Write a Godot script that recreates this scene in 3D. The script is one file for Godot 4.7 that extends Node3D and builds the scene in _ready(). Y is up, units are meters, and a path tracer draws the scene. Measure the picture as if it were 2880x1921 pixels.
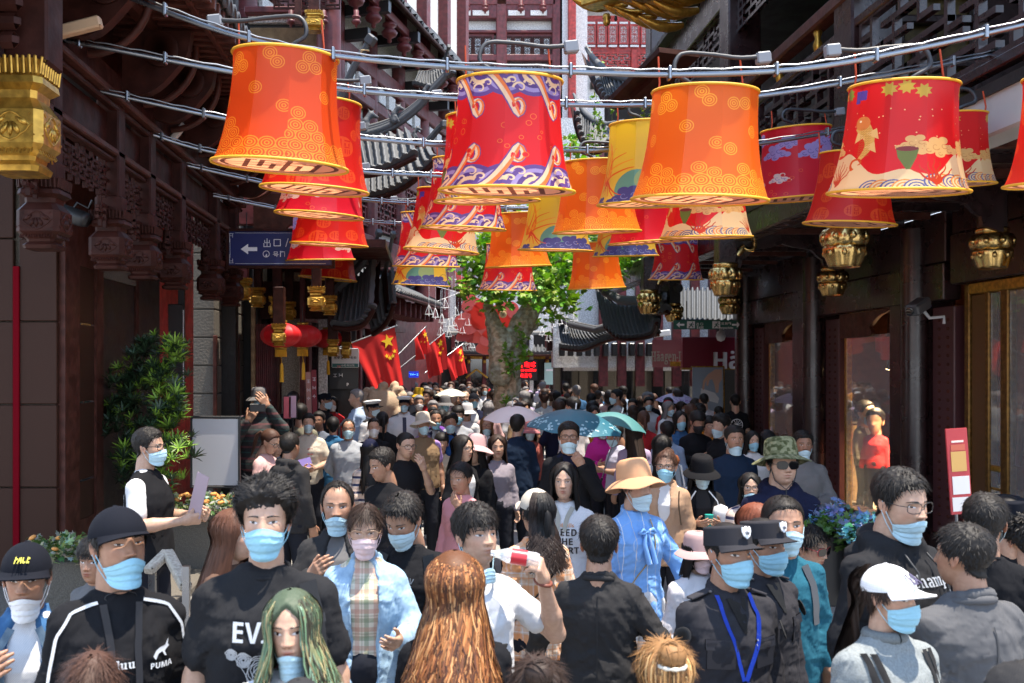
extends Node3D


func _ready()->void:
	# ------------------------------------------------------------ camera, sky, sun, exposure
	var cam:=Camera3D.new()
	cam.name="camera"
	add_child(cam)
	cam.position=Vector3(0,2.2,0)
	var at:=CameraAttributesPhysical.new()
	at.frustum_near=0.1
	at.frustum_far=400.0
	at.frustum_focal_length=35.0
	at.frustum_focus_distance=8.0
	at.exposure_aperture=5.0
	cam.attributes=at
	cam.set_frustum(0.0686,Vector2(0.00822,0.00248),0.1,400.0)
	cam.current=true
	var we:=WorldEnvironment.new()
	we.name="world"
	var e:=Environment.new()
	e.background_mode=Environment.BG_SKY
	e.sky=Sky.new()
	var sm:=ProceduralSkyMaterial.new()
	sm.sky_top_color=Color(0.58,0.68,0.82)
	sm.sky_horizon_color=Color(0.93,0.94,0.95)
	sm.sky_curve=0.12
	sm.ground_horizon_color=Color(0.55,0.55,0.55)
	sm.ground_bottom_color=Color(0.35,0.34,0.33)
	sm.sky_energy_multiplier=1.25
	e.sky.sky_material=sm
	e.tonemap_mode=Environment.TONE_MAPPER_LINEAR
	e.tonemap_exposure=2.35
	e.sdfgi_enabled=true
	e.ssao_enabled=true
	e.ssil_enabled=true
	we.environment=e
	add_child(we)
	var sun:=DirectionalLight3D.new()
	sun.name="sun"
	add_child(sun)
	sun.light_energy=1.6
	sun.light_color=Color(1.0,0.955,0.89)
	sun.light_angular_distance=0.5
	sun.shadow_enabled=true
	sun.look_at_from_position(Vector3(0.20,0.95,0.06),Vector3.ZERO)
	# ------------------------------------------------------------ the place
	rng.seed=11
	make_common()
	make_ground()
	make_left_arcade()
	make_left_far()
	make_far_end()
	make_right_shop()
	make_right_far()
	make_tree()
	make_lanterns()
	make_street_things()
	make_people()
	make_far_crowd()

# ---------------------------------------------------------------- mesh helpers
class MB:
	var v:=PackedVector3Array()
	var n:=PackedVector3Array()
	var c:=PackedColorArray()
	var u:=PackedVector2Array()
	var ix:=PackedInt32Array()
	var col:=Color.WHITE
	func quad(a: Vector3, b: Vector3, p: Vector3, d: Vector3) -> void:  # clockwise from outside
		var k:=v.size()
		var m:=(d-b).cross(p-a).normalized()
		for q in [a,b,p,d]:
			v.push_back(q); n.push_back(m); c.push_back(col)
		u.push_back(Vector2(0,1)); u.push_back(Vector2(1,1)); u.push_back(Vector2(1,0)); u.push_back(Vector2(0,0))
		for q in [0,1,2,0,2,3]:
			ix.push_back(k+q)
	func oquad(a:Vector3,b:Vector3,p:Vector3,d:Vector3,o:Vector3)->void:
		if (d-b).cross(p-a).dot((a+b+p+d)*0.25-o)<0.0:
			quad(a,d,p,b)
		else:
			quad(a,b,p,d)
	func box(ctr:Vector3,s:Vector3,b:=Basis(),bev:=0.0)->MB:
		var h:=s*0.5
		var e:=minf(bev,minf(h.x,minf(h.y,h.z))*0.9)
		var hh:=[h.x,h.y,h.z]
		for a in 3:
			var a1:=(a+1) % 3
			var a2:=(a+2) % 3
			for sg in [-1.0,1.0]:
				var q:=[]
				for t in [[-1,-1],[1,-1],[1,1],[-1,1]]:
					var p:=Vector3()
					p[a]=sg*hh[a]; p[a1]=t[0]*(hh[a1]-e); p[a2]=t[1]*(hh[a2]-e)
					q.push_back(ctr+b*p)
				oquad(q[0],q[1],q[2],q[3],ctr)
				if e>0.0:
					for sh in [-1.0,1.0]:
						var w:=[]
						for t in [[0,-1],[0,1],[1,1],[1,-1]]:
							var p:=Vector3()
							p[a]=sg*(hh[a]-(e if t[0] else 0.0)); p[a1]=sh*(hh[a1]-(0.0 if t[0] else e)); p[a2]=t[1]*(hh[a2]-e)
							w.push_back(ctr+b*p)
						oquad(w[0],w[1],w[2],w[3],ctr)
		return self
	func bar(a: Vector3, b: Vector3, w: float, h: float, up := Vector3.UP, bev := 0.0) -> MB:  # a box from a to b
		var z:=(b-a).normalized()
		if absf(z.dot(up))>0.99:
			up=Vector3.RIGHT
		var x:=up.cross(z).normalized()
		return box((a+b)*0.5,Vector3(w,h,a.distance_to(b)),Basis(x,z.cross(x),z),bev)
	func grid(p:PackedVector3Array,nu:int,nv:int,wrap:=false,flip:=false,uvr:=Rect2(0,0,1,1),cc:=PackedColorArray())->MB:
		var k:=v.size()
		var sg:=-1.0 if flip else 1.0
		for j in nv:
			for i in nu:
				var i0:=(i-1+nu) % nu if wrap else maxi(i-1,0)
				var i1:=(i+1) % nu if wrap else mini(i+1,nu-1)
				var dv:=p[mini(j+1,nv-1)*nu+i]-p[maxi(j-1,0)*nu+i]
				var du:=p[j*nu+i1]-p[j*nu+i0]
				var m:=dv.cross(du)*sg
				if m.length_squared()<1e-16:
					m=(p[j*nu+i]-p[(nv/2)*nu]) if j>0 else Vector3.DOWN*sg
				n.push_back(m.normalized())
				u.push_back(uvr.position+uvr.size*Vector2(float(i)/(nu if wrap else maxi(nu-1,1)),1.0-float(j)/maxi(nv-1,1)))
				c.push_back(col if cc.is_empty() else cc[j*nu+i])
		v.append_array(p)
		for j in nv-1:
			for i in (nu if wrap else nu-1):
				var a:=k+j*nu+i
				var b:=k+j*nu+(i+1) % nu
				var e:=b+nu
				var d:=a+nu
				if flip:
					ix.append_array([a,d,e,a,e,b])
				else:
					ix.append_array([a,b,e,a,e,d])
		return self
	func lathe(pr: Array, seg: int, xf := Transform3D(), lobes := 0, amp := 0.0) -> MB:  # pr: (radius, height) upwards
		var p:=PackedVector3Array()
		for q in pr:
			for i in seg:
				var a:=TAU*i/seg
				var r:float=q.x*(1.0+amp*absf(cos(a*lobes*0.5)) if lobes else 1.0)
				p.push_back(xf*Vector3(cos(a)*r,q.y,sin(a)*r))
		return grid(p,seg,pr.size(),true)
	func tube(pts:Array,rad,sides:=8,caps:=true)->MB:
		var p:=PackedVector3Array()
		var m:=pts.size()
		var t0:Vector3=(pts[1]-pts[0]).normalized()
		var x:=t0.cross(Vector3.UP if absf(t0.y)<0.9 else Vector3.RIGHT).normalized()
		for j in m:
			var t:Vector3=(pts[mini(j+1,m-1)]-pts[maxi(j-1,0)]).normalized()
			x=(x-t*x.dot(t)).normalized()
			var y:=t.cross(x)
			var r:float=rad[j] if rad is Array else rad
			var ks:=[j]
			for k in sides:
				var a:=-TAU*k/sides
				p.push_back(pts[j]+(x*cos(a)+y*sin(a))*r)
		grid(p,sides,m,true)
		if caps:
			for e in [0,m-1]:
				var k:=v.size()
				var nn:Vector3=(pts[0]-pts[1]).normalized() if e==0 else (pts[m-1]-pts[m-2]).normalized()
				v.push_back(pts[e]); n.push_back(nn); c.push_back(col); u.push_back(Vector2(0.5,0.5))
				for q in sides:
					v.push_back(p[e*sides+q]); n.push_back(nn); c.push_back(col); u.push_back(Vector2(0.5,0.5))
				for q in sides:
					var a:=k+1+q
					var b:=k+1+(q+1) % sides
					ix.append_array([k,b,a] if e==0 else [k,a,b])
		return self
	func prism(poly: PackedVector2Array, depth: float, xf := Transform3D()) -> MB:  # outline in xy, thickness along z, centred
		var t:=Geometry2D.triangulate_polygon(poly)
		var ccw:=not Geometry2D.is_polygon_clockwise(poly)
		for s in [1.0,-1.0]:
			var k:=v.size()
			var nn:=(xf.basis*Vector3(0,0,s)).normalized()
			for q in poly:
				v.push_back(xf*Vector3(q.x,q.y,s*depth*0.5)); n.push_back(nn); c.push_back(col); u.push_back(q)
			for i in range(0,t.size(),3):
				var a:=poly[t[i]]
				var cw:=(poly[t[i+1]]-a).cross(poly[t[i+2]]-a)<0.0
				if cw==(s>0.0):
					ix.append_array([k+t[i],k+t[i+1],k+t[i+2]])
				else:
					ix.append_array([k+t[i],k+t[i+2],k+t[i+1]])
		var m:=poly.size()
		for i in m:
			var a:=poly[i]
			var b:=poly[(i+1) % m]
			var q:=[xf*Vector3(a.x,a.y,depth*0.5),xf*Vector3(b.x,b.y,depth*0.5),xf*Vector3(b.x,b.y,-depth*0.5),xf*Vector3(a.x,a.y,-depth*0.5)]
			if ccw:
				quad(q[0],q[3],q[2],q[1])
			else:
				quad(q[0],q[1],q[2],q[3])
		return self
	func ribbon(pts:Array,nrm:Array,w:Array)->MB:
		var p:=PackedVector3Array()
		var m:=pts.size()
		for j in m:
			var t:Vector3=(pts[mini(j+1,m-1)]-pts[maxi(j-1,0)]).normalized()
			var s:Vector3=t.cross(nrm[j]).normalized()*w[j]
			p.push_back(pts[j]-s); p.push_back(pts[j]+s)
		return grid(p,2,m)
	func add(o:MB,xf:=Transform3D(),tint=null)->MB:
		var k:=v.size()
		v.append_array(xf*o.v)
		n.append_array(Transform3D(xf.basis.orthonormalized(),Vector3())*o.n)
		if tint==null:
			c.append_array(o.c)
		else:
			for q in o.c:
				c.push_back(q*tint)
		u.append_array(o.u)
		var x:=o.ix.duplicate()
		if xf.basis.determinant()<0.0:
			x.reverse()
		for q in x:
			ix.push_back(k+q)
		return self
	func into(am:ArrayMesh,m:Material)->ArrayMesh:
		if v.is_empty():
			return am
		var a:=[]
		a.resize(Mesh.ARRAY_MAX)
		a[Mesh.ARRAY_VERTEX]=v; a[Mesh.ARRAY_NORMAL]=n; a[Mesh.ARRAY_COLOR]=c; a[Mesh.ARRAY_TEX_UV]=u; a[Mesh.ARRAY_INDEX]=ix
		am.add_surface_from_arrays(Mesh.PRIMITIVE_TRIANGLES,a)
		am.surface_set_material(am.get_surface_count()-1,m)
		return am
	func mesh(m:Material)->ArrayMesh:
		return into(ArrayMesh.new(),m)

var taken:={}
var rng:=RandomNumberGenerator.new()
var nz:=FastNoiseLite.new()

func numbered(called:String)->String:
	var k:int=taken.get(called,-1)+1
	taken[called]=k
	return called if k==0 else "%s_%03d" % [called,k]

func put(called:String,m,mat:Material,parent:Node=self,xf:=Transform3D())->MeshInstance3D:
	var o:=MeshInstance3D.new()
	o.name=numbered(called) if parent==self else called
	o.mesh=m.mesh(mat) if m is MB else m
	if m is Mesh and mat:
		o.material_override=mat
	o.transform=xf
	parent.add_child(o,true)
	return o

func tag(o:Node,label:String,category:String,group:="",kind:="")->Node:
	if label:o.set_meta("label",label)
	if category:o.set_meta("category",category)
	if group:o.set_meta("group",group)
	if kind:o.set_meta("kind",kind)
	return o

func thing(called:String,label:String,category:String,at:=Vector3.ZERO,turn:=0.0,group:="")->Node3D:
	var o:=Node3D.new()
	o.name=numbered(called)
	add_child(o)
	o.position=at
	o.rotation.y=turn
	tag(o,label,category,group)
	return o

func struct(called:String,m,mat:Material)->MeshInstance3D:
	var o:=put(called,m,mat)
	o.set_meta("kind","structure")
	return o

func mat(c: Color, rough := 0.8, o := {}) -> StandardMaterial3D:  # c is a linear base colour
	var m:=StandardMaterial3D.new()
	m.albedo_color=c.linear_to_srgb()
	m.roughness=rough
	m.metallic_specular=0.5
	for k in o:
		m.set(k,o[k])
	return m

func noise_tex(freq:float,lo:Color,hi:Color,o:={})->NoiseTexture2D:
	var f:=FastNoiseLite.new()
	f.seed=o.get("seed",3)
	f.frequency=freq
	f.noise_type=o.get("type",FastNoiseLite.TYPE_SIMPLEX_SMOOTH)
	f.fractal_octaves=o.get("oct",4)
	var t:=NoiseTexture2D.new()
	t.width=o.get("size",256); t.height=o.get("size",256)
	t.seamless=true
	t.noise=f
	if o.get("normal",false):
		t.as_normal_map=true
		t.bump_strength=o.get("bump",4.0)
	else:
		var g:=Gradient.new()
		g.set_color(0,lo.linear_to_srgb()); g.set_color(1,hi.linear_to_srgb())
		g.set_offset(0,o.get("g0",0.25)); g.set_offset(1,o.get("g1",0.75))
		t.color_ramp=g
	return t

func tri(m:StandardMaterial3D,scale:float,world:=false)->StandardMaterial3D:
	m.uv1_triplanar=true
	m.uv1_world_triplanar=world
	m.uv1_scale=Vector3.ONE*scale
	return m

func smin(a:float,b:float,k:float)->float:
	var h:=maxf(k-absf(a-b),0.0)/k
	return minf(a,b)-h*h*k*0.25

func v3(x:float,y:float,z:float)->Vector3:
	return Vector3(x,y,z)

func v2(x:float,y:float)->Vector2:
	return Vector2(x,y)

class M:
	static var tex:={}
	static var texscale:={}
	static var skin_tex:Texture2D
	static var eye:Material
	static var clear:Material

var W := {}  # the place's own materials

func stripes_tex(bands: Array, size := 256, upright := false) -> ImageTexture:  # [[from, to, colour] ...] in parts of the height, horizontal
	var im:=Image.create(size,size,false,Image.FORMAT_RGB8)
	im.fill(Color.WHITE)
	for b in bands:
		im.fill_rect(Rect2i(int(b[0]*size),0,int((b[1]-b[0])*size),size) if upright else Rect2i(0,int(b[0]*size),size,int((b[1]-b[0])*size)),(b[2] as Color).linear_to_srgb())
	return ImageTexture.create_from_image(im)

func plaid_tex(base: Color, bands: Array, size := 256) -> ImageTexture:  # bands cross both ways and blend
	var im:=Image.create(size,size,false,Image.FORMAT_RGB8)
	for y in size:
		for x in size:
			var c:=base
			for b in bands:
				for q in [float(x)/size,float(y)/size]:
					if q>=b[0] and q<b[1]:
						c=c.lerp(b[2],b[3])
			im.set_pixel(x,y,c.linear_to_srgb())
	return ImageTexture.create_from_image(im)

func weave_tex(size:=64)->ImageTexture:
	var im:=Image.create(size,size,false,Image.FORMAT_RGB8)
	var r:=RandomNumberGenerator.new()
	r.seed=4
	for y in size:
		for x in size:
			var g:=0.93+0.05*sin((x+y)*TAU/8.0)+r.randf_range(-0.05,0.02)
			im.set_pixel(x,y,Color(g,g,g))
	return ImageTexture.create_from_image(im)

func wood(name:String,c:Color,rough:float,spec:=0.5)->void:
	var m:=mat(c,rough,{metallic_specular=spec,albedo_texture=M.tex["grain"],roughness_texture=M.tex["blotch"]})
	tri(m,0.9,true)
	m.normal_enabled=true
	m.normal_texture=M.tex["rough_n"]
	m.normal_scale=0.12
	W[name]=m

func stone(name:String,c:Color,rough:float,scale:=1.2,bump:=0.5)->void:
	var m:=mat(c,rough,{albedo_texture=M.tex["speck"]})
	tri(m,scale,true)
	m.normal_enabled=true
	m.normal_texture=M.tex["rough_n"]
	m.normal_scale=bump
	W[name]=m

func make_common()->void:
	M.skin_tex=noise_tex(0.03,Color(0.84,0.80,0.78),Color(1,1,1),{size=128})
	M.eye=mat(Color.WHITE,0.25,{vertex_color_use_as_albedo=true})
	var cl:=mat(Color(0.9,0.95,1.0),0.02)
	cl.albedo_color.a=0.06
	cl.transparency=BaseMaterial3D.TRANSPARENCY_ALPHA
	M.clear=cl
	M.tex["weave"]=weave_tex()
	M.texscale["weave"]=14.0
	M.tex["knit"]=noise_tex(0.08,Color(0.72,0.72,0.72),Color(1,1,1),{size=128,oct=2})
	M.texscale["knit"]=10.0
	M.tex["denim"]=noise_tex(0.02,Color(0.62,0.66,0.72),Color(1,1,1),{size=256,oct=6})
	M.texscale["denim"]=3.0
	M.tex["camo"]=noise_tex(0.035,Color(0.25,0.28,0.18),Color(1,1,0.9),{size=128,oct=2,g0=0.45,g1=0.55})
	M.texscale["camo"]=5.0
	M.tex["grain"]=noise_tex(0.012,Color(0.55,0.52,0.5),Color(1,1,1),{size=512,oct=6})
	M.tex["blotch"]=noise_tex(0.01,Color(0.55,0.55,0.55),Color(1,1,1),{size=256,oct=4,seed=9})
	M.tex["speck"]=noise_tex(0.12,Color(0.55,0.53,0.52),Color(1,1,1),{size=512,oct=5,seed=5})
	M.tex["rough_n"]=noise_tex(0.03,Color.BLACK,Color.WHITE,{size=512,normal=true,bump=5.0,oct=6})
	M.tex["bark"]=noise_tex(0.016,Color(0.55,0.48,0.42),Color(1,1,1),{size=256,oct=5,seed=8,g0=0.3,g1=0.6})
	wood("wood",Color(0.045,0.013,0.009),0.6,0.28)
	wood("wood_edge",Color(0.085,0.028,0.020),0.55,0.3)
	wood("wood_right",Color(0.026,0.010,0.011),0.34,0.6)
	wood("red_wood",Color(0.14,0.020,0.022),0.6)
	wood("red",Color(0.42,0.035,0.025),0.6)
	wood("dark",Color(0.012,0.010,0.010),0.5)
	wood("pale_wood",Color(0.42,0.27,0.13),0.6)
	stone("plaster",Color(0.78,0.78,0.77),0.9,0.4,0.2)
	stone("cream",Color(0.46,0.41,0.33),0.85,0.6,0.3)
	stone("granite",Color(0.052,0.023,0.015),0.45,2.5,0.05)
	W.granite.metallic_specular=0.25
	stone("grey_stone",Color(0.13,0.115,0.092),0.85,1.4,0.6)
	stone("paving",Color(0.36,0.35,0.33),0.85,1.4,0.4)
	stone("tile",Color(0.088,0.094,0.102),0.62,2.0,0.6)
	stone("tile_edge",Color(0.22,0.215,0.20),0.8,2.0,0.6)
	stone("lion",Color(0.50,0.37,0.25),0.9,1.8,0.6)
	W["gold"]=tri(mat(Color(0.60,0.35,0.06),0.36,{metallic=0.75,albedo_texture=M.tex["grain"],roughness_texture=M.tex["blotch"]}),2.0)
	W["gilt"]=tri(mat(Color(0.22,0.12,0.03),0.36,{metallic=0.7,albedo_texture=M.tex["grain"]}),2.0)
	W["brass"]=tri(mat(Color(0.78,0.56,0.22),0.24,{metallic=1.0,albedo_texture=M.tex["grain"]}),3.0)
	W["steel"]=tri(mat(Color(0.27,0.28,0.30),0.35,{metallic=1.0,roughness_texture=M.tex["blotch"]}),2.0)
	W["black"]=plainm(Color(0.012,0.012,0.013),0.45)
	W["rubber"]=plainm(Color(0.025,0.026,0.03),0.5)
	W["white"]=plainm(Color(0.78,0.78,0.78),0.6)
	W["glass_dark"]=plainm(Color(0.012,0.013,0.015),0.04,{metallic_specular=0.9})
	W["pane"]=plainm(Color(0.58,0.61,0.63),0.12)
	var gl:=mat(Color(0.85,0.9,0.9),0.015)
	gl.albedo_color.a=0.12
	gl.transparency=BaseMaterial3D.TRANSPARENCY_ALPHA
	gl.metallic_specular=0.85
	W["glass"]=gl
	W["lit"]=plainm(Color(0.8,0.7,0.5),0.5,{emission_enabled=true,emission=Color(1.0,0.86,0.62),emission_energy_multiplier=6.0})

# ---------------------------------------------------------------- bodies: a smooth union of tapered capsules, meshed as surface nets
# a bone is [a, b, ra, rb, k]; a trunk is [rows of (y, half width, half depth, z), k]; a cut is [a, b, r]
func nets(bones:Array,trunk:Array,cell:float,fold:=0.0,cuts:=[],fseed:=1)->MB:
	var lo:=Vector3.ONE*99.0
	var hi:=-lo
	for b in bones:
		var r:float=maxf(b[2],b[3])+2.5*cell
		lo=lo.min(b[0].min(b[1])-Vector3.ONE*r)
		hi=hi.max(b[0].max(b[1])+Vector3.ONE*r)
	if trunk:
		for t in trunk[0]:
			lo=lo.min(Vector3(-t[1],t[0],t[3]-t[2])-Vector3.ONE*2.5*cell)
			hi=hi.max(Vector3(t[1],t[0],t[3]+t[2])+Vector3.ONE*2.5*cell)
	var nx:=int((hi.x-lo.x)/cell)+2
	var ny:=int((hi.y-lo.y)/cell)+2
	var nzz:=int((hi.z-lo.z)/cell)+2
	var nxy:=nx*ny
	var f:=PackedFloat32Array()
	f.resize(nxy*nzz)
	f.fill(1.0)
	if trunk:
		var rows:Array=trunk[0]
		for j in ny:
			var y:=lo.y+j*cell
			if y<rows[0][0]-2.5*cell or y>rows[-1][0]+2.5*cell:
				continue
			var q:=0
			while q<rows.size()-2 and y>rows[q+1][0]:
				q+=1
			var t:=clampf((y-rows[q][0])/(rows[q+1][0]-rows[q][0]),0.0,1.0)
			var a:float=lerpf(rows[q][1],rows[q+1][1],t)
			var d:float=lerpf(rows[q][2],rows[q+1][2],t)
			var zc:float=lerpf(rows[q][3],rows[q+1][3],t)
			var dy:=maxf(rows[0][0]-y,y-rows[-1][0])
			var m:=minf(a,d)
			for k in nzz:
				var z:=(lo.z+k*cell-zc)/d
				for i in nx:
					var x:=(lo.x+i*cell)/a
					var w:=sqrt(x*x+z*z)
					f[k*nxy+j*nx+i]=maxf((w-1.0)*(m if w<1.0 else lerpf(m,maxf(a,d),absf(x)/w)),dy)
	for b in bones:
		var a:Vector3=b[0]
		var ba:Vector3=b[1]-a
		var bb:=maxf(ba.length_squared(),1e-9)
		var ra:float=b[2]
		var dr:float=b[3]-ra
		var kk:float=b[4]
		var r:float=maxf(b[2],b[3])+maxf(kk*0.6,2.5*cell)
		var l:Vector3=(b[0].min(b[1])-Vector3.ONE*r-lo)/cell
		var h:Vector3=(b[0].max(b[1])+Vector3.ONE*r-lo)/cell
		for k in range(maxi(int(l.z),0),mini(int(h.z)+1,nzz)):
			for j in range(maxi(int(l.y),0),mini(int(h.y)+1,ny)):
				var at:=k*nxy+j*nx
				var p:=Vector3(lo.x,lo.y+j*cell,lo.z+k*cell)-a
				for i in range(maxi(int(l.x),0),mini(int(h.x)+1,nx)):
					var q:=p
					q.x+=i*cell
					var t:=clampf(q.dot(ba)/bb,0.0,1.0)
					var d:=(q-ba*t).length()-ra-dr*t
					var e:=f[at+i]
					var s:=maxf(kk-absf(d-e),0.0)/kk
					f[at+i]=minf(d,e)-s*s*kk*0.25
	for b in cuts:
		var a:Vector3=b[0]
		var ba:Vector3=b[1]-a
		var r:float=b[2]+2.5*cell
		var l:Vector3=(b[0].min(b[1])-Vector3.ONE*r-lo)/cell
		var h:Vector3=(b[0].max(b[1])+Vector3.ONE*r-lo)/cell
		for k in range(maxi(int(l.z),0),mini(int(h.z)+1,nzz)):
			for j in range(maxi(int(l.y),0),mini(int(h.y)+1,ny)):
				for i in range(maxi(int(l.x),0),mini(int(h.x)+1,nx)):
					var q:=lo+Vector3(i,j,k)*cell-a
					var t:=clampf(q.dot(ba)/maxf(ba.length_squared(),1e-9),0.0,1.0)
					var at:=k*nxy+j*nx+i
					f[at]=maxf(f[at],b[2]-(q-ba*t).length())
	if fold>0.0:
		nz.seed=fseed
		nz.frequency=1.0
		for k in nzz:
			for j in ny:
				var at:=k*nxy+j*nx
				for i in nx:
					if absf(f[at+i])<3.0*cell:
						var p:=lo+Vector3(i,j,k)*cell
						var sgn:=1.0 if p.x>0.0 else -1.0
						var wob:=1.3*nz.get_noise_3d(p.x*2.0,p.y*2.0+9.0,p.z*2.0)
						var w:=nz.get_noise_3d(p.x*5.0+wob,p.y*7.5+p.x*sgn*6.0+wob,p.z*4.0)
						w=1.0-absf(w)*3.0
						f[at+i]-=fold*(maxf(w,-0.6)+0.8*nz.get_noise_3d(p.x*7.0-wob,p.y*2.5+50.0,p.z*7.0))
	var o:=MB.new()
	var id:=PackedInt32Array()
	id.resize(nxy*nzz)
	id.fill(-1)
	var lim:=3.4*cell
	var white:=Color.WHITE
	for k in nzz-1:
		for j in ny-1:
			var at:=k*nxy+j*nx
			for i in nx-1:
				var f0:=f[at]
				if f0>lim or f0<-lim:
					at+=1
					continue
				var f1:=f[at+1]
				var f2:=f[at+nx]
				var f3:=f[at+nx+1]
				var f4:=f[at+nxy]
				var f5:=f[at+nxy+1]
				var f6:=f[at+nxy+nx]
				var f7:=f[at+nxy+nx+1]
				var s:=int(f0<0.0)+int(f1<0.0)+int(f2<0.0)+int(f3<0.0)+int(f4<0.0)+int(f5<0.0)+int(f6<0.0)+int(f7<0.0)
				if s==0 or s==8:
					at+=1
					continue
				var g:=Vector3(f1+f3+f5+f7-f0-f2-f4-f6,f2+f3+f6+f7-f0-f1-f4-f5,f4+f5+f6+f7-f0-f1-f2-f3)
				var gl:=maxf(g.length(),1e-6)
				var mean:=(f0+f1+f2+f3+f4+f5+f6+f7)*0.125
				# Newton step from the cell's middle along the gradient
				var stepv:=g*(-mean*4.0/(gl*gl))
				id[at]=o.v.size()
				o.v.push_back(lo+(Vector3(i+0.5,j+0.5,k+0.5)+stepv.clampf(-0.5,0.5))*cell)
				o.n.push_back(g/gl)
				o.c.push_back(white)
				o.u.push_back(Vector2.ZERO)
				at+=1
	for k in range(1,nzz-1):
		for j in range(1,ny-1):
			var at:=k*nxy+j*nx
			for i in range(1,nx-1):
				var e:=at+i
				var d:=id[e]
				if d<0:
					continue
				var s0:=f[e]<0.0
				if s0!=(f[e+1]<0.0):
					q4(o.ix,id[e-nx-nxy],id[e-nxy],d,id[e-nx],s0)
				if s0!=(f[e+nx]<0.0):
					q4(o.ix,id[e-1-nxy],id[e-1],d,id[e-nxy],s0)
				if s0!=(f[e+nxy]<0.0):
					q4(o.ix,id[e-1-nx],id[e-nx],d,id[e-1],s0)
	return o

func q4(x:PackedInt32Array,a:int,b:int,p:int,d:int,s:bool)->void:
	if a<0 or b<0 or p<0 or d<0:
		return
	if s:
		x.append_array([a,p,b,a,d,p])
	else:
		x.append_array([a,b,p,a,p,d])

# ---------------------------------------------------------------- heads: chin at 0, crown at 0.227, face towards +z
func ell(y:float,sn:float,cs:float,cy:float,cz:float,ax:float,ay:float,az:float)->float:
	var s2:=1.0-(y-cy)*(y-cy)/(ay*ay)
	if s2<=0.0:
		return 0.0
	var ia:=1.0/(ax*ax*s2)
	var ib:=1.0/(az*az*s2)
	var a:=sn*sn*ia+cs*cs*ib
	var b:=-2.0*cs*cz*ib
	var e:=b*b-4.0*a*(cz*cz*ib-1.0)
	return 0.0 if e<0.0 else maxf((-b+sqrt(e))/(2.0*a),0.0)

func smax(a:float,b:float,k:float)->float:
	var h:=maxf(k-absf(a-b),0.0)/k
	return maxf(a,b)+h*h*k*0.25

func gau(x:float,s:float)->float:
	return exp(-x*x/(s*s))

func skull_r(phi: float, y: float, h: Dictionary) -> float:  # without the features
	var cs:=cos(phi)
	var sn:=sin(phi)
	var r:=ell(y,sn,cs,0.142,-0.012,0.0755*h.w,0.085,0.096)
	r=smax(r,ell(y,sn,cs,0.077,0.024,0.0595*h.j,0.085,0.066),0.03)
	if y<0.10:
		r=smax(r,ell(y,sn,cs,-0.02,-0.03+y*0.1,h.nk,0.16,h.nk*1.05),0.012)
	return r

func head_r(phi:float,y:float,h:Dictionary)->float:
	var r:=skull_r(phi,y,h)
	var cs:=cos(phi)
	if cs>0.15:
		var x:=absf(r*sin(phi))
		var f:=0.004*gau(y-0.138,0.010)*gau(x-0.025,0.025)
		f-=0.0085*gau(x-0.031,0.016)*gau(y-0.117,0.010)
		f+=0.0022*gau(x-0.032,0.014)*gau(y-0.1245,0.004)
		f+=0.002*gau(x-0.031,0.013)*gau(y-0.109,0.004)
		f+=0.004*gau(x-0.047,0.018)*gau(y-0.090,0.018)
		if y < 0.135 and y > 0.066:  # nose
			var t:=clampf((0.130-y)/0.046,0.0,1.0)
			var nh:float=(0.003+0.019*pow(t,1.25))*h.ns
			if y<0.084:
				nh*=smoothstep(0.070,0.084,y)
			f+=nh*gau(x,lerpf(0.0085,0.0125,t)*h.get("nw",1.0))
			f+=0.0075*h.ns*gau(x-0.0135,0.0062)*gau(y-0.0815,0.0068)
		f+=0.0042*gau(y-0.0575,0.0052)*gau(x,0.019)+0.0050*gau(y-0.0455,0.0056)*gau(x,0.017)
		f-=0.0040*gau(y-0.0515,0.0022)*gau(x,0.022)+0.003*gau(y-0.033,0.005)*gau(x,0.02)
		f+=0.006*gau(y-0.013,0.013)*gau(x,0.02)
		f-=0.0022*gau(x-0.005,0.003)*gau(y-0.066,0.006)
		r+=f*cs
	return r

func on_face(x:float,y:float,h:Dictionary,lift:=0.0)->Vector3:
	var p:=asin(clampf(x/0.095,-0.9,0.9))
	for i in 4:
		var r:=head_r(p,y,h)
		p=asin(clampf(x/maxf(r,0.03),-0.95,0.95))
	var q:=head_r(p,y,h)+lift
	return Vector3(sin(p)*q,y,cos(p)*q)

const HN:=64
func ring_y(t: float) -> float:  # from the neck to the crown, closer rows at the face
	return -0.11+0.336*t if t<0.9 else lerpf(0.1924,0.2269,sin((t-0.9)/0.1*PI/2))

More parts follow.
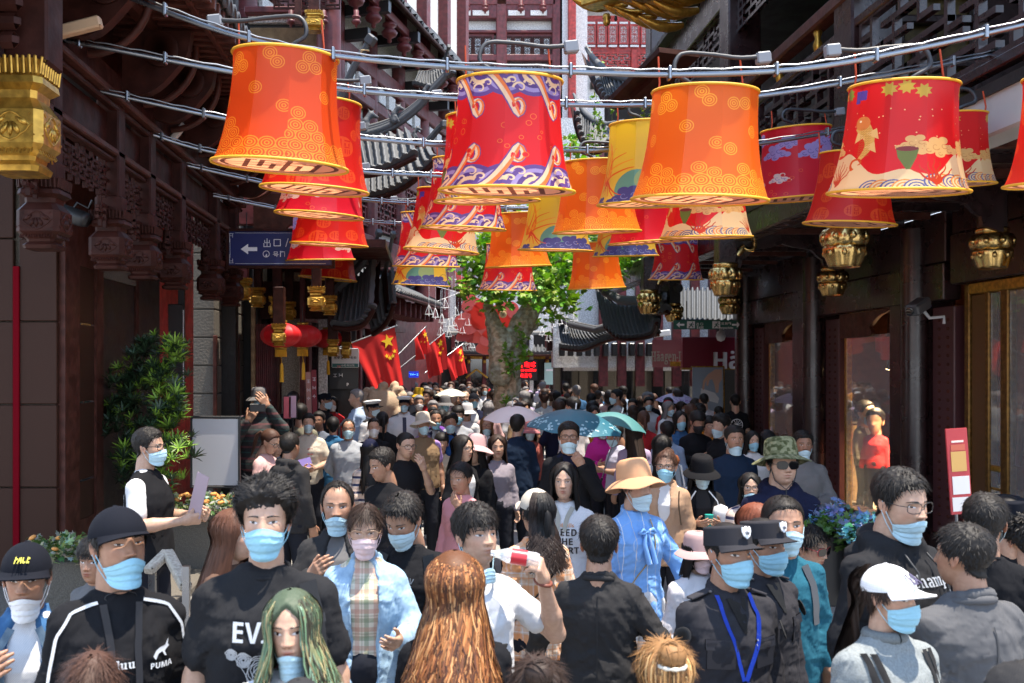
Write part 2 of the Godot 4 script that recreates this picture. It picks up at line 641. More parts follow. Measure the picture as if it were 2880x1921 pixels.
var head_cache:={}
func head(h: Dictionary, fine := true) -> Array:  # [skin, eyes and brows]
	var key:=str(h)+str(fine)
	if head_cache.has(key):
		return head_cache[key]
	var nu:=HN if fine else 28
	var nv:=100 if fine else 36
	var p:=PackedVector3Array()
	var cc:=PackedColorArray()
	for j in nv:
		var y:=ring_y(float(j)/(nv-1))
		for i in nu:
			var a:=TAU*i/nu
			a -= 0.28 * sin(a)  # closer columns on the face
			var r:=head_r(a,y,h)
			p.push_back(Vector3(sin(a)*r,y,cos(a)*r))
			var k:=Color.WHITE
			if cos(a)>0.3:
				var x:=absf(sin(a)*r)
				var lip:float=clampf((gau(y-0.0575,0.006)+gau(y-0.0455,0.007))*1.25*gau(x,0.021)-0.25,0.0,1.0)
				k=k.lerp(Color(0.74,0.40,0.37) if h.get("f",0) else Color(0.72,0.50,0.46),lip)
				k=k.lerp(Color(0.30,0.14,0.12),clampf(gau(y-0.0515,0.0018)*gau(x,0.02),0.0,1.0)*0.8)
				k=k.lerp(Color(0.2,0.1,0.08),gau(x-0.0065,0.0035)*gau(y-0.0725,0.003))
				k=k.lerp(Color(1.0,0.82,0.78),0.6*gau(x-0.045,0.02)*gau(y-0.085,0.02)+0.5*gau(x,0.012)*gau(y-0.082,0.012))
				if not h.get("f",0):
					k=k.lerp(Color(0.84,0.84,0.86),0.6*smoothstep(0.06,0.03,y)*smoothstep(-0.03,0.0,y))
			cc.push_back(k)
	var m:=MB.new()
	# angle grows from +z towards +x: that is the other way round than lathe's
	m.grid(p,nu,nv,true,true,Rect2(0,0,1,1),cc)
	for s in [-1.0, 1.0]:  # ears
		var q:=PackedVector3Array()
		for j in 9:
			for i in 12:
				var a:=TAU*i/12
				var t:=PI*(float(j)/8-0.5)
				var d:=Vector3(cos(t)*cos(a)*0.0085,sin(t)*0.031,cos(t)*sin(a)*0.0175*(1.0+0.35*sin(t)))
				d.x+=0.006*gau(d.z+0.014,0.008)-0.004*gau(d.z-0.002,0.007)*gau(d.y,0.014)
				q.push_back(Vector3(s*(0.0755*h.w+d.x-0.001),0.104+d.y,-0.006+d.z*1.0-d.y*0.18-d.x*0.3))
		m.col=Color(1.0,0.86,0.82)
		m.grid(q,12,9,true,s<0.0)
	m.col=Color.WHITE
	var e:=MB.new()
	if fine:
		var op:float=h.get("eye",1.0)
		for s in [-1.0,1.0]:
			var q:=PackedVector3Array()
			var qc:=PackedColorArray()
			for j in 8:
				var t:=float(j)/7*2-1
				for i in 19:
					var w:=float(i)/18*2-1
					var x:float=s*(0.0315+w*0.0142)
					var y:float=0.1165+0.0012*w+t*0.0044*op*pow(maxf(1.0-w*w,0.0),0.6)
					q.push_back(on_face(x,y,h,0.0006+0.0018*(1-w*w)*(1-t*t)))
					var ir:=Vector2((w-h.get("gz",0.0)*s)*0.0142,y-0.117).length()
					qc.push_back(Color(0.62,0.58,0.55) if ir>0.0062 else (Color(0.025,0.015,0.010) if ir<0.0052 else Color(0.15,0.12,0.1)))
					if t>0.62 or absf(w)>0.93:
						qc[-1]=Color(0.03,0.022,0.02)
			e.grid(q,19,8,false,s<0.0,Rect2(0,0,1,1),qc)
			q=PackedVector3Array()
			e.col=Color(0.022,0.017,0.014)
			for j in 4:
				var t:=float(j)/3*2-1
				for i in 12:
					var w:=float(i)/11
					var x:float=s*(0.0135+w*0.0375)
					var y:float=0.1350+0.0045*sin(w*2.6)-0.006*w+t*0.0036*h.get("bw",1.0)*(1.0-0.75*w)*(1.0 if w>0.08 else 0.6)
					q.push_back(on_face(x,y,h,0.0016*(1-t*t)+0.0004))
			e.grid(q,12,4,false,s<0.0)
	head_cache[key]=[m,e]
	return head_cache[key]

# how thick the hair is over each spot of the head; below zero there is none
func hairline(a: float, st: String) -> float:  # a: degrees from the front
	var t:=[[0,0.186],[30,0.183],[48,0.172],[60,0.150],[72,0.115],[84,0.092],[95,0.112],[112,0.110],[125,0.075],[150,0.045],[180,0.040]]
	if st=="receding":
		t=[[0,0.205],[25,0.212],[45,0.200],[58,0.168],[72,0.120],[84,0.098],[95,0.118],[112,0.110],[125,0.075],[150,0.055],[180,0.05]]
	elif st=="fringe" or st=="boyfringe":
		t=[[0,0.150],[30,0.152],[48,0.148],[60,0.135],[72,0.10],[84,0.085],[95,0.108],[112,0.110],[125,0.075],[150,0.045],[180,0.040]]
	elif st=="long" or st=="bob":
		t=[[0,0.193],[8,0.190],[20,0.172],[34,0.148],[46,0.118],[56,0.08],[66,0.03],[80,0.0],[180,-0.02]]
	elif st=="tied":
		t=[[0,0.190],[30,0.184],[48,0.172],[60,0.150],[74,0.115],[90,0.118],[112,0.105],[125,0.075],[150,0.045],[180,0.03]]
	for i in t.size()-1:
		if a<=t[i+1][0]:
			return lerpf(t[i][1],t[i+1][1],(a-t[i][0])/(t[i+1][0]-t[i][0]))
	return t[-1][1]

var hair_cache:={}
func hair_shell(h:Dictionary,st:String,top:float,side:float,rough:float,fine:=true,sd:=0)->MB:
	var key:="%s %s %s %s %s %s %d" % [h,st,top,side,rough,fine,sd]
	if hair_cache.has(key):
		return hair_cache[key]
	var nu:=72 if fine else 26
	var nv:=70 if fine else 22
	var p:=PackedVector3Array()
	nz.seed=7+sd
	nz.frequency=1.0
	for j in nv:
		var t:=float(j)/(nv-1)
		var y:=lerpf(-0.03,0.2269,sin(t*PI/2) if t>0.5 else t*1.41421356)
		for i in nu:
			var a:=TAU*i/nu
			var ad:=rad_to_deg(absf(wrapf(a,-PI,PI)))
			var r:=skull_r(a,y,h)
			var hl:=hairline(ad,st)+0.006*nz.get_noise_2d(a*9.0,3.0)
			var up:=smoothstep(0.11,0.20,y)
			var th:=lerpf(side,top,up)
			var d:=Vector3(sin(a),0,cos(a))
			var q:=Vector3(d.x*r,y,d.z*r)
			var nn:=Vector3(d.x*r/0.0060,(y-0.142)/0.0072 if y>0.142 else 0.0,(d.z*r+0.012)/0.0092).normalized()
			var s:=q*42.0
			var w:=nz.get_noise_3d(s.x,s.y*0.45,s.z)+0.6*nz.get_noise_3d(s.x*2.6,s.y,s.z*2.6)
			th*=1.0+rough*w
			th+=lerpf(-0.016-side,0.0,smoothstep(hl-0.012,hl+0.010,y))
			p.push_back(q+nn*th)
	var m:=MB.new()
	m.grid(p,nu,nv,true,true)
	hair_cache[key]=m
	return m

# tufts: many small leaf-shaped locks over the hair, so that its outline is not smooth
func tufts(h:Dictionary,st:String,top:float,side:float,count:int,ln:float,lift:float,sd:int,w:=0.004,hatted:=false,quiff:=0.0)->MB:
	var key:="t%s%s%s%s%s%s%s%s" % [h,st,top,count,ln,lift,w,hatted]
	if hair_cache.has(key):
		return hair_cache[key]
	var r2:=RandomNumberGenerator.new()
	r2.seed=sd
	var m:=MB.new()
	var made:=0
	var tries:=0
	while made<count and tries<count*4:
		tries+=1
		var a:=r2.randf_range(-PI,PI)
		var y:=0.03+0.1965*pow(r2.randf(),0.6)
		var hl:=hairline(rad_to_deg(absf(a)),st)
		if y<hl-0.002 or hatted and y>0.145:
			continue
		var up:=smoothstep(0.11,0.20,y)
		var r:=skull_r(a,y,h)
		var q:=Vector3(sin(a)*r,y,cos(a)*r)
		var nn:=Vector3(q.x/0.0060,(y-0.142)/0.0072 if y>0.142 else 0.0,(q.z+0.012)/0.0092).normalized()
		var crown:=Vector3(0.01,0.225,-0.035)
		var flow:=(q-crown)
		flow=(flow-nn*flow.dot(nn)).normalized()
		if quiff>0.0 and absf(a)<1.1 and y>0.15:
			flow=Vector3(0.55*signf(q.x+0.02),0.25,-0.8 if y>0.19 else -0.3)
			flow=(flow-nn*flow.dot(nn)).normalized()
		flow=(flow+Vector3(r2.randf_range(-0.5,0.5),r2.randf_range(-0.3,0.3),r2.randf_range(-0.4,0.4))).normalized()
		var base:=q+nn*lerpf(side,top,up)*0.75
		var l:=ln*r2.randf_range(0.6,1.3)*(0.55+0.45*up)
		var pts:=[]
		var nn2:=[]
		var ww:=[]
		for k in 4:
			var s:=k/3.0
			pts.push_back(base+flow*l*s+nn*(lift*(s-0.6*s*s)*(0.4+up)))
			nn2.push_back(nn)
			ww.push_back(w*(1.0-0.85*s))
		m.col=Color.WHITE*r2.randf_range(0.75,1.3)
		m.ribbon(pts,nn2,ww)
		made+=1
	hair_cache[key]=m
	return m

# long hair: ribbons that leave the parting, follow the head and hang
func locks(h:Dictionary,count:int,ln:float,wave:float,open:float,sd:int,w:=0.006,spread:=0.0,tint:Array=[Color.WHITE],back:=0.0,ytop:=0.222)->MB:
	var r2:=RandomNumberGenerator.new()
	r2.seed=sd
	var m:=MB.new()
	var seg:=7+int(ln*22.0)
	for k in count:
		var a := r2.randf_range(open, TAU - open)  # from the front
		var y0:=lerpf(ytop,0.11,pow(r2.randf(),1.6))
		var lift:=r2.randf_range(0.012,0.028)
		var l:=ln*r2.randf_range(0.75,1.08)
		var ph:=r2.randf()*TAU
		var pts:=[]
		var nn:=[]
		var ww:=[]
		var total:=(y0-0.05)+l
		for i in seg:
			var s:=float(i)/(seg-1)
			var y:=y0-total*s
			var aa:=a+wave*1.6*sin(s*total*30.0+ph)*s
			var r:=skull_r(aa,maxf(y,0.085),h)+lift
			var dn:=maxf(0.09-y,0.0)
			r+=dn*spread
			var d:=Vector3(sin(aa),0,cos(aa))
			var q:=Vector3(d.x*r,y,d.z*r-dn*back)
			q+=d*wave*0.12*cos(s*total*30.0+ph*1.7)*s
			pts.push_back(q)
			nn.push_back(Vector3(d.x,0.6*smoothstep(0.12,0.22,y),d.z).normalized())
			ww.push_back(w*(1.0 if s<0.7 else lerpf(1.0,0.25,(s-0.7)/0.3))*r2.randf_range(0.8,1.1))
		m.col=tint[r2.randi() % tint.size()]*r2.randf_range(0.65,1.35)
		m.ribbon(pts,nn,ww)
	return m

# a hand: wrist at the origin, fingers along -y, palm towards +z, thumb on +x
var hand_cache:={}
func hand(kind:String)->MB:
	if hand_cache.has(kind):
		return hand_cache[kind]
	var curl:float={"relaxed":0.55,"grip":1.25,"open":0.12}[kind]
	var b:=[]
	for i in 4:
		var x:=-0.032+0.0205*i
		b.push_back([Vector3(x*0.5,-0.01,0),Vector3(x,-0.085+0.004*absf(i-1.8),0),0.017,0.0115,0.02])
		var p:=Vector3(x,-0.085+0.004*absf(i-1.8),0)
		var ang:=0.1+curl*(0.45 if kind=="relaxed" else 0.7)+0.06*(3-i)*curl
		var ln:float=[0.030,0.040,0.044,0.039][i]
		for k in 3:
			var q:=p+Vector3(x*0.10*(1.0 if kind=="open" else 0.3),-cos(ang),sin(ang))*ln
			b.push_back([p,q,0.0098-0.001*k,0.0090-0.001*k,0.006])
			p=q
			ang+=curl*0.75
			ln*=0.72
	var t:=Vector3(0.026,-0.03,0.008)
	var t2:=t+(Vector3(0.028,-0.03,0.018) if kind!="grip" else Vector3(0.012,-0.03,0.034))
	var t3:=t2+(Vector3(0.010,-0.028,0.012) if kind!="grip" else Vector3(-0.014,-0.024,0.014))
	b.push_back([Vector3(0.008,-0.01,0),t,0.018,0.016,0.015])
	b.push_back([t,t2,0.0145,0.0105,0.01])
	b.push_back([t2,t3,0.0105,0.0085,0.004])
	b.push_back([Vector3(0,0.03,0),Vector3(0,-0.015,0),0.024,0.024,0.02])
	hand_cache[kind]=nets(b,[],0.0045)
	return hand_cache[kind]

# ---------------------------------------------------------------- people (1.70 m tall before scaling, facing +z)
const ARM:={
	"dn":[Vector3(0.212,1.105,-0.03),Vector3(0.222,0.87,0.04)],"bk":[Vector3(0.25,1.11,-0.10),Vector3(0.10,0.95,-0.17)],
	"fc":[Vector3(0.25,1.12,0.12),Vector3(0.10,1.36,0.20)],"ms":[Vector3(0.31,1.16,0.17),Vector3(0.15,1.42,0.23)],
	"ph":[Vector3(0.24,1.12,0.03),Vector3(0.10,1.15,0.28)],"up":[Vector3(0.24,1.28,0.24),Vector3(0.08,1.50,0.30)],
	"ch":[Vector3(0.26,1.10,0.06),Vector3(0.13,1.25,0.22)],"sw":[Vector3(0.225,1.12,-0.10),Vector3(0.26,0.89,-0.06)],
	"um":[Vector3(0.23,1.13,0.08),Vector3(0.14,1.30,0.22)],"ea":[Vector3(0.30,1.19,0.10),Vector3(0.14,1.45,0.08)],
	"bo":[Vector3(0.25,1.10,0.02),Vector3(0.06,1.06,0.26)],"ho":[Vector3(0.27,1.11,0.05),Vector3(0.17,1.12,0.28)],
	"wd":[Vector3(0.30,1.14,-0.02),Vector3(0.36,0.92,0.08)],
}
const HEADS:={
	"m":{w=1.0,j=1.0,ns=1.0,nk=0.058},"mw":{w=1.06,j=1.14,ns=1.08,nk=0.066,nw=1.15,eye=0.8},"mn":{w=0.96,j=0.92,ns=1.08,nk=0.055,eye=1.1},
	"mo":{w=1.0,j=0.98,ns=1.1,nk=0.056,nw=1.2,eye=0.75,bw=0.8},"f":{w=0.96,j=0.90,ns=0.82,nk=0.049,f=1,eye=1.2,bw=0.7},"fw":{w=1.0,j=0.98,ns=0.86,nk=0.050,f=1,eye=0.95,bw=0.75},
	"sq":{w=0.97,j=0.93,ns=0.84,nk=0.049,f=1,eye=0.6,bw=0.8},"k":{w=1.03,j=0.92,ns=0.7,nk=0.047,f=1,eye=1.25,bw=0.7},
}
const SKIN:=[Color(0.42,0.240,0.155),Color(0.35,0.190,0.118),Color(0.47,0.290,0.200),Color(0.29,0.150,0.092)]
const TRUNK:=[[0.80,0.168,0.118,0.0],[0.95,0.172,0.122,0.0],[1.10,0.158,0.108,0.002],[1.24,0.172,0.118,0.004],[1.31,0.160,0.106,-0.004],[1.37,0.112,0.078,-0.014],[1.43,0.064,0.060,-0.018]]
const FTRUNK:=[[0.80,0.168,0.116,-0.005],[0.95,0.166,0.116,-0.005],[1.08,0.135,0.095,0.0],[1.20,0.152,0.112,0.008],[1.27,0.156,0.116,0.010],[1.34,0.155,0.095,-0.004],[1.39,0.118,0.074,-0.014],[1.435,0.062,0.056,-0.018]]
var top_cache:={}
var skin_mats:={}
var mats:={}

func skin_mat(k:int)->StandardMaterial3D:
	if not skin_mats.has(k):
		skin_mats[k]=tri(mat(SKIN[k],0.52,{vertex_color_use_as_albedo=true,subsurf_scatter_enabled=true,subsurf_scatter_strength=0.08,albedo_texture=M.skin_tex}),9.0)
	return skin_mats[k]

func cloth(c:Color,tex:="weave",rough:=0.9)->StandardMaterial3D:
	var key:="%s %s %s" % [c,tex,rough]
	if not mats.has(key):
		var m:=mat(c,rough,{vertex_color_use_as_albedo=true,rim_enabled=true,rim=0.10,rim_tint=0.8,metallic_specular=0.2})
		if tex:
			m.albedo_texture=M.tex[tex]
			tri(m,M.texscale.get(tex,4.0))
		if M.tex.has(tex+"_n"):
			m.normal_enabled=true
			m.normal_texture=M.tex[tex+"_n"]
			m.normal_scale=0.6
		mats[key]=m
	return mats[key]

func plainm(c:Color,rough:=0.6,o:={})->StandardMaterial3D:
	var key:="p%s %s %s" % [c,rough,o]
	if not mats.has(key):
		mats[key]=mat(c,rough,o)
	return mats[key]

func hair_mat(c:Color)->StandardMaterial3D:
	var key:="hair%s" % c
	if not mats.has(key):
		mats[key]=mat(c,0.58,{vertex_color_use_as_albedo=true,metallic_specular=0.35})
	return mats[key]

func side(v:Vector3,s:float)->Vector3:
	return v3(v.x*s,v.y,v.z)

func garment(style:String,la:String,ra:String,fem:bool,b:float,cell:float,fold:float,sd:int)->MB:
	var key:="%s %s %s %s %.2f %.3f %.3f %d" % [style,la,ra,fem,b,cell,fold,sd]
	if top_cache.has(key):
		return top_cache[key]
	var rows:=[]
	var fat:=0.0
	var hem:=0.86
	var long:=true
	match style:
		"tee":long=false; fat=0.006
		"vest":long=false; fat=0.02
		"jacket","hood":fat=0.022; hem=0.80
		"coat":fat=0.022; hem=0.62
		"blazer":fat=0.020; hem=0.74
		"blouse":fat=0.012; hem=0.90
		"shirt":fat=0.014; hem=0.78
		"dress":long=false; fat=0.004; hem=0.45
		"inner":long=false; fat=0.0
		_:fat=0.015
	for r in (FTRUNK if fem else TRUNK):
		if r[0]<hem:
			continue
		rows.push_back([r[0],r[1]*b+fat*(0.5 if r[0]>1.38 else 1.0),r[2]*(b*0.7+0.3)+fat*(0.5 if r[0]>1.38 else 1.0),r[3]])
	var r0:Array=rows[0].duplicate()
	r0[0]=hem
	if hem<0.8:
		r0[1]+=(0.8-hem)*(0.25 if style=="dress" else 0.06)
		r0[2]+=(0.8-hem)*(0.25 if style=="dress" else 0.06)
	rows.insert(0,r0)
	var sw:=0.152*(0.9 if fem else 1.0)*(b*0.6+0.4)
	var bones:=[]
	for s in [-1.0,1.0]:
		var arm:Array=ARM[la if s<0 else ra]
		var sh:=v3(s*sw,1.340,-0.012)
		var e:=side(arm[0],s)+v3(s*(sw-0.162),0,0)
		var w:=side(arm[1],s)
		var fa:=fat*0.55
		if style=="inner":
			bones.push_back([v3(s*0.05,1.40,-0.014),sh,0.045,0.05,0.05])
			continue
		bones.push_back([v3(s*0.03,1.405,-0.016),sh,0.036+fa*0.6,0.046+fa*0.7,0.04])
		if style=="vest" or style=="dress":
			continue
		if long:
			bones.push_back([sh,e,0.047+fa,0.044+fa,0.035])
			bones.push_back([e,e.lerp(w,0.93),0.045+fa,0.033+fa*1.2,0.03])
		else:
			bones.push_back([sh,sh.lerp(e,0.66),0.048+fa,0.055+fa,0.04])
	if style in ["jacket","shirt","blazer","coat"]:  # a collar
		for k in 9:
			var a0:=deg_to_rad(-140+35*k-0)
			var a1:=deg_to_rad(-105+35*k-0)
			if k==8:
				break
			var ca:=func(a):return v3(sin(a+PI)*0.064,1.445+0.018*cos(a),-0.022+cos(a+PI)*0.06)
			bones.push_back([ca.call(a0),ca.call(a1),0.014,0.014,0.012])
	if style=="hood":
		for k in 8:
			var a0:=deg_to_rad(-130+32.5*k)
			var a1:=deg_to_rad(-97.5+32.5*k)
			var ca:=func(a):return v3(sin(a+PI)*0.085,1.435+0.02*cos(a),-0.03+cos(a+PI)*0.08)
			bones.push_back([ca.call(a0),ca.call(a1),0.026,0.026,0.03])
		bones.push_back([v3(-0.05,1.37,-0.13),v3(0.05,1.37,-0.13),0.045,0.045,0.04])
		bones.push_back([v3(0,1.32,-0.13),v3(0,1.27,-0.125),0.045,0.03,0.04])
	var cuts:=[]
	if style=="jacket":
		cuts.push_back([v3(0,1.43,0.10),v3(0,0.70,0.17),0.075])
	if style=="blazer":
		cuts.push_back([v3(0,1.44,0.09),v3(0,1.12,0.165),0.06])
	if style in ["blouse","shirt"] and fem:
		cuts.push_back([v3(0,1.45,0.075),v3(0,1.33,0.145),0.042])
	var m:=nets(bones,[rows,0.05],cell,fold,cuts,sd)
	top_cache[key]=m
	return m

func arms_skin(style:String,la:String,ra:String,fem:bool,b:float,cell:float,hands:Array)->MB:
	var key:="skin %s %s %s %s %.2f %.3f %s" % [style,la,ra,fem,b,cell,hands]
	if top_cache.has(key):
		return top_cache[key]
	var q:=0.86 if fem else 1.0
	var sw:=0.152*(0.9 if fem else 1.0)*(b*0.6+0.4)
	var bones:=[[v3(0,1.30,-0.01),v3(0,1.41,-0.022),0.075,0.058*q,0.03]]
	var hm:=[]
	for s in [-1.0,1.0]:
		var nm:String=la if s<0 else ra
		var arm:Array=ARM[nm]
		var sh:=v3(s*sw,1.340,-0.012)
		var e:=side(arm[0],s)+v3(s*(sw-0.162),0,0)
		var w:=side(arm[1],s)
		bones.push_back([v3(s*0.03,1.385,-0.02),sh,0.04,0.043*q,0.04])
		bones.push_back([sh,e,0.046*q,0.039*q,0.03])
		bones.push_back([e,e.lerp(w,0.35),0.041*q,0.042*q,0.02])
		bones.push_back([e.lerp(w,0.35),w,0.041*q,0.026*q,0.02])
		var dir:=(w-e).normalized()
		var inward:=(v3(0,1.25 if w.y<1.3 else 1.5,0.06)-w)
		if nm=="bk":
			inward=v3(0,0,1)
		inward=(inward-dir*inward.dot(dir)).normalized()
		var yy:=-dir
		var kind:String=hands[0 if s<0 else 1]
		if kind:
			hm.push_back([kind,Transform3D(Basis(yy.cross(inward)*(-1.0 if s<0 else 1.0),yy,inward).scaled_local(Vector3.ONE*(0.92 if fem else 1.04)),w)])
	var m:=nets(bones,[],cell)
	for t in hm:
		m.add(hand(t[0]),t[1])
	top_cache[key]=m
	return m

var leg_cache:={}
func legs(kind: String) -> Array:  # [garment, shoes, skin or null]
	if leg_cache.has(kind):
		return leg_cache[kind]
	var b:=[]
	var sh:=[]
	var st:=0.0 if kind!="walk" else 0.13
	for s in [-1.0,1.0]:
		var hip:=v3(s*0.085,0.88,-0.005)
		var kn:=v3(s*0.095,0.48,0.03+s*st*0.6)
		var an:=v3(s*0.10,0.09,-0.03+s*st)
		b.push_back([v3(0,0.93,0),hip,0.12,0.10,0.05])
		b.push_back([hip,kn,0.098,0.068,0.03])
		b.push_back([kn,an,0.066,0.062 if kind=="wide" else 0.05,0.02])
		sh.push_back([an+v3(0,-0.045,-0.03),an+v3(s*0.015,-0.055,0.10),0.042,0.036,0.03])
		sh.push_back([an+v3(0,-0.02,-0.01),an+v3(0,0.03,-0.01),0.04,0.042,0.03])
	leg_cache[kind]=[nets(b,[],0.022,0.004).mesh(null),nets(sh,[],0.016).mesh(null)]
	return leg_cache[kind]

func mask_mesh(h:Dictionary,dy:float,sd:int)->MB:
	var m:=MB.new()
	var p:=PackedVector3Array()
	var cc:=PackedColorArray()
	var nu:=33
	var nv:=26
	var low:=dy<-0.022
	nz.seed=sd
	nz.frequency=1.0
	for j in nv:
		var t:=1.0-float(j)/(nv-1)
		for i in nu:
			var s:=float(i)/(nu-1)*2-1
			var a:=s*deg_to_rad(68)
			var ytop:=(0.084+0.018*gau(s,0.38)-0.006*s*s)+dy
			var ybot:=(-0.010+0.030*s*s)+dy*0.55
			var y:=lerpf(ytop,ybot,t)
			var r:=skull_r(a,maxf(y,0.018),h)+0.0055
			if not low:
				r+=0.019*h.ns*gau(s,0.30)*smoothstep(0.0,0.25,1.0-absf(t-0.22)*1.15)
				r=maxf(r,head_r(a,y,h)+0.003)
			else:
				r+=0.008*gau(s,0.4)
			r+=0.006*gau(s,0.5)*sin(t*PI)
			var pl:=fposmod(t*4.0+0.15,1.0)
			r+=0.0036*(pl-0.5)*(1.0-pow(absf(s),6.0))*(1.0 if t>0.1 and t<0.95 else 0.0)
			r+=0.0022*nz.get_noise_2d(s*5.0,t*7.0)
			p.push_back(v3(sin(a)*r,y-0.003*absf(s),cos(a)*r))
			cc.push_back(Color(1,1,1) if t>0.07 and t<0.94 and absf(s)<0.95 else Color(1.35,1.1,1.02))
	m.grid(p,nu,nv,false,false,Rect2(0,0,1,1),cc)
	m.col=Color(1.5,1.2,1.05)
	for s in [-1.0,1.0]:
		var a:Vector3=p[(nv-2)*nu+(0 if s<0 else nu-1)]
		var b:Vector3=p[2*nu+(0 if s<0 else nu-1)]
		var ear:=v3(s*(0.0775*h.w+0.003),0.128,-0.013)
		var lob:=v3(s*(0.0775*h.w+0.004),0.088,-0.010)
		m.tube([a,a.lerp(ear,0.5)+v3(s*0.004,0,0),ear],0.0016,5)
		m.tube([b,b.lerp(lob,0.5)+v3(s*0.005,0,0),lob],0.0016,5)
	return m

func glasses_mesh(h:Dictionary,rw:float,rh:float,r:float,lens:MB)->MB:
	var m:=MB.new()
	var z:=on_face(0,0.1185,h).z+0.002
	for s in [-1.0,1.0]:
		var pts:=[]
		var poly:=PackedVector2Array()
		for k in 25:
			var a:=TAU*k/24
			var d:=v2(cos(a),sin(a))
			var q:=1.0/pow(pow(absf(d.x),3.2)+pow(absf(d.y),3.2),1/3.2)
			var x:float=s*0.0335+d.x*q*rw
			var zz:float=z-3.2*x*x
			pts.push_back(v3(x,0.1145+d.y*q*rh,zz))
			if k<24:
				poly.push_back(v2(x,0.1145+d.y*q*rh))
		m.tube(pts,r,5,false)
		if lens:
			lens.prism(poly,0.0015,Transform3D(Basis(Vector3.UP,s*0.2),v3(0,0,z-0.003)-Basis(Vector3.UP,s*0.2)*v3(s*0.0335,0,0)+v3(s*0.0335,0,0)))
		m.tube([v3(s*(0.0335+rw),0.120,z-3.2*pow(0.0335+rw,2)),v3(s*(0.078*h.w),0.121,z-0.035),v3(s*(0.0795*h.w),0.121,-0.005),v3(s*0.079*h.w,0.108,-0.025)],r,5)
	m.tube([v3(-0.0335+rw,0.119,z-0.0005),v3(0,0.1215,z+0.002),v3(0.0335-rw,0.119,z-0.0005)],r,5)
	return m

func cap_mesh(h: Dictionary, tall := 1.0, flat := false) -> Array:  # [crown, brim]
	var m:=MB.new()
	var p:=PackedVector3Array()
	var nu:=48
	var tilt:=Basis(Vector3.RIGHT,deg_to_rad(-7))
	for j in 15:
		var t:=float(j)/14
		var el:=t*PI/2
		for i in nu:
			var a:=TAU*i/nu
			var c:=cos(el)
			var y:=sin(el)
			if flat:
				c=1.0-0.10*t if t<0.65 else lerpf(0.935,0.0,(t-0.65)/0.35)
				y=t/0.65*0.9 if t<0.65 else lerpf(0.9,0.94,sin((t-0.65)/0.35*PI/2))
			var seam:=0.975-0.02*pow(absf(cos(a*3.0)),24.0)
			p.push_back(tilt*v3(sin(a)*c*(0.0755*h.w+0.0135)*seam,-0.014+y*0.104*tall,cos(a)*c*0.1085*seam)+v3(0,0.152,-0.010))
	m.grid(p,nu,15,true,true)
	m.lathe([v2(0.008,0.0),v2(0.007,0.004),v2(0.0,0.005)],10,Transform3D(tilt,tilt*v3(0,0.088*tall,0)+v3(0,0.152,-0.010)))
	var b:=MB.new()
	for lay in 2:
		var q:=PackedVector3Array()
		for j in 7:
			var t:=float(j)/6
			for i in 25:
				var s:=float(i)/24*2-1
				var a:=s*deg_to_rad(66)
				var e:=v3(sin(a)*(0.0755*h.w+0.013),-0.013,cos(a)*0.108)
				var f:=v3(e.x*(1.0+0.10*t),e.y-t*0.012-s*s*0.012*t,e.z+0.074*t*pow(maxf(cos(s*1.45),0.0),0.6))
				f.y-=(0.0045*sin(t*3.0) if lay==0 else 0.004+0.0045*sin(t*3.0))
				q.push_back(tilt*f+v3(0,0.152,-0.010))
		b.grid(q,25,7,false,lay==0)
	return [m,b]

func bucket_mesh(h:Dictionary,brim:float,droop:float,wave:float,sd:int)->Array:
	var m:=MB.new()
	var p:=PackedVector3Array()
	var pr:=[v2(1.06,-0.02),v2(1.02,0.02),v2(0.97,0.055),v2(0.90,0.080),v2(0.74,0.094),v2(0.4,0.099),v2(0.0,0.100)]
	nz.seed=sd
	nz.frequency=1.0
	for q in pr:
		for i in 40:
			var a:=TAU*i/40
			var w:float=1.0+0.02*nz.get_noise_2d(cos(a)*3+q.y*30.0,sin(a)*3)
			p.push_back(v3(sin(a)*q.x*(0.0755*h.w+0.014)*w,0.150+q.y,-0.008+cos(a)*q.x*0.108*w))
	m.grid(p,40,pr.size(),true,true)
	var b:=MB.new()
	for lay in 2:
		p=PackedVector3Array()
		for j in 8:
			var t:=float(j)/7
			for i in 56:
				var a:=TAU*i/56
				var e:=v3(sin(a)*1.05*(0.0755*h.w+0.014),0.132,-0.008+cos(a)*1.05*0.108)
				var o:=v3(sin(a),0,cos(a))*brim*t
				var y:=-droop*t*(0.7+0.5*t)+wave*t*(sin(a*3.0+sd)+0.6*sin(a*5.0+2.0*sd))
				p.push_back(e+o+v3(0,y-lay*0.0035,0))
		b.grid(p,56,8,true,lay==1)
	return [m,b]

# what is printed on a chest: moved onto the cloth
func printed(m:MB,g:MB,sc:float,at:Vector3,front:=1.0)->MB:
	var hm:={}
	for i in g.v.size():
		if g.n[i].z*front>0.15:
			var k:=Vector2i(roundi(g.v[i].x/0.02),roundi(g.v[i].y/0.02))
			hm[k]=maxf(hm.get(k,-9.0),g.v[i].z*front)
	var o:=MB.new()
	o.add(m)
	for i in o.v.size():
		var q:=v3(o.v[i].x*sc*front+at.x,o.v[i].y*sc+at.y,0)
		var f:=v2(q.x,q.y)/0.02
		var b:=Vector2i(floori(f.x),floori(f.y))
		var s:=0.0
		var w:=0.0
		for dx in [0,1]:
			for dy in [0,1]:
				if hm.has(b+Vector2i(dx,dy)):
					var ww:float=(1.0-absf(f.x-b.x-dx))*(1.0-absf(f.y-b.y-dy))+1e-4
					s+=ww*hm[b+Vector2i(dx,dy)]
					w+=ww
		q.z=((s/w if w>0 else 0.1)+0.0035+o.v[i].z*sc*0.3)*front
		o.v[i]=q
		o.n[i]=v3(0,0,front)
	return o

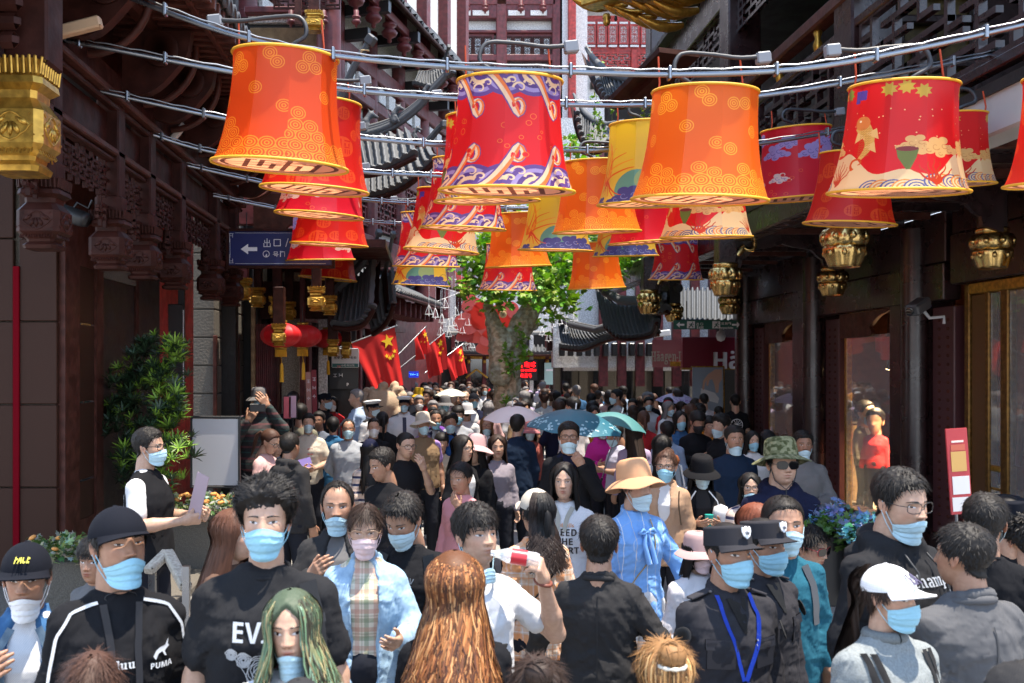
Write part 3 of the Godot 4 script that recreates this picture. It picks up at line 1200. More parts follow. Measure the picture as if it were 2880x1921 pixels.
func letters(t: String, serif := false, bold := true, depth := 0.02) -> MB:  # one unit tall, centred
	var f:=SystemFont.new()
	f.font_names=PackedStringArray(["Droid Serif" if serif else "Droid Sans"])
	f.font_weight=700 if bold else 400
	var tm:=TextMesh.new()
	tm.font=f
	tm.text=t
	tm.font_size=32
	tm.pixel_size=1.0/32
	tm.depth=depth
	tm.curve_step=2.0
	var o:=MB.new()
	for s in tm.get_surface_count():
		var a:=tm.surface_get_arrays(s)
		var k:=o.v.size()
		o.v.append_array(a[Mesh.ARRAY_VERTEX])
		o.n.append_array(a[Mesh.ARRAY_NORMAL])
		for q in a[Mesh.ARRAY_INDEX]:
			o.ix.push_back(k+q)
	o.c.resize(o.v.size())
	o.c.fill(Color.WHITE)
	o.u.resize(o.v.size())
	return o

# strokes on a ten by ten grid, for signs: "x1,y1,x2,y2 ..." with y upwards
func strokes(t:String,w:float,depth:=0.05)->MB:
	var m:=MB.new()
	for s in t.split(" "):
		var q:=s.split_floats(",")
		m.box(v3((q[0]+q[2])/20-0.5,(q[1]+q[3])/20-0.5,0),v3(v2(q[2]-q[0],q[3]-q[1]).length()/10+w*0.8,w,depth),Basis(v3(0,0,1),atan2(q[3]-q[1],q[2]-q[0])))
	return m

func person(o:Dictionary)->Node3D:
	var near:bool=o.get("near",false)
	var hk:String=o.get("head","m")
	var h:Dictionary=HEADS[hk].duplicate()
	if o.has("gz"):
		h.gz=o.gz
	var fem:bool=h.has("f")
	var sc:float=o.get("h",1.70)/1.70
	var t:=thing("person",o.label,"person",v3(o.x,o.get("y",0.0),-o.d),deg_to_rad(o.get("t",0)),o.get("group","people in the crowd"))
	t.scale=Vector3.ONE*sc
	var la:String=o.get("la","dn")
	var ra:String=o.get("ra","dn")
	var style:String=o.get("top","tee")
	var b:float=o.get("b",1.0)
	var cell:=0.013 if near else 0.021
	var sd:int=o.get("seed",1)
	var hs:float=o.get("hs",1.0)
	var hx:=Transform3D(Basis.from_euler(v3(deg_to_rad(o.get("hp",0)),deg_to_rad(o.get("hy",0)),deg_to_rad(o.get("hr",0)))).scaled(Vector3.ONE*hs),Vector3.ZERO)
	hx.origin=v3(0,1.473,0.006)+v3(0,0.0,0.0)-hx.basis*v3(0,0.02,-0.02)+v3(0,0.02,-0.02)
	# the body
	var hm:=head(h,near or o.d<11.0)
	var body:=MB.new()
	body.add(arms_skin("short",la,ra,fem,b,0.013 if near else 0.019,[o.get("lh","relaxed" if o.d<13 else ""),o.get("rh","relaxed" if o.d<13 else "")]))
	body.add(hm[0],hx)
	var eyes:=MB.new()
	if hm[1].v.size():
		eyes.add(hm[1],hx)
	var am:=ArrayMesh.new()
	body.into(am,skin_mat(o.get("skin",0)))
	eyes.into(am,M.eye)
	put("body",am,null,t)
	# clothes
	var fold:float=o.get("fold",0.0085)
	var g:=garment(style,la,ra,fem,b,cell,fold if near else fold*0.8,sd if near else 1+sd % 3)
	var tc:Material=o.tc if o.tc is Material else cloth(o.tc,o.get("tt","weave"))
	var top:=put({"tee":"shirt","long":"sweatshirt","jacket":"jacket","hood":"hooded_sweatshirt","coat":"coat","blazer":"blazer","blouse":"blouse","shirt":"shirt","dress":"dress","vest":"vest"}[style],g,tc,t)
	if near and style in ["tee","long","vest"]:
		put("collar",MB.new().tube(range(25).map(func(k):return v3(0.070*sin(TAU*k/24)*(0.9 if fem else 1.0),1.428-0.016*cos(TAU*k/24),-0.016+0.066*cos(TAU*k/24))),0.0085,6,false),tc,t)
	if o.has("inner"):
		put("undershirt",garment("inner",la,ra,fem,b,cell,0.003,2),o.inner if o.inner is Material else cloth(o.inner),t)
	var lg:=legs(o.get("legs","stand"))
	put("trousers",lg[0],cloth(o.get("lc",Color(0.02,0.022,0.03))),t)
	put("shoes",lg[1],plainm(o.get("sc",Color(0.3,0.3,0.3)),0.6),t)
	# hair
	var hc:Color=o.get("hc",Color(0.010,0.008,0.007))
	var st:String=o.get("hair","short")
	var hn:Node3D=null
	var hmesh:=MB.new()
	var fine:bool=near or o.d<9.0
	var hatted:bool=o.has("hat")
	var n:=1500 if near else 350
	match st:
		"short":
			hmesh.add(hair_shell(h,"short",0.003 if hatted else 0.020,0.008,0.3,fine))
			if fine:hmesh.add(tufts(h,"short",0.020,0.009,n,0.030,0.005,5,0.0024,hatted))
		"messy":
			hmesh.add(hair_shell(h,"short",0.036,0.013,0.5,fine,3))
			if fine:hmesh.add(tufts(h,"short",0.040,0.013,n*2,0.045,0.012,6,0.0024,false,1.0))
		"fringe","boyfringe":
			hmesh.add(hair_shell(h,st,0.003 if hatted else 0.024,0.010,0.3,fine))
			if fine:hmesh.add(tufts(h,st,0.024,0.010,n,0.04,0.003,8,0.0024,hatted))
		"buzz":
			hmesh.add(hair_shell(h,"short",0.003 if hatted else 0.008,0.004,0.15,fine))
			if fine:hmesh.add(tufts(h,"short",0.009,0.004,n,0.011,0.004,9,0.0016,hatted))
		"thin":
			hmesh.add(hair_shell(h,"receding",0.009,0.007,0.25,fine))
			if fine:hmesh.add(tufts(h,"receding",0.010,0.007,n/2,0.022,0.003,9,0.002))
		"tied","bun","pony":
			hmesh.add(hair_shell(h,"tied",0.003 if hatted else 0.012,0.009,0.2,fine))
			if fine:hmesh.add(tufts(h,"tied",0.013,0.010,n,0.06,0.001,4,0.002,hatted))
			if st=="bun":
				var q:=Transform3D(Basis(),v3(0,0.205,-0.095))
				hmesh.lathe([v2(0.0,-0.042),v2(0.03,-0.034),v2(0.042,-0.012),v2(0.043,0.012),v2(0.03,0.034),v2(0.0,0.042)],20,q,9,0.10)
				if fine:
					var rb:=RandomNumberGenerator.new()
					rb.seed=sd
					for k in 70:
						var bq:=Basis.from_euler(v3(rb.randf()*TAU,rb.randf()*TAU,rb.randf()*TAU))
						var a0:=rb.randf()*TAU
						var rr:=rb.randf_range(0.036,0.047)
						hmesh.col=Color.WHITE*rb.randf_range(0.6,1.5)
						hmesh.tube(range(8).map(func(i):return q*(bq*v3(cos(a0+i*0.3),0.25*sin(i*0.5),sin(a0+i*0.3))*rr)),0.0028,4,false)
					hmesh.col=Color.WHITE
			elif st=="pony":
				hmesh.tube([v3(0,0.15,-0.105),v3(0,0.155,-0.135),v3(0,0.11,-0.16),v3(0,0.03,-0.155),v3(0.004,-0.06,-0.145),v3(0,-0.12,-0.14)],[0.012,0.016,0.02,0.02,0.014,0.004],10)
				if fine:hmesh.add(locks(h,160,0.21,0.04,2.75,4,0.004,0.15,[Color.WHITE],0.2),Transform3D(Basis(),v3(0,0,-0.03)))
		"long","bob":
			hmesh.add(hair_shell(h,"long",0.003 if hatted else 0.014,0.012,0.15,fine))
			var ln:float=o.get("ln",0.30 if st=="long" else 0.10)
			hmesh.add(locks(h,900 if near else 170,ln,o.get("wv",0.02),o.get("op",1.0),sd,0.003 if near else 0.008,0.12,[Color.WHITE],0.25,0.16 if hatted else 0.222))
		"bald":
			hmesh.add(hair_shell(h,"short",0.0015,0.0012,0.2,fine))
		"curly":
			hmesh.add(hair_shell(h,"tied",0.035,0.022,0.8,fine,5))
			if fine:hmesh.add(tufts(h,"tied",0.035,0.02,500,0.03,0.02,14,0.006))
	if hmesh.v.size():
		hn=put("hair",hmesh,hair_mat(hc),t,hx)
	# mask, glasses, hat
	if o.has("mask"):
		var mk:=mask_mesh(h,o.get("mdy",0.0),sd)
		put("face_mask",mk,plainm(o.mask,0.75,{vertex_color_use_as_albedo=true,backlight_enabled=true,backlight=Color(0.25,0.25,0.25)}),t,hx)
	if o.has("glasses"):
		var ln:=MB.new()
		var dark:bool=o.glasses=="sun"
		var gm:=glasses_mesh(h,0.0285 if not dark else 0.031,0.0195 if not dark else 0.023,0.0016 if near else 0.0022,ln)
		var gn:=put("sunglasses" if dark else "glasses",gm,plainm(o.get("gc",Color(0.02,0.02,0.02)),0.3),t,hx)
		if dark:
			put("lens",ln,plainm(Color(0.006,0.006,0.007),0.05),gn)
	if o.has("hat"):
		var kind:String=o.hat
		var hcol:Material=o.hcol if o.hcol is Material else cloth(o.hcol)
		var cm:Array
		match kind:
			"cap":cm=cap_mesh(h,0.93)
			"police":cm=cap_mesh(h,0.76,true)
			"bucket":cm=bucket_mesh(h,0.055,0.035,0.003,2)
			"sunhat":cm=bucket_mesh(h,0.075,0.045,0.008,1)
			"boonie":cm=bucket_mesh(h,0.070,0.030,0.007,3)
			"officer":cm=cap_mesh(h,0.55,true)
		var hq:=hx
		if kind in ["sunhat","boonie"]:
			hq=hx*Transform3D(Basis(Vector3.RIGHT,-0.22),v3(0,0.030,0.018))
		elif kind=="police":
			hq=hx*Transform3D(Basis(),v3(0,0.006,0))
		var hat:=put("cap" if kind in ["cap","police","officer"] else "hat",cm[0],hcol,t,hq)
		put("peak" if kind in ["cap","police","officer"] else "brim",cm[1],o.get("bcol",hcol) if o.get("bcol",hcol) is Material else cloth(o.bcol),hat)
		if kind=="officer":
			var w:=MB.new()
			w.lathe([v2(0.085,0.05),v2(0.118,0.078),v2(0.132,0.088),v2(0.128,0.096),v2(0.08,0.108),v2(0.0,0.110)],36,Transform3D(Basis(Vector3.RIGHT,-0.12).scaled(v3(0.92,1,1.08)),v3(0,0.125,0.0)))
			put("crown",w,plainm(Color(0.8,0.8,0.8),0.6),hat)
	if o.has("more"):
		o.more.call(t,g,hx,h)
	return t

# ---------------------------------------------------------------- ground and the building on the left
func make_ground()->void:
	var g:=MB.new()
	g.quad(v3(-120,-0.02,-160),v3(120,-0.02,-160),v3(120,-0.02,40),v3(-120,-0.02,40))
	var gr:=struct("ground",g,W.paving)
	var kinds:=[]
	for k in 3:
		kinds.push_back(MB.new().box(Vector3.ZERO,v3(0.592,0.03,0.592),Basis(),0.006).mesh(W.paving))
	for j in 20:
		for i in 11:
			put("paving_slab",kinds[(i*7+j*3) % 3],null,gr,Transform3D(Basis(),v3(-2.6+0.6*i,-0.004+0.002*rng.randf(),-1.6-0.6*j)))

func facets(m: MB, pr: Array, outline: PackedVector2Array, xf: Transform3D) -> MB:  # flat-sided turning: rows of (scale, height)
	var n:=outline.size()
	for j in pr.size()-1:
		for i in n:
			var a:=outline[i]
			var b:=outline[(i+1) % n]
			var q:=[v3(a.x*pr[j].x,pr[j].y,a.y*pr[j].x),v3(b.x*pr[j].x,pr[j].y,b.y*pr[j].x),v3(b.x*pr[j+1].x,pr[j+1].y,b.y*pr[j+1].x),v3(a.x*pr[j+1].x,pr[j+1].y,a.y*pr[j+1].x)]
			m.oquad(xf*q[0],xf*q[1],xf*q[2],xf*q[3],xf*v3(0,(pr[j].y+pr[j+1].y)*0.5-(0.001 if pr[j].y<pr[j+1].y else -0.001),0))
	return m

func chamfered(c:=0.24)->PackedVector2Array:
	return PackedVector2Array([v2(1-c,1),v2(-1+c,1),v2(-1,1-c),v2(-1,-1+c),v2(-1+c,-1),v2(1-c,-1),v2(1,-1+c),v2(1,1-c)])

# a carved square pendant that ends a hanging post; its top is at the origin
func carved_pendant(parent:Node,at:Vector3,w:float,h:float,m:Material,turn:=0.0,fine:=true)->void:
	var b:=MB.new()
	var o:=chamfered()
	var s:=w*0.5
	facets(b,[v2(0,-h),v2(s*0.74,-h),v2(s*0.80,-h*0.95),v2(s*0.62,-h*0.90),v2(s*0.66,-h*0.86),v2(s*1.0,-h*0.76),v2(s*1.0,-h*0.46),v2(s*0.70,-h*0.34),v2(s*0.72,-h*0.27),v2(s*0.98,-h*0.22),v2(s*0.94,-h*0.16),v2(s*0.80,-h*0.12),v2(s*0.92,0.0),v2(0,0.0)],o,Transform3D())
	if fine:
		for f in 4:
			var q:=Basis(Vector3.UP,f*PI/2)
			for k in 9:  # the leaf fringe
				b.box(q*v3((k-4)*s*0.2,-h*0.06+0.004*(k % 2),s*0.93),v3(s*0.11,h*0.17,s*0.10),q*Basis(Vector3.RIGHT,0.12),0.006)
			var pts:=[]
			for k in 17:
				var a:=TAU*k/16
				pts.push_back(q*v3(cos(a)*s*0.56*(1.0+0.12*cos(4*a)),-h*0.61+sin(a)*h*0.115*(1.0+0.12*cos(4*a)),s*1.0))
			b.tube(pts,s*0.045,5,false)
			for k in 5:
				b.add(MB.new().lathe([v2(0,-0.5),v2(0.36,-0.3),v2(0.5,0),v2(0.36,0.3),v2(0,0.5)],8),Transform3D(q*Basis(Vector3.BACK,(k-2)*0.5).scaled_local(v3(s*0.20,h*0.15,s*0.14)),q*v3((k-2)*s*0.19,-h*(0.64-0.035*absf(k-2)+(0.03 if k % 2 else 0.0)),s)))
			for sx in [-1,1]:
				for k in 3:
					b.box(q*v3(sx*s*(0.62+0.06*k),-h*(0.50+0.10*k),s*1.0),v3(s*0.14,s*0.04,s*0.05),q*Basis(Vector3.BACK,0.7*sx),0.0)
			for k in 12:
				b.box(q*v3((k-5.5)*s*0.12,-h*(0.815 if k % 2 else 0.83),s*0.86),v3(s*0.05,h*0.055,s*0.05),q*Basis(Vector3.RIGHT,-0.5))
	put("carved_pendant",b,m,parent,Transform3D(Basis(Vector3.UP,turn),at))

# an open lattice of straight bars in the plane (ux, uy); w and h in metres
func lattice(parent:Node,called:String,at:Vector3,ux:Vector3,uy:Vector3,w:float,h:float,nc:int,nr:int,t:float,m:Material,sd:=1,frame:=true)->void:
	var b:=MB.new()
	var r:=RandomNumberGenerator.new()
	r.seed=sd
	var n:=ux.cross(uy)
	var bs:=Basis(ux,uy,n)
	var seg:=func(x0,y0,x1,y1,k):
		var c:Vector3=at+ux*((x0+x1)*0.5)+uy*((y0+y1)*0.5)
		b.box(c+n*0.0015*k,v3(absf(x1-x0)+t,absf(y1-y0)+t,t*(1.2+0.1*k)),bs)
	if frame:
		seg.call(0.0,0.0,w,0.0,2); seg.call(0.0,h,w,h,2); seg.call(0.0,t,0.0,h-t,3); seg.call(w,t,w,h-t,3)
	var cw:=w/nc
	var ch:=h/nr
	for j in nr:
		for i in nc:
			var x:=i*cw
			var y:=j*ch
			var o:=(i+j) % 2
			if o:
				seg.call(x+cw*0.5,y,x+cw*0.5,y+ch,0)
				seg.call(x+cw*0.5,y+ch*0.5,x+cw,y+ch*0.5,1)
				if r.randf()<0.6:seg.call(x,y+ch*0.25,x+cw*0.5,y+ch*0.25,1)
			else:
				seg.call(x,y+ch*0.5,x+cw,y+ch*0.5,0)
				seg.call(x+cw*0.5,y,x+cw*0.5,y+ch*0.5,1)
				if r.randf()<0.6:seg.call(x+cw*0.25,y+ch*0.5,x+cw*0.25,y+ch,1)
			if j:seg.call(x,y,x+cw*(0.5 if r.randf()<0.5 else 1.0),y,-1)
	put(called,b,m,parent)

const POSTS:=[4.6,6.25,7.55,8.4,9.45,11.0,12.1]
func make_left_arcade()->void:
	var t:=thing("arcade_building","dark carved timber arcade with hanging posts and deep eaves along the left","building",Vector3.ZERO)
	var xl:=-2.42
	var z0:=-3.2
	var z1:=-12.4
	var long:=func(called,x,y,w,h,m,bev):
		put(called,MB.new().box(v3(x,y,(z0+z1)*0.5),v3(w,h,z0-z1),Basis(),bev),m,t)
	# the beam and its mouldings
	long.call("eave_beam",xl,4.30,0.20,0.16,W.wood,0.015)
	long.call("moulding",xl+0.09,4.19,0.09,0.05,W.wood_edge,0.01)
	long.call("moulding",xl+0.05,4.135,0.07,0.04,W.wood,0.01)
	long.call("moulding",xl+0.03,3.80,0.11,0.05,W.wood_edge,0.01)
	long.call("moulding",xl+0.015,3.75,0.08,0.035,W.wood,0.01)
	long.call("fascia_board",xl-0.03,3.97,0.05,0.28,W.wood,0.0)
	long.call("upper_board",xl-0.10,4.62,0.06,0.50,W.wood,0.0)
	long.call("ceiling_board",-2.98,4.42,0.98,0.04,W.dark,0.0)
	long.call("eave_board",-2.02,4.86,0.78,0.03,W.wood,0.0)
	long.call("eave_board",-1.70,4.80,0.05,0.10,W.wood_edge,0.01)
	long.call("purlin",-2.12,4.78,0.12,0.12,W.wood,0.03)
	var rf:=MB.new().box(Vector3.ZERO,v3(0.92,0.07,0.06),Basis(Vector3.BACK,-0.06),0.006).mesh(W.wood_edge)
	var rf2:=MB.new().box(Vector3.ZERO,v3(0.14,0.10,0.055),Basis(Vector3.BACK,-0.06),0.006).mesh(W.wood_edge)
	for k in 62:
		var z:=z0-0.08-k*0.147
		put("rafter",rf,null,t,Transform3D(Basis(),v3(-2.08,4.815,z)))
		put("rafter_end",rf2,null,t,Transform3D(Basis(),v3(-1.60,4.79,z)))
	# the roof above with its tile ends
	var rt:=MB.new()
	for k in 58:
		var z:=z0-k*0.158
		rt.tube([v3(-1.52,4.90,z),v3(-2.2,5.32,z),v3(-3.1,6.05,z)],0.062,8)
		rt.lathe([v2(0.0,-0.02),v2(0.07,-0.02),v2(0.07,0.02),v2(0.0,0.02)],10,Transform3D(Basis(Vector3.BACK,PI/2),v3(-1.51,4.90,z)))
	rt.bar(v3(-1.55,4.87,(z0+z1)/2),v3(-3.1,5.96,(z0+z1)/2),z0-z1,0.05)
	put("roof",rt,W.tile,t)
	put("upper_wall",MB.new().box(v3(-3.2,7.2,(z0+z1)/2),v3(0.3,4.4,z0-z1)),W.wood,t)
	# hanging posts, brackets, lattices
	for i in POSTS.size():
		var z:float=-POSTS[i]
		put("hanging_post",MB.new().box(v3(xl,3.78,z),v3(0.17,0.96,0.17),Basis(),0.012),W.wood,t)
		put("carved_block",MB.new().box(v3(xl+0.0,3.42,z),v3(0.20,0.16,0.20),Basis(),0.03),W.wood,t)
		carved_pendant(t,v3(xl,3.36,z),0.27,0.43,W.wood)
		var bm:=MB.new()
		var pl:=PackedVector2Array()
		for k in 13:
			var a:=PI*0.5*k/12
			pl.push_back(v2(-2.32+0.50*sin(a),4.62-0.34*cos(a)*(1.0+0.15*sin(a*4))))
		pl.push_back(v2(-1.80,4.72)); pl.push_back(v2(-2.32,4.72))
		bm.prism(pl,0.10,Transform3D(Basis(),v3(0,0,z)))
		bm.lathe([v2(0,-0.09),v2(0.13,-0.09),v2(0.13,-0.06),v2(0.11,-0.06),v2(0.11,0.06),v2(0.13,0.06),v2(0.13,0.09),v2(0.0,0.09)],18,Transform3D(Basis(Vector3.RIGHT,PI/2),v3(-2.02,4.58,z)))
		put("scroll_bracket",bm,W.wood,t)
		var arc:=[]
		for k in 10:
			var a:=PI*0.55*k/9
			arc.push_back(v3(-2.30+0.42*sin(a),4.72-0.42*cos(a),z-0.45))
		put("bracket_arm",MB.new().tube(arc,0.028,6),W.wood_edge,t)
		if i:
			var za:float=-POSTS[i-1]
			var w:float=za-z-0.18
			var nc:=maxi(int(w/0.13),4)
			lattice(t,"lattice_panel",v3(xl,3.46,za-0.09),v3(0,0,-1),Vector3.UP,w,0.26,nc,3,0.022,W.wood,i,false)
			for e in [0.0,w-0.22]:
				lattice(t,"lattice_panel",v3(xl,3.24,za-0.09-e),v3(0,0,-1),Vector3.UP,0.22,0.2,2,2,0.022,W.wood,i+20,false)
	# the gilded pendant on the outer post nearest the camera
	put("hanging_post",MB.new().box(v3(-2.189,4.368,-5.5),v3(0.24,1.05,0.24),Basis(),0.015),W.wood,t)
	for k in 3:
		put("carved_block",MB.new().box(pxp(40,25+k*42,5.4)+v3(0,0,0.12),v3(0.16-0.02*k,0.09,0.06),Basis(),0.03),W.wood,t)
	carved_pendant(t,v3(-2.252,3.858,-5.5),0.33,0.60,W.gold,0.0)
	# behind: granite pier, shop glass, dark doors, red wall, stone piers
	var pier:=thing("granite_pier","polished brown granite pier with a red strip at the far left","pier",v3(-3.254,2.2,-8)*v3(1,0,1))
	put("core",MB.new().box(v3(-0.35,2.0,-0.42),v3(1.28,4.0,0.78)),W.grey_stone,pier)
	for k in 6:
		var y:=-0.1+0.665*k+0.33
		put("granite_slab",MB.new().box(v3(0.115,y,0.0),v3(0.30,0.655,0.06),Basis(),0.006),W.granite,pier)
		put("granite_slab",MB.new().box(v3(-0.16,y,0.0),v3(0.15,0.655,0.05),Basis(),0.006),W.granite,pier)
		put("granite_slab",MB.new().box(v3(-0.62,y,0.0),v3(0.75,0.655,0.05),Basis(),0.006),W.granite,pier)
		put("granite_slab",MB.new().box(v3(0.272,y,-0.40),v3(0.05,0.655,0.74),Basis(),0.006),W.granite,pier)
	put("red_strip",MB.new().box(v3(-0.055,1.55,0.035),v3(0.05,2.9,0.03),Basis(),0.004),plainm(Color(0.13,0.003,0.008),0.7,{metallic_specular=0.1}),pier)
	var xs:=-3.0
	var wall:=thing("glazed_shop","brown framed shop front with tall glass and dark doors behind the arcade","shop front")
	var strip:=func(called,da,db,y0,y1,m,dx):
		put(called,MB.new().box(v3(xs+dx,(y0+y1)*0.5,-(da+db)*0.5),v3(0.08,y1-y0,db-da-0.004)),m,wall)
	strip.call("door_frame",8.02,8.36,0.3,4.3,W.wood_edge,0.02)
	strip.call("glass_pane",8.36,8.76,0.9,3.05,plainm(Color(0.45,0.47,0.47),0.03,{metallic=0.92}),0.0)
	strip.call("sill",8.36,8.76,0.3,0.9,W.wood_edge,0.01)
	strip.call("transom",8.36,8.76,3.05,4.3,W.wood_edge,0.012)
	strip.call("door_frame",8.76,8.95,0.3,4.3,W.wood_edge,0.025)
	strip.call("dark_door",8.95,9.95,0.3,3.0,W.dark,0.0)
	strip.call("door_rail",8.95,9.95,3.0,3.12,W.grey_stone,0.02)
	strip.call("transom",8.95,9.95,3.12,4.3,W.dark,0.0)
	strip.call("door_frame",9.95,10.05,0.3,4.3,W.wood,0.02)
	strip.call("dark_door",10.05,10.9,0.3,4.3,W.dark,0.0)
	strip.call("red_panel",10.9,12.45,0.3,4.3,W.red,0.0)
	var scr:=thing("black_screen","black flat screen fixed to the red wall behind the bush","screen",v3(-2.916,2.403,-11.3))
	put("casing",MB.new().box(v3(0,0,0),v3(0.24,1.0,0.10),Basis(),0.01),W.black,scr)
	put("bracket",MB.new().box(v3(0.09,0.1,-0.02),v3(0.07,1.3,0.05)),W.black,scr)
	put("edge_light",MB.new().box(v3(0.126,-0.02,0.04),v3(0.008,0.9,0.02)),W.pane,scr)
	for k in 2:
		var p:=thing("stone_pier",["grey stone block pier beside the red wall","second grey stone block pier with a wooden couplet board"][k],"pier",pxp([466.0,520.0][k],841,12.9+k*1.1)*v3(1,0,1))
		put("core",MB.new().box(v3(0,2.2,-0.25),v3(0.26,4.4,0.44)),W.grey_stone,p)
		for j in 12:
			put("stone_block",MB.new().box(v3(0,0.2+0.365*j,-0.22),v3(0.31,0.355,0.48),Basis(),0.012),W.grey_stone,p)
		put("wooden_board",MB.new().box(v3(0.17,1.6,0.05),v3(0.05,2.0,0.05),Basis(),0.006),W.wood_edge,p)
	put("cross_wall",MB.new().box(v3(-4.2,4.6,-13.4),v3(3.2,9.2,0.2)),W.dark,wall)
	# raised floor, steps and the lamp fittings
	var pf:=struct("platform",MB.new().box(v3(-2.85,0.22,-8.2),v3(1.9,0.44,9.0),Basis(),0.015),W.grey_stone)
	for k in 3:
		put("step",MB.new().box(v3(-1.80+0.26*k,0.165-0.11*k+0.0,-7.3),v3(0.30,0.33-0.22*k+0.08,2.2),Basis(),0.012),W.paving,pf)
	for k in 26:
		put("grip_strip",MB.new().box(v3(-1.16+0.02,0.172+0.004,-6.4-0.07*k),v3(0.10,0.008,0.03)),plainm(Color(0.55,0.36,0.08),0.7),pf)
	var lamp:=thing("flood_lamp","black cylindrical flood lamp under the arcade beside the granite pier","lamp",v3(-2.641,3.314,-7.4))
	put("housing",MB.new().lathe([v2(0,-0.11),v2(0.05,-0.11),v2(0.062,-0.06),v2(0.062,0.10),v2(0.0,0.10)],16,Transform3D(Basis(Vector3.BACK,1.25),Vector3.ZERO)),W.black,lamp)
	put("bracket",MB.new().tube([v3(-0.05,0,0),v3(0.02,0.10,0),v3(0.10,0.06,0),v3(0.13,0.12,0)],0.009,6),W.black,lamp)
	var tube:=thing("tube_light","unlit strip light fixed high under the left eave","lamp",v3(-2.147,4.234,-6))
	put("casing",MB.new().box(Vector3.ZERO,v3(0.34,0.07,0.07),Basis(Vector3.BACK,0.25),0.01),plainm(Color(0.5,0.33,0.2),0.5),tube)
	var tl:=thing("tube_light","small pale strip light clipped to the left beam","lamp",v3(-2.258,4.283,-8.9))
	put("casing",MB.new().box(Vector3.ZERO,v3(0.20,0.05,0.05),Basis(Vector3.BACK,0.9),0.006),plainm(Color(0.55,0.5,0.45),0.5),tl)
	var gx:=thing("exit_lamp","small green lit lamp on the left beam","lamp",v3(-2.693,4.524,-11.3))
	put("light",MB.new().box(Vector3.ZERO,v3(0.11,0.035,0.03)),plainm(Color(0.1,0.5,0.2),0.5,{emission_enabled=true,emission=Color(0.1,0.9,0.3),emission_energy_multiplier=2.0}),gx)
	var gl:=OmniLight3D.new()
	gl.name="exit_glow"
	gl.light_color=Color(0.2,1.0,0.4); gl.light_energy=0.02; gl.omni_range=12; gl.light_size=0.03; gl.shadow_enabled=true
	gl.omni_attenuation=2.0
	gl.position=v3(-2.693,4.524,-11.3)+v3(0,0,0.05)
	add_child(gl)

# ---------------------------------------------------------------- roofs and the buildings farther down the street
func along(p: Array, s: float) -> Vector3:  # a smooth curve through points
	var n:=p.size()-1
	var f:=clampf(s,0.0,1.0)*n
	var i:=mini(int(f),n-1)
	var t:=f-i
	return (p[i] as Vector3).cubic_interpolate(p[i+1],p[maxi(i-1,0)],p[mini(i+2,n)],t)

# a tiled roof between an upper and a lower curve: barrels run from one to the other, tiles step along each barrel
func tiled_roof(parent:Node,top:Array,bot:Array,rows:int,steps:int,rise:float,under:Material,sag:=0.0,thick:=0.08)->void:
	var up:=MB.new()
	var lo:=MB.new()
	var pu:=PackedVector3Array()
	var pl:=PackedVector3Array()
	var nu:=rows*6+1
	var nv:=steps*3+1
	for j in nv:
		var t:=float(j)/(nv-1)
		for i in nu:
			var s:=float(i)/(nu-1)
			var a:=along(bot,s)
			var b:=along(top,s)
			var p:=a.lerp(b,t)
			p.y-=sag*sin(t*PI)
			var nn:=(along(bot,minf(s+0.02,1.0))-along(bot,maxf(s-0.02,0.0))).cross(b-a).normalized()
			if nn.y<0:
				nn=-nn
			var u:=absf(fposmod(s*rows,1.0)-0.5)*2.0
			var h:=rise*(sqrt(maxf(1.0-u*u*2.2,0.0))-0.35*u)+rise*0.35*(1.0-fposmod(t*steps,1.0))
			pu.push_back(p+nn*h)
			if i % 6==0 and j % 3==0:
				pl.push_back(p-nn*thick)
	var mid:=(nv/2)*nu+nu/2
	var fl:=(pu[mid+nu]-pu[mid]).cross(along(bot,0.6)-along(bot,0.4)).y<0.0
	up.grid(pu,nu,nv,false,fl)
	lo.grid(pl,rows+1,steps+1,false,not fl)
	for k in rows:  # the round ends of the barrels
		var s:=(k+0.5)/rows
		var a:=along(bot,s)
		var d:=(a-along(top,s)).normalized()
		up.tube([a-d*0.02,a+d*0.012],rise*1.15,8)
	put("roof_tiles",up,W.tile,parent)
	put("soffit",lo,under,parent)
	put("eave_board",MB.new().tube(range(25).map(func(k):return along(bot,k/24.0)-v3(0,thick*0.8,0)),thick*0.5,6),under,parent)

func horn(parent: Node, pts: Array, r: float) -> void:  # the swept ridge that ends an upturned eave
	var m:=MB.new()
	var c:=range(29).map(func(k):return along(pts,k/28.0))
	for q in [[0.0,1.0],[0.9,0.62],[1.55,0.42],[-0.8,0.7]]:
		var rr:=[]
		var cc:=[]
		for k in 29:
			var s:=k/28.0
			rr.push_back(r*q[1]*lerpf(1.0,0.45,s))
			cc.push_back(c[k]+v3(0,r*q[0]*lerpf(1.0,0.5,s),0))
		m.tube(cc,rr,8)
	var d:Vector3=(c[28]-c[26]).normalized()
	m.bar(c[28]-d*r*0.5,c[28]+d*r*1.2,r*1.5,r*1.7,Vector3.UP,r*0.2)
	put("upturned_ridge",m,W.tile,parent)
	put("ridge_edge",MB.new().tube(range(29).map(func(k):return c[k]+v3(0,r*lerpf(1.9,0.9,k/28.0),0)),r*0.14,5),W.tile_edge,parent)

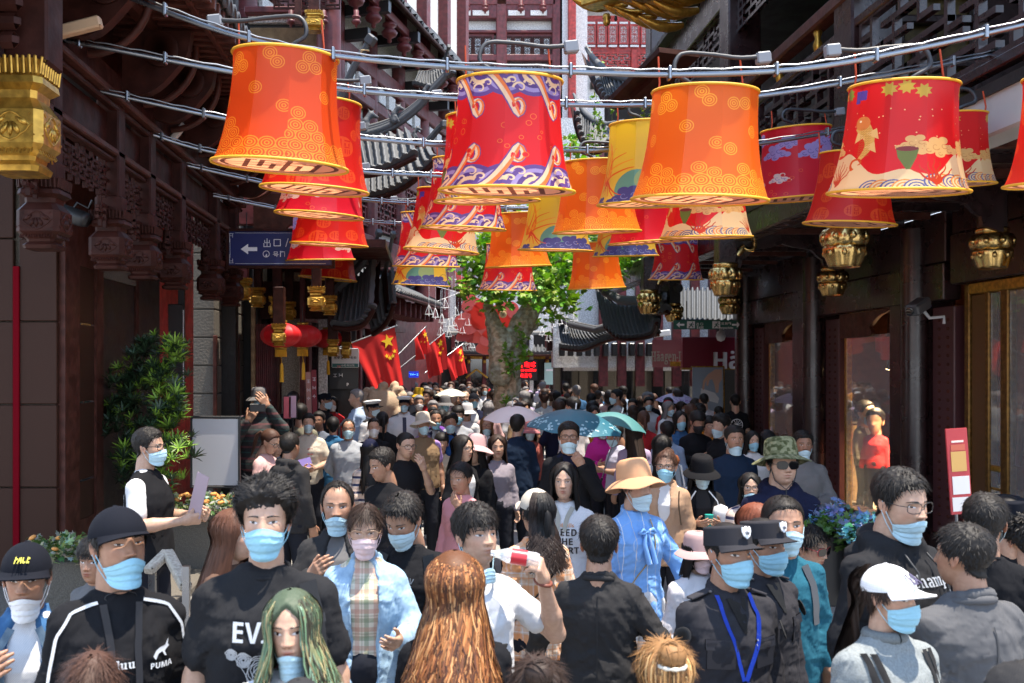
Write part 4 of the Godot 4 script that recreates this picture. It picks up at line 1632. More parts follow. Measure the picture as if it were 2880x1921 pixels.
func beast(parent: Node, at: Vector3, s: float, turn := 0.0) -> void:  # a small ridge figure, sitting
	var b:=[[v3(0,0.1,0),v3(0.0,0.45,-0.02),0.20,0.16,0.08],[v3(0,0.5,0),v3(0.22,0.78,0),0.12,0.15,0.08],[v3(0.25,0.78,0),v3(0.5,0.70,0),0.12,0.07,0.06],[v3(0.1,0.3,0.1),v3(0.28,0.0,0.1),0.07,0.06,0.05],[v3(0.1,0.3,-0.1),v3(0.28,0.0,-0.1),0.07,0.06,0.05],[v3(-0.15,0.15,0),v3(-0.34,0.6,0),0.07,0.03,0.05],[v3(0.15,0.88,0.06),v3(0.05,1.06,0.08),0.04,0.02,0.03],[v3(0.3,0.9,0.0),v3(0.36,1.02,0.0),0.04,0.02,0.03]]
	if not top_cache.has("beast"):
		top_cache["beast"]=nets(b,[],0.05).mesh(null)
	put("ridge_figure",top_cache["beast"],W.tile,parent,Transform3D(Basis(Vector3.UP,turn).scaled(Vector3.ONE*s),at))

func drop_pendant(parent:Node,at:Vector3,s:float,m:Material)->void:
	if not top_cache.has("drop"):
		top_cache["drop"]=MB.new().lathe([v2(0,-1.0),v2(0.12,-0.9),v2(0.10,-0.75),v2(0.34,-0.62),v2(0.42,-0.45),v2(0.30,-0.3),v2(0.2,-0.25),v2(0.36,-0.12),v2(0.36,0),v2(0.22,0.02),v2(0.22,0.5),v2(0,0.5)],12).mesh(null)
	put("drop_pendant",top_cache["drop"],m,parent,Transform3D(Basis().scaled(Vector3.ONE*s),at))

# a lattice window: pane, frame, a ring and bars
func lattice_window(parent:Node,c:Vector3,w:float,h:float,fr:Material,pane:Material,cells:=2,bs:=Basis())->void:
	var f:=Node3D.new()
	f.name="window"
	parent.add_child(f,true)
	f.transform=Transform3D(bs,c)
	put("pane",MB.new().box(v3(0,0,-0.02),v3(w,h,0.01)),pane,f)
	var b:=MB.new()
	var t:=0.020
	for s in [-1,1]:
		b.box(v3(s*w*0.5,0,0),v3(0.06,h+0.06,0.05))
		b.box(v3(0,s*h*0.5,0.001),v3(w-0.062,0.06,0.05))
	put("frame",b,fr,f)
	var l:=MB.new()
	var ch:=h/cells
	for k in cells:
		var y:=-h*0.5+ch*(k+0.5)
		var r:=minf(w,ch)*0.24
		var pts:=[]
		for q in 13:
			pts.push_back(v3(cos(TAU*q/12)*r,y+sin(TAU*q/12)*r,0.0))
		l.tube(pts,t*0.45,4,false)
		l.box(v3(0,y,0.002),v3(w,t*0.8,0.02)); l.box(v3(0,y,-0.003),v3(t*0.8,ch,0.02))
		if k:l.box(v3(0,y-ch*0.5,0.004),v3(w,t,0.02))
		for sx in [-1,1]:
			for sy in [-1,1]:
				l.bar(v3(sx*w*0.10,y+sy*ch*0.44,0.009),v3(sx*w*0.44,y+sy*ch*0.10,0.009),t*0.6,0.02,Vector3.UP)
	put("lattice",l,fr,f)

func make_left_far()->void:
	# the tall timber pavilion; its front runs away to the right
	var t:=thing("timber_pavilion","tall dark red timber pavilion with grey tiled eaves behind the left lanterns","building")
	var a:=v3(-2.75,0,-15.0)
	var u:=v3(0.294,0,-0.956)
	var n:=v3(0.956,0,0.294)
	var bs:=Basis(-u,Vector3.UP,n)
	var at:=func(s:float,y:float,o:float)->Vector3:return a+u*s+n*o+v3(0,y,0)
	put("wall",MB.new().box(at.call(6.5,9.0,-0.3),v3(13.6,9.0,0.4),bs),W.plaster,t)
	for k in 8:
		put("column",MB.new().lathe([v2(0.17,3.4),v2(0.17,8.9)],14,Transform3D(Basis(),at.call(k*1.75,0,-0.02))),W.red_wood,t)
		put("brace",MB.new().bar(at.call(k*1.75+0.1,8.75,0.1),at.call(k*1.75+0.1,8.75,1.0),0.14,0.2),W.dark,t)
		put("brace",MB.new().bar(at.call(k*1.75+0.1,8.3,0.1),at.call(k*1.75+0.1,8.3,0.6),0.14,0.2),W.dark,t)
		for q in 2:
			drop_pendant(t,at.call(k*1.75+q*0.87,8.72,0.72),0.38,W.red_wood)
		put("upper_column",MB.new().box(at.call(k*1.75,11.2,0.0),v3(0.3,3.6,0.3),bs),W.red_wood,t)
		for q in 2:
			put("inset_panel",MB.new().box(at.call(k*1.75+0.55+q*0.6,7.75,0.04),v3(0.4,0.3,0.06),bs),W.plaster,t)
		if k<7:
			lattice(t,"lattice_panel",at.call(k*1.75+0.2,5.0,0.0),u,Vector3.UP,1.35,1.2,6,5,0.035,W.red_wood,k+40)
			put("shutter",MB.new().box(at.call(k*1.75+0.87,5.6,-0.07),v3(1.36,1.25,0.04),bs),W.dark,t)
	for q in [[8.1,0.34,0.14,"beam"],[7.42,0.22,0.13,"beam"],[6.6,0.9,0.05,"rail_board"],[4.5,0.6,0.12,"beam"]]:
		put(q[3],MB.new().box(at.call(6.5,q[0],0.0),v3(13.4,q[1],q[2]*2),bs,0.02),W.red_wood,t)
	put("fascia",MB.new().box(at.call(6.5,8.82,0.78),v3(13.4,0.16,0.08),bs,0.01),W.red_wood,t)
	tiled_roof(t,[at.call(-1,10.6,-0.2),at.call(6,10.5,-0.2),at.call(13.4,10.6,-0.2)],[at.call(-1,9.12,1.05),at.call(6,9.0,1.05),at.call(12.6,9.08,1.05),at.call(13.6,9.4,1.1)],58,8,0.05,W.wood,0.12)
	# the stepped front nearer to us, with a reed blind and a gilded pendant
	var f:=thing("blind_balcony","upper balcony with reed blinds, red columns and a gilded pendant behind the first left lantern","balcony")
	put("blind",MB.new().box(v3(-2.036,6.835,-14.2),v3(1.056,0.373,0.03)),W.pale_wood,f)
	for k in 26:
		put("blind_slat",MB.new().box(v3(-2.036,7.009,-14.2)+v3(0,-0.0148*k,0.025),v3(1.031,0.009,0.014)),W.pale_wood,f)
	put("blind_frame",MB.new().box(v3(-1.56,6.84,-14.16),v3(0.05,0.5,0.05)),W.plaster,f)
	put("white_beam",MB.new().box(v3(-2.039,7.152,-14.22),v3(1.1,0.12,0.1)),W.plaster,f)
	put("beam",MB.new().box(v3(-2.022,7.228,-14.1),v3(1.2,0.09,0.16),Basis(),0.01),W.red_wood,f)
	put("wall",MB.new().box(v3(-2.191,6.49,-14.4),v3(1.5,0.75,0.1)),W.plaster,f)
	put("opening_shade",MB.new().box(v3(-2.176,7.092,-14.3),v3(1.2,0.2,0.1)),W.dark,f)  # solid dark slab, painted for the shade within the opening
	put("column",MB.new().lathe([v2(0.17,-1.0),v2(0.17,1.0)],16,Transform3D(Basis(),v3(-1.416,6.767,-13.9))),W.red_wood,f)
	put("post",MB.new().box(v3(-1.775,7.042,-13.4),v3(0.09,0.5,0.09)),W.wood_edge,f)
	put("post",MB.new().box(v3(-1.512,6.983,-13),v3(0.14,0.4,0.14)),W.wood_edge,f)
	carved_pendant(f,v3(-1.512,6.813,-13),0.235,0.25,W.gold)
	for k in 3:
		drop_pendant(f,pxp(668+k*75,38,13.6),0.16,W.red_wood)
	lattice(f,"lattice_panel",v3(-2.145,7.121,-13.7),Vector3.RIGHT,Vector3.UP,0.9,0.3,7,3,0.02,W.wood,3)
	# the upturned corners with their figures
	var c:=thing("upturned_roof","grey tiled roof corner with sweeping horn and ridge beasts beside the left lanterns","roof")
	horn(c,[v3(-1.826,5.505,-14.5),v3(-1.43,5.483,-14.35),v3(-0.918,5.511,-14.2),v3(-0.509,5.618,-14.05),v3(-0.169,5.824,-13.9),v3(0.073,6.056,-13.75),v3(0.251,6.204,-13.6)],0.075)
	horn(c,[v3(-1.515,4.767,-15.2),v3(-0.904,4.963,-15),v3(-0.374,5.198,-14.8),v3(-0.082,5.432,-14.6),v3(0.108,5.608,-14.4),v3(0.188,5.642,-14.2)],0.06)
	tiled_roof(c,[v3(-1.711,5.579,-14.6),v3(-1.178,5.48,-14.333),v3(-0.725,5.419,-14.067),v3(-0.289,5.466,-13.8)],[v3(-1.466,5.032,-13.8),v3(-1.003,4.885,-13.667),v3(-0.638,4.9,-13.533),v3(-0.192,5.079,-13.4)],12,4,0.065,W.wood,-0.02)
	tiled_roof(c,[v3(-1.333,5.441,-15.4),v3(-0.842,5.239,-15.067),v3(-0.437,5.236,-14.733),v3(-0.018,5.419,-14.4)],[v3(-1.2,4.698,-14.6),v3(-0.803,4.683,-14.367),v3(-0.357,4.803,-14.133),v3(0.074,5.125,-13.9)],14,5,0.055,W.wood,0.02)
	beast(c,v3(-0.918,5.53,-14.2),0.34,0.4); beast(c,v3(-0.507,5.624,-14),0.27); beast(c,v3(-0.077,5.919,-13.8),0.22); beast(c,v3(-0.226,5.482,-14.4),0.2)
	var c2:=thing("upturned_roof","weathered roof horn wound with a pale cable behind the first lantern","roof")
	horn(c2,[v3(-1.642,5.017,-12.6),v3(-1.355,5.268,-12.5),v3(-1.1,5.596,-12.4),v3(-0.93,5.918,-12.3),v3(-0.741,6.176,-12.2)],0.07)
	var coil:=[]
	for k in 30:
		var s:=k/29.0
		coil.push_back(v3(-0.8,6.059,-12.2)+v3(0.05*cos(s*14.0),0.012*sin(s*5)-0.3*maxf(s-0.6,0),0.03*sin(s*14.0)))
	put("cable",MB.new().tube(coil,0.008,5),plainm(Color(0.55,0.4,0.2),0.6),c2)
	var c3:=thing("upturned_roof","lower grey roof horn rising above the row of flags","roof")
	horn(c3,[v3(-1.382,3.272,-14.5),v3(-1.183,3.466,-14.4),v3(-0.987,3.658,-14.3),v3(-0.856,3.821,-14.2),v3(-0.776,3.946,-14.1),v3(-0.728,4.056,-14)],0.055)
	horn(c3,[v3(-1.029,3.021,-14.9),v3(-0.858,3.175,-14.76),v3(-0.722,3.422,-14.62),v3(-0.632,3.663,-14.48),v3(-0.576,3.9,-14.34),v3(-0.533,4.064,-14.2)],0.05)
	tiled_roof(c3,[v3(-1.359,3.324,-14.6),v3(-1.094,3.46,-14.467),v3(-0.895,3.598,-14.333),v3(-0.769,3.747,-14.2)],[v3(-1.365,2.806,-14),v3(-1.145,2.785,-13.933),v3(-0.927,2.843,-13.867),v3(-0.79,3.051,-13.8)],9,4,0.06,W.wood,0.0)
	tiled_roof(c3,[v3(-1.003,3.158,-15),v3(-0.828,3.294,-14.8),v3(-0.657,3.484,-14.6),v3(-0.566,3.643,-14.4)],[v3(-0.853,2.737,-14.8),v3(-0.724,2.816,-14.667),v3(-0.603,2.957,-14.533),v3(-0.528,3.151,-14.4)],7,5,0.05,W.wood,0.0)
	var c4:=thing("upturned_roof","small distant roof horn at the corner of the tall timber building","roof")
	horn(c4,[v3(-0.243,8.028,-20),v3(0.019,8.027,-19.85),v3(0.234,8.156,-19.7),v3(0.318,8.324,-19.55),v3(0.358,8.404,-19.4)],0.05)
	tiled_roof(c4,[v3(-0.243,8.089,-20),v3(0.019,8.013,-19.8),v3(0.233,8.082,-19.6)],[v3(-0.321,7.725,-19.4),v3(0.019,7.629,-19.3),v3(0.287,7.769,-19.2)],10,3,0.05,W.wood)
	# the lower eave over the shops with the flags
	var l:=thing("flag_shop_building","dark red shop row under a long grey tiled eave with flags","building")
	var e0:=v3(-0.833,3.625,-18)
	var e1:=v3(0.287,3.709,-25)
	var ud:=(e1-e0).normalized()
	var nd:=v3(-ud.z,0,ud.x).normalized()
	if nd.z<0:nd=-nd
	e0-=ud*3.0
	tiled_roof(l,[e0-nd*1.4+v3(0,0.95,0),e1-nd*1.4+v3(0,0.95,0)],[e0,(e0+e1)*0.5,e1],46,6,0.065,W.wood,0.06)
	put("ridge",MB.new().bar(e0-nd*1.4+v3(0,1.02,0),e1-nd*1.4+v3(0,1.02,0),0.16,0.24,Vector3.UP,0.03),W.tile_edge,l)
	var bl:=Basis(-ud,Vector3.UP,nd)
	var ln:=e0.distance_to(e1)
	put("wall",MB.new().box((e0+e1)*0.5-nd*1.3+v3(0,-1.4,0),v3(ln,4.6,0.2),bl),W.dark,l)
	put("wall",MB.new().box(e1+ud*6.0-nd*1.32+v3(0,0.6,0),v3(12.0,9.0,0.2),bl),W.red_wood,l)
	put("upper_wall",MB.new().box((e0+e1)*0.5-nd*2.1+v3(0,2.4,0),v3(ln+1.0,4.6,0.2),bl),W.red_wood,l)
	for k in 16:
		var p:=e0+ud*(ln*(k+0.5)/16)
		put("bracket",MB.new().box(p-nd*0.5+v3(0,-0.24,0),v3(0.08,0.34,0.7),bl,0.02),W.red_wood,l)
	for q in [[-0.30,0.16,0.9],[-0.62,0.10,0.95],[-1.0,0.16,1.0]]:
		put("beam",MB.new().bar(e0-nd*q[2]+v3(0,q[0],0),e1-nd*q[2]+v3(0,q[0],0),0.10,q[1]),W.red_wood,l)
	for k in 8:
		var p:=e0+ud*(ln*(k+0.2)/8)
		put("column",MB.new().box(p-nd*1.05+v3(0,-1.9,0),v3(0.2,3.4,0.2),bl,0.02),W.red_wood,l)
		if k<7:
			put("shop_glass",MB.new().box(p+ud*ln/16-nd*1.16+v3(0,-2.1,0),v3(ln/8-0.3,2.6,0.03),bl),W.glass_dark,l)
	# the block between arcade and flags: red doors, posts with gilded pendants
	var r:=thing("red_door_building","red boarded doors between stone walls under gilded pendants","building")
	put("wall",MB.new().box(v3(-3.3,3.0,-14.6),v3(1.6,6.0,0.3)),W.dark,r)
	put("side_wall",MB.new().box(v3(-2.75,2.2,-17.4),v3(0.3,4.4,5.0)),W.cream,r)
	for k in 15:
		put("door_board",MB.new().box(v3(-2.384,2.2,-14.2)+v3(-0.16+0.028*k+0.0,-0.9,0.0),v3(0.024,3.0,0.04+0.012*(k % 2)),Basis(),0.004),W.red_wood,r)
	put("door_post",MB.new().box(v3(-2.503,2.2,-14.1)+v3(0,-0.7,0),v3(0.05,3.4,0.08)),W.pale_wood,r)
	put("door_post",MB.new().box(v3(-2.146,2.2,-14.1)+v3(0,-0.7,0),v3(0.03,3.0,0.08)),W.wood_edge,r)
	put("stone_wall",MB.new().box(v3(-2.085,2.2,-14.9)+v3(0,-0.3,0),v3(0.26,3.4,0.1)),W.cream,r)
	put("column",MB.new().box(v3(-1.87,2.2,-14.6)+v3(0,-0.3,0),v3(0.07,3.4,0.12)),W.red_wood,r)
	put("column",MB.new().box(v3(-1.656,2.2,-15.4)+v3(0,-0.3,0),v3(0.13,3.2,0.1)),W.plaster,r)
	put("column",MB.new().box(v3(-1.469,2.2,-16.4)+v3(0,0,0),v3(0.5,4.4,0.1)),W.dark,r)
	put("header",MB.new().box(v3(-1.864,3.178,-14.8),v3(2.6,0.55,0.2)),W.wood,r)
	put("red_ceiling",MB.new().box(v3(-2.182,4.285,-13.2),v3(1.1,0.42,0.2)),W.red_wood,r)
	put("cloud_bracket",MB.new().prism(PackedVector2Array([v2(-0.6,0.3),v2(0.5,0.3),v2(0.42,0.1),v2(0.2,0.06),v2(0.06,-0.06),v2(-0.14,-0.10),v2(-0.3,-0.3),v2(-0.6,-0.3)]),0.12,Transform3D(Basis(),v3(-1.681,4.125,-12.9))),W.wood,r)
	put("soffit",MB.new().box(v3(-1.518,3.768,-14),v3(1.9,0.10,2.6)),W.wood,r)
	var k2:=0
	for q in [[560,640,0.21,13.0,0.28],[592,662,0.20,13.6,0.26],[637,682,0.21,13.2,0.28],[664,694,0.19,14.4,0.26],[727,660,0.21,12.6,0.30],[757,680,0.20,13.6,0.26]]:
		carved_pendant(r,pxp(q[0],q[1],q[3]),q[2],q[4],W.gold,0.0)
		put("hanging_post",MB.new().box(pxp(q[0],q[1],q[3])+v3(0,0.30,0),v3(0.12,0.62,0.12),Basis(),0.01),W.red_wood if k2==0 else W.wood,r)
		k2+=1
	for q in [[641,745,0.17,12.0,0.26],[765,780,0.17,14.2,0.24],[795,786,0.15,15.0,0.24]]:
		carved_pendant(r,pxp(q[0],q[1],q[3]),q[2],q[4],W.gold,0.0)
		put("hanging_post",MB.new().box(pxp(q[0],q[1],q[3])+v3(0,0.22,0),v3(0.14,0.46,0.14),Basis(),0.01),W.wood,r)

func pxp(x: float, y: float, d: float) -> Vector3:  # from measured bearings and a distance to metres
	return v3((x-987.8)/2285.7*d,2.2-(y-841.0)/2285.7*d,-d)

func make_far_end()->void:
	var d:=34.0
	var t:=thing("timber_front_building","tall building of dark red timber and white plaster with lattice windows closing the street","building")
	put("wall",MB.new().box(v3(2.592,10.342,-34.4),v3(5.6,18.0,0.5)),W.plaster,t)
	for q in [[1017,0.42],[1151,0.36],[1279,0.36]]:
		put("column",MB.new().box(pxp(q[0],300,d),v3(q[1],17.5,0.4),Basis(),0.03),W.red_wood,t)
	for q in [[29,0.50,0.30],[5,0.3,0.36],[75,0.10,0.28],[135,0.22,0.3],[190,0.14,0.34],[198,0.05,0.4],[262,0.2,0.3]]:
		put("beam",MB.new().box(pxp(1148,q[0],d-0.02),v3(3.75,q[1],q[2]),Basis(),0.02),W.red_wood,t)
	for q in [1062.0,1104.0,1186.0,1237.0]:
		put("inset_panel",MB.new().box(pxp(q,30,d-0.2),v3(0.55,0.17,0.03)),W.plaster,t)
		drop_pendant(t,pxp(q+10,12,d-0.4),0.30,W.red_wood)
	for b in [[1075.0,5],[1211.0,5]]:
		put("window_board",MB.new().box(pxp(b[0],107,d+0.02),v3(1.75,0.95,0.16)),W.red_wood,t)
		for k in b[1]:
			lattice_window(t,pxp(b[0]+(k-2)*22.2,107,d-0.12),0.25,0.62,W.wood,W.pane,2)
		lattice(t,"balustrade",pxp(b[0]-58,183,d-0.1),Vector3.RIGHT,Vector3.UP,1.72,0.46,9,3,0.045,W.wood,int(b[0]))
		for k in 4:
			lattice_window(t,pxp(b[0]+(k-1.5)*26,238,d-0.12),0.28,0.7,W.wood,W.pane,2)
	put("white_strip",MB.new().box(pxp(1294,300,d-0.05),v3(0.27,17.5,0.3)),W.plaster,t)
	put("corner_column",MB.new().box(pxp(1313,200,d-0.3),v3(0.25,16.0,0.3),Basis(),0.02),W.red,t)
	var r:=thing("red_balcony_building","sunlit white building with a bright red lattice gallery at the end of the street","building")
	put("wall",MB.new().box(v3(7.361,10.338,-36.4),v3(4.6,12.0,0.5)),W.plaster,r)
	put("roof_edge",MB.new().box(v3(6.807,15.32,-36),v3(3.2,0.5,0.8),Basis(),0.05),W.plaster,r)
	put("gallery_board",MB.new().box(v3(6.501,13.919,-36.05),v3(2.7,1.9,0.14)),W.red,r)
	for k in 6:
		lattice_window(r,pxp(1357+k*25,79,35.9),0.29,0.66,W.red,W.plaster,2)
		put("small_panel",MB.new().box(pxp(1357+k*25,53,35.9),v3(0.3,0.07,0.03)),W.plaster,r)
		put("small_panel",MB.new().box(pxp(1357+k*25,106,35.9),v3(0.3,0.07,0.03)),W.plaster,r)
	put("gallery_panel",MB.new().box(pxp(1397,139,35.94),v3(1.68,0.56,0.02)),W.plaster,r)
	lattice(r,"balustrade",pxp(1345,157,35.88),Vector3.RIGHT,Vector3.UP,1.66,0.54,8,3,0.05,W.red,5)
	put("gallery_panel",MB.new().box(pxp(1490,139,35.94),v3(0.9,0.56,0.02)),W.plaster,r)
	lattice(r,"balustrade",pxp(1464,157,35.88),Vector3.RIGHT,Vector3.UP,0.85,0.54,4,3,0.05,W.red,6)
	put("column",MB.new().box(pxp(1455,139,35.85),v3(0.2,0.75,0.2),Basis(),0.02),W.red,r)
	put("column",MB.new().box(pxp(1336,330,35.9),v3(0.27,5.4,0.25),Basis(),0.02),W.red_wood,r)
	put("vent",MB.new().box(pxp(1373,197,36.1),v3(0.56,0.26,0.04)),W.grey_stone,r)
	for k in 5:
		put("vent_slat",MB.new().box(pxp(1373,190+k*3.4,36.05),v3(0.5,0.022,0.03),Basis(Vector3.RIGHT,0.5)),W.dark,r)
	# the low hall at the end
	var g:=thing("coffee_hall","low tiled hall with glass front and red lit coffee sign closing the street","building")
	tiled_roof(g,[v3(0.618,3.241,-33.5),v3(2.67,3.241,-33.5),v3(5.015,3.241,-33.5)],[v3(0.726,2.631,-31.8),v3(2.535,2.603,-31.8),v3(4.761,2.631,-31.8)],40,5,0.07,W.wood,0.05)
	put("ridge",MB.new().box(v3(2.817,3.27,-33.5),v3(4.6,0.2,0.25),Basis(),0.04),W.tile_edge,g)
	put("back_wall",MB.new().box(v3(2.842,2.954,-33.8),v3(6.0,6.0,0.3)),W.plaster,g)
	put("wall",MB.new().box(v3(2.884,1.929,-32.6),v3(5.0,2.6,0.2)),W.dark,g)
	put("gilded_frieze",MB.new().box(v3(2.849,2.482,-32.2),v3(4.2,0.10,0.1)),W.gold,g)
	for k in 9:
		put("column",MB.new().box(pxp(1040+k*36,862,32.2),v3(0.12,2.6,0.14),Basis(),0.01),W.plaster if k==5 else W.red_wood,g)
		put("bracket",MB.new().box(pxp(1040+k*36,830,32.1),v3(0.10,0.12,0.12),Basis(),0.02),W.gold,g)
		if k<8:
			put("shop_glass",MB.new().box(pxp(1058+k*36,866,32.3),v3(0.40,1.6,0.03)),W.glass_dark,g)
	put("gable_trim",MB.new().bar(pxp(1070,868,32.1),pxp(1094,848,32.1),0.04,0.05).bar(pxp(1094,848,32.1),pxp(1120,868,32.1),0.04,0.05),W.gold,g)
	var s:=thing("coffee_sign","red glowing neon coffee sign on a black board at the street's end","sign")
	put("board",MB.new().box(v3(3.003,2.074,-31.9),v3(0.86,0.66,0.05)),W.black,s)
	var neon:=plainm(Color(0.7,0.02,0.03),0.5,{emission_enabled=true,emission=Color(1.0,0.05,0.08),emission_energy_multiplier=2.0})
	var ch:=["1,8,3,9 1,5,4,7 2,7,2,1 6,9,4,6 7,6,5,3 8,3,5,0","3,9,7,9 3,9,3,3 7,9,7,5 3,7,7,7 3,5,7,5 2,3,8,3 8,3,8,0 1,3,1,0 4,2,4,0 6,2,6,0","1,8,1,2 1,8,3,8 3,8,3,2 4,8,6,8 5,9,4,1 6,8,6,2 7,7,9,7 7,7,7,1 9,7,9,1 7,1,9,1","1,7,1,2 1,7,3,7 3,7,3,2 4,7,9,7 6,9,6,0 6,5,4,2 6,5,9,2 5,8,8,8"]
	for k in 4:
		put("character",strokes(ch[k],0.10),neon,s,Transform3D(Basis().scaled(v3(0.17,0.20,0.3)),pxp(1181+14.5*k,837,31.85)))
	put("lettering",letters("Bindao coffee",true),neon,s,Transform3D(Basis().scaled(v3(0.115,0.115,0.3)),pxp(1203,850,31.85)))
	for k in 4:
		put("character",strokes(ch[3-k],0.10),neon,s,Transform3D(Basis().scaled(v3(0.12,0.14,0.3)),pxp(1188+10*k,862,31.85)))
	var gl:=OmniLight3D.new()
	gl.name="sign_glow"
	gl.light_color=Color(1.0,0.1,0.12); gl.light_energy=0.05; gl.omni_range=40; gl.omni_attenuation=2.0; gl.light_size=0.3; gl.shadow_enabled=true
	gl.position=pxp(1203,850,31.6)
	add_child(gl)
	var p:=thing("shop_poster","pale green poster in the glass front right of the coffee sign","poster")
	put("sheet",MB.new().box(v3(3.923,1.962,-32),v3(0.5,0.7,0.02)),plainm(Color(0.35,0.55,0.5),0.6),p)
	put("print",MB.new().box(v3(3.92,2.074,-31.98),v3(0.4,0.06,0.01)),W.white,p)

# ---------------------------------------------------------------- the dark shop on the right
func lotus(parent: Node, at: Vector3, w: float, h: float) -> void:  # a gilt pendant of two rows of petals; its top is at the origin
	if not top_cache.has("lotus"):
		var m:=MB.new()
		m.lathe([v2(0,-1.0),v2(0.33,-1.0),v2(0.38,-0.97)],40)
		m.lathe([v2(0.33,-0.99),v2(0.37,-0.9),v2(0.44,-0.72),v2(0.47,-0.60),v2(0.44,-0.52),v2(0.36,-0.50)],64,Transform3D(),8,0.10)
		m.lathe([v2(0.38,-0.55),v2(0.46,-0.50),v2(0.50,-0.40),v2(0.50,-0.26),v2(0.44,-0.16),v2(0.34,-0.13)],64,Transform3D(Basis(Vector3.UP,PI/8)),8,0.12)
		m.lathe([v2(0.34,-0.16),v2(0.40,-0.13),v2(0.42,-0.04),v2(0.40,0.0),v2(0.0,0.0)],40)
		for k in 8:
			var a:=TAU*(k+0.5)/8+PI/8
			m.lathe([v2(0,-0.09),v2(0.06,-0.06),v2(0.085,0.0),v2(0.06,0.06),v2(0.0,0.09)],10,Transform3D(Basis(),v3(cos(a)*0.50,-0.33,sin(a)*0.50)))
			a+=PI/8
			m.lathe([v2(0,-0.09),v2(0.05,-0.06),v2(0.07,0.0),v2(0.05,0.06),v2(0.0,0.09)],10,Transform3D(Basis(),v3(cos(a)*0.44,-0.68,sin(a)*0.44)))
		top_cache["lotus"]=m.mesh(null)
	put("lotus_pendant",top_cache["lotus"],W.brass,parent,Transform3D(Basis().scaled(v3(w,h,w)),at))

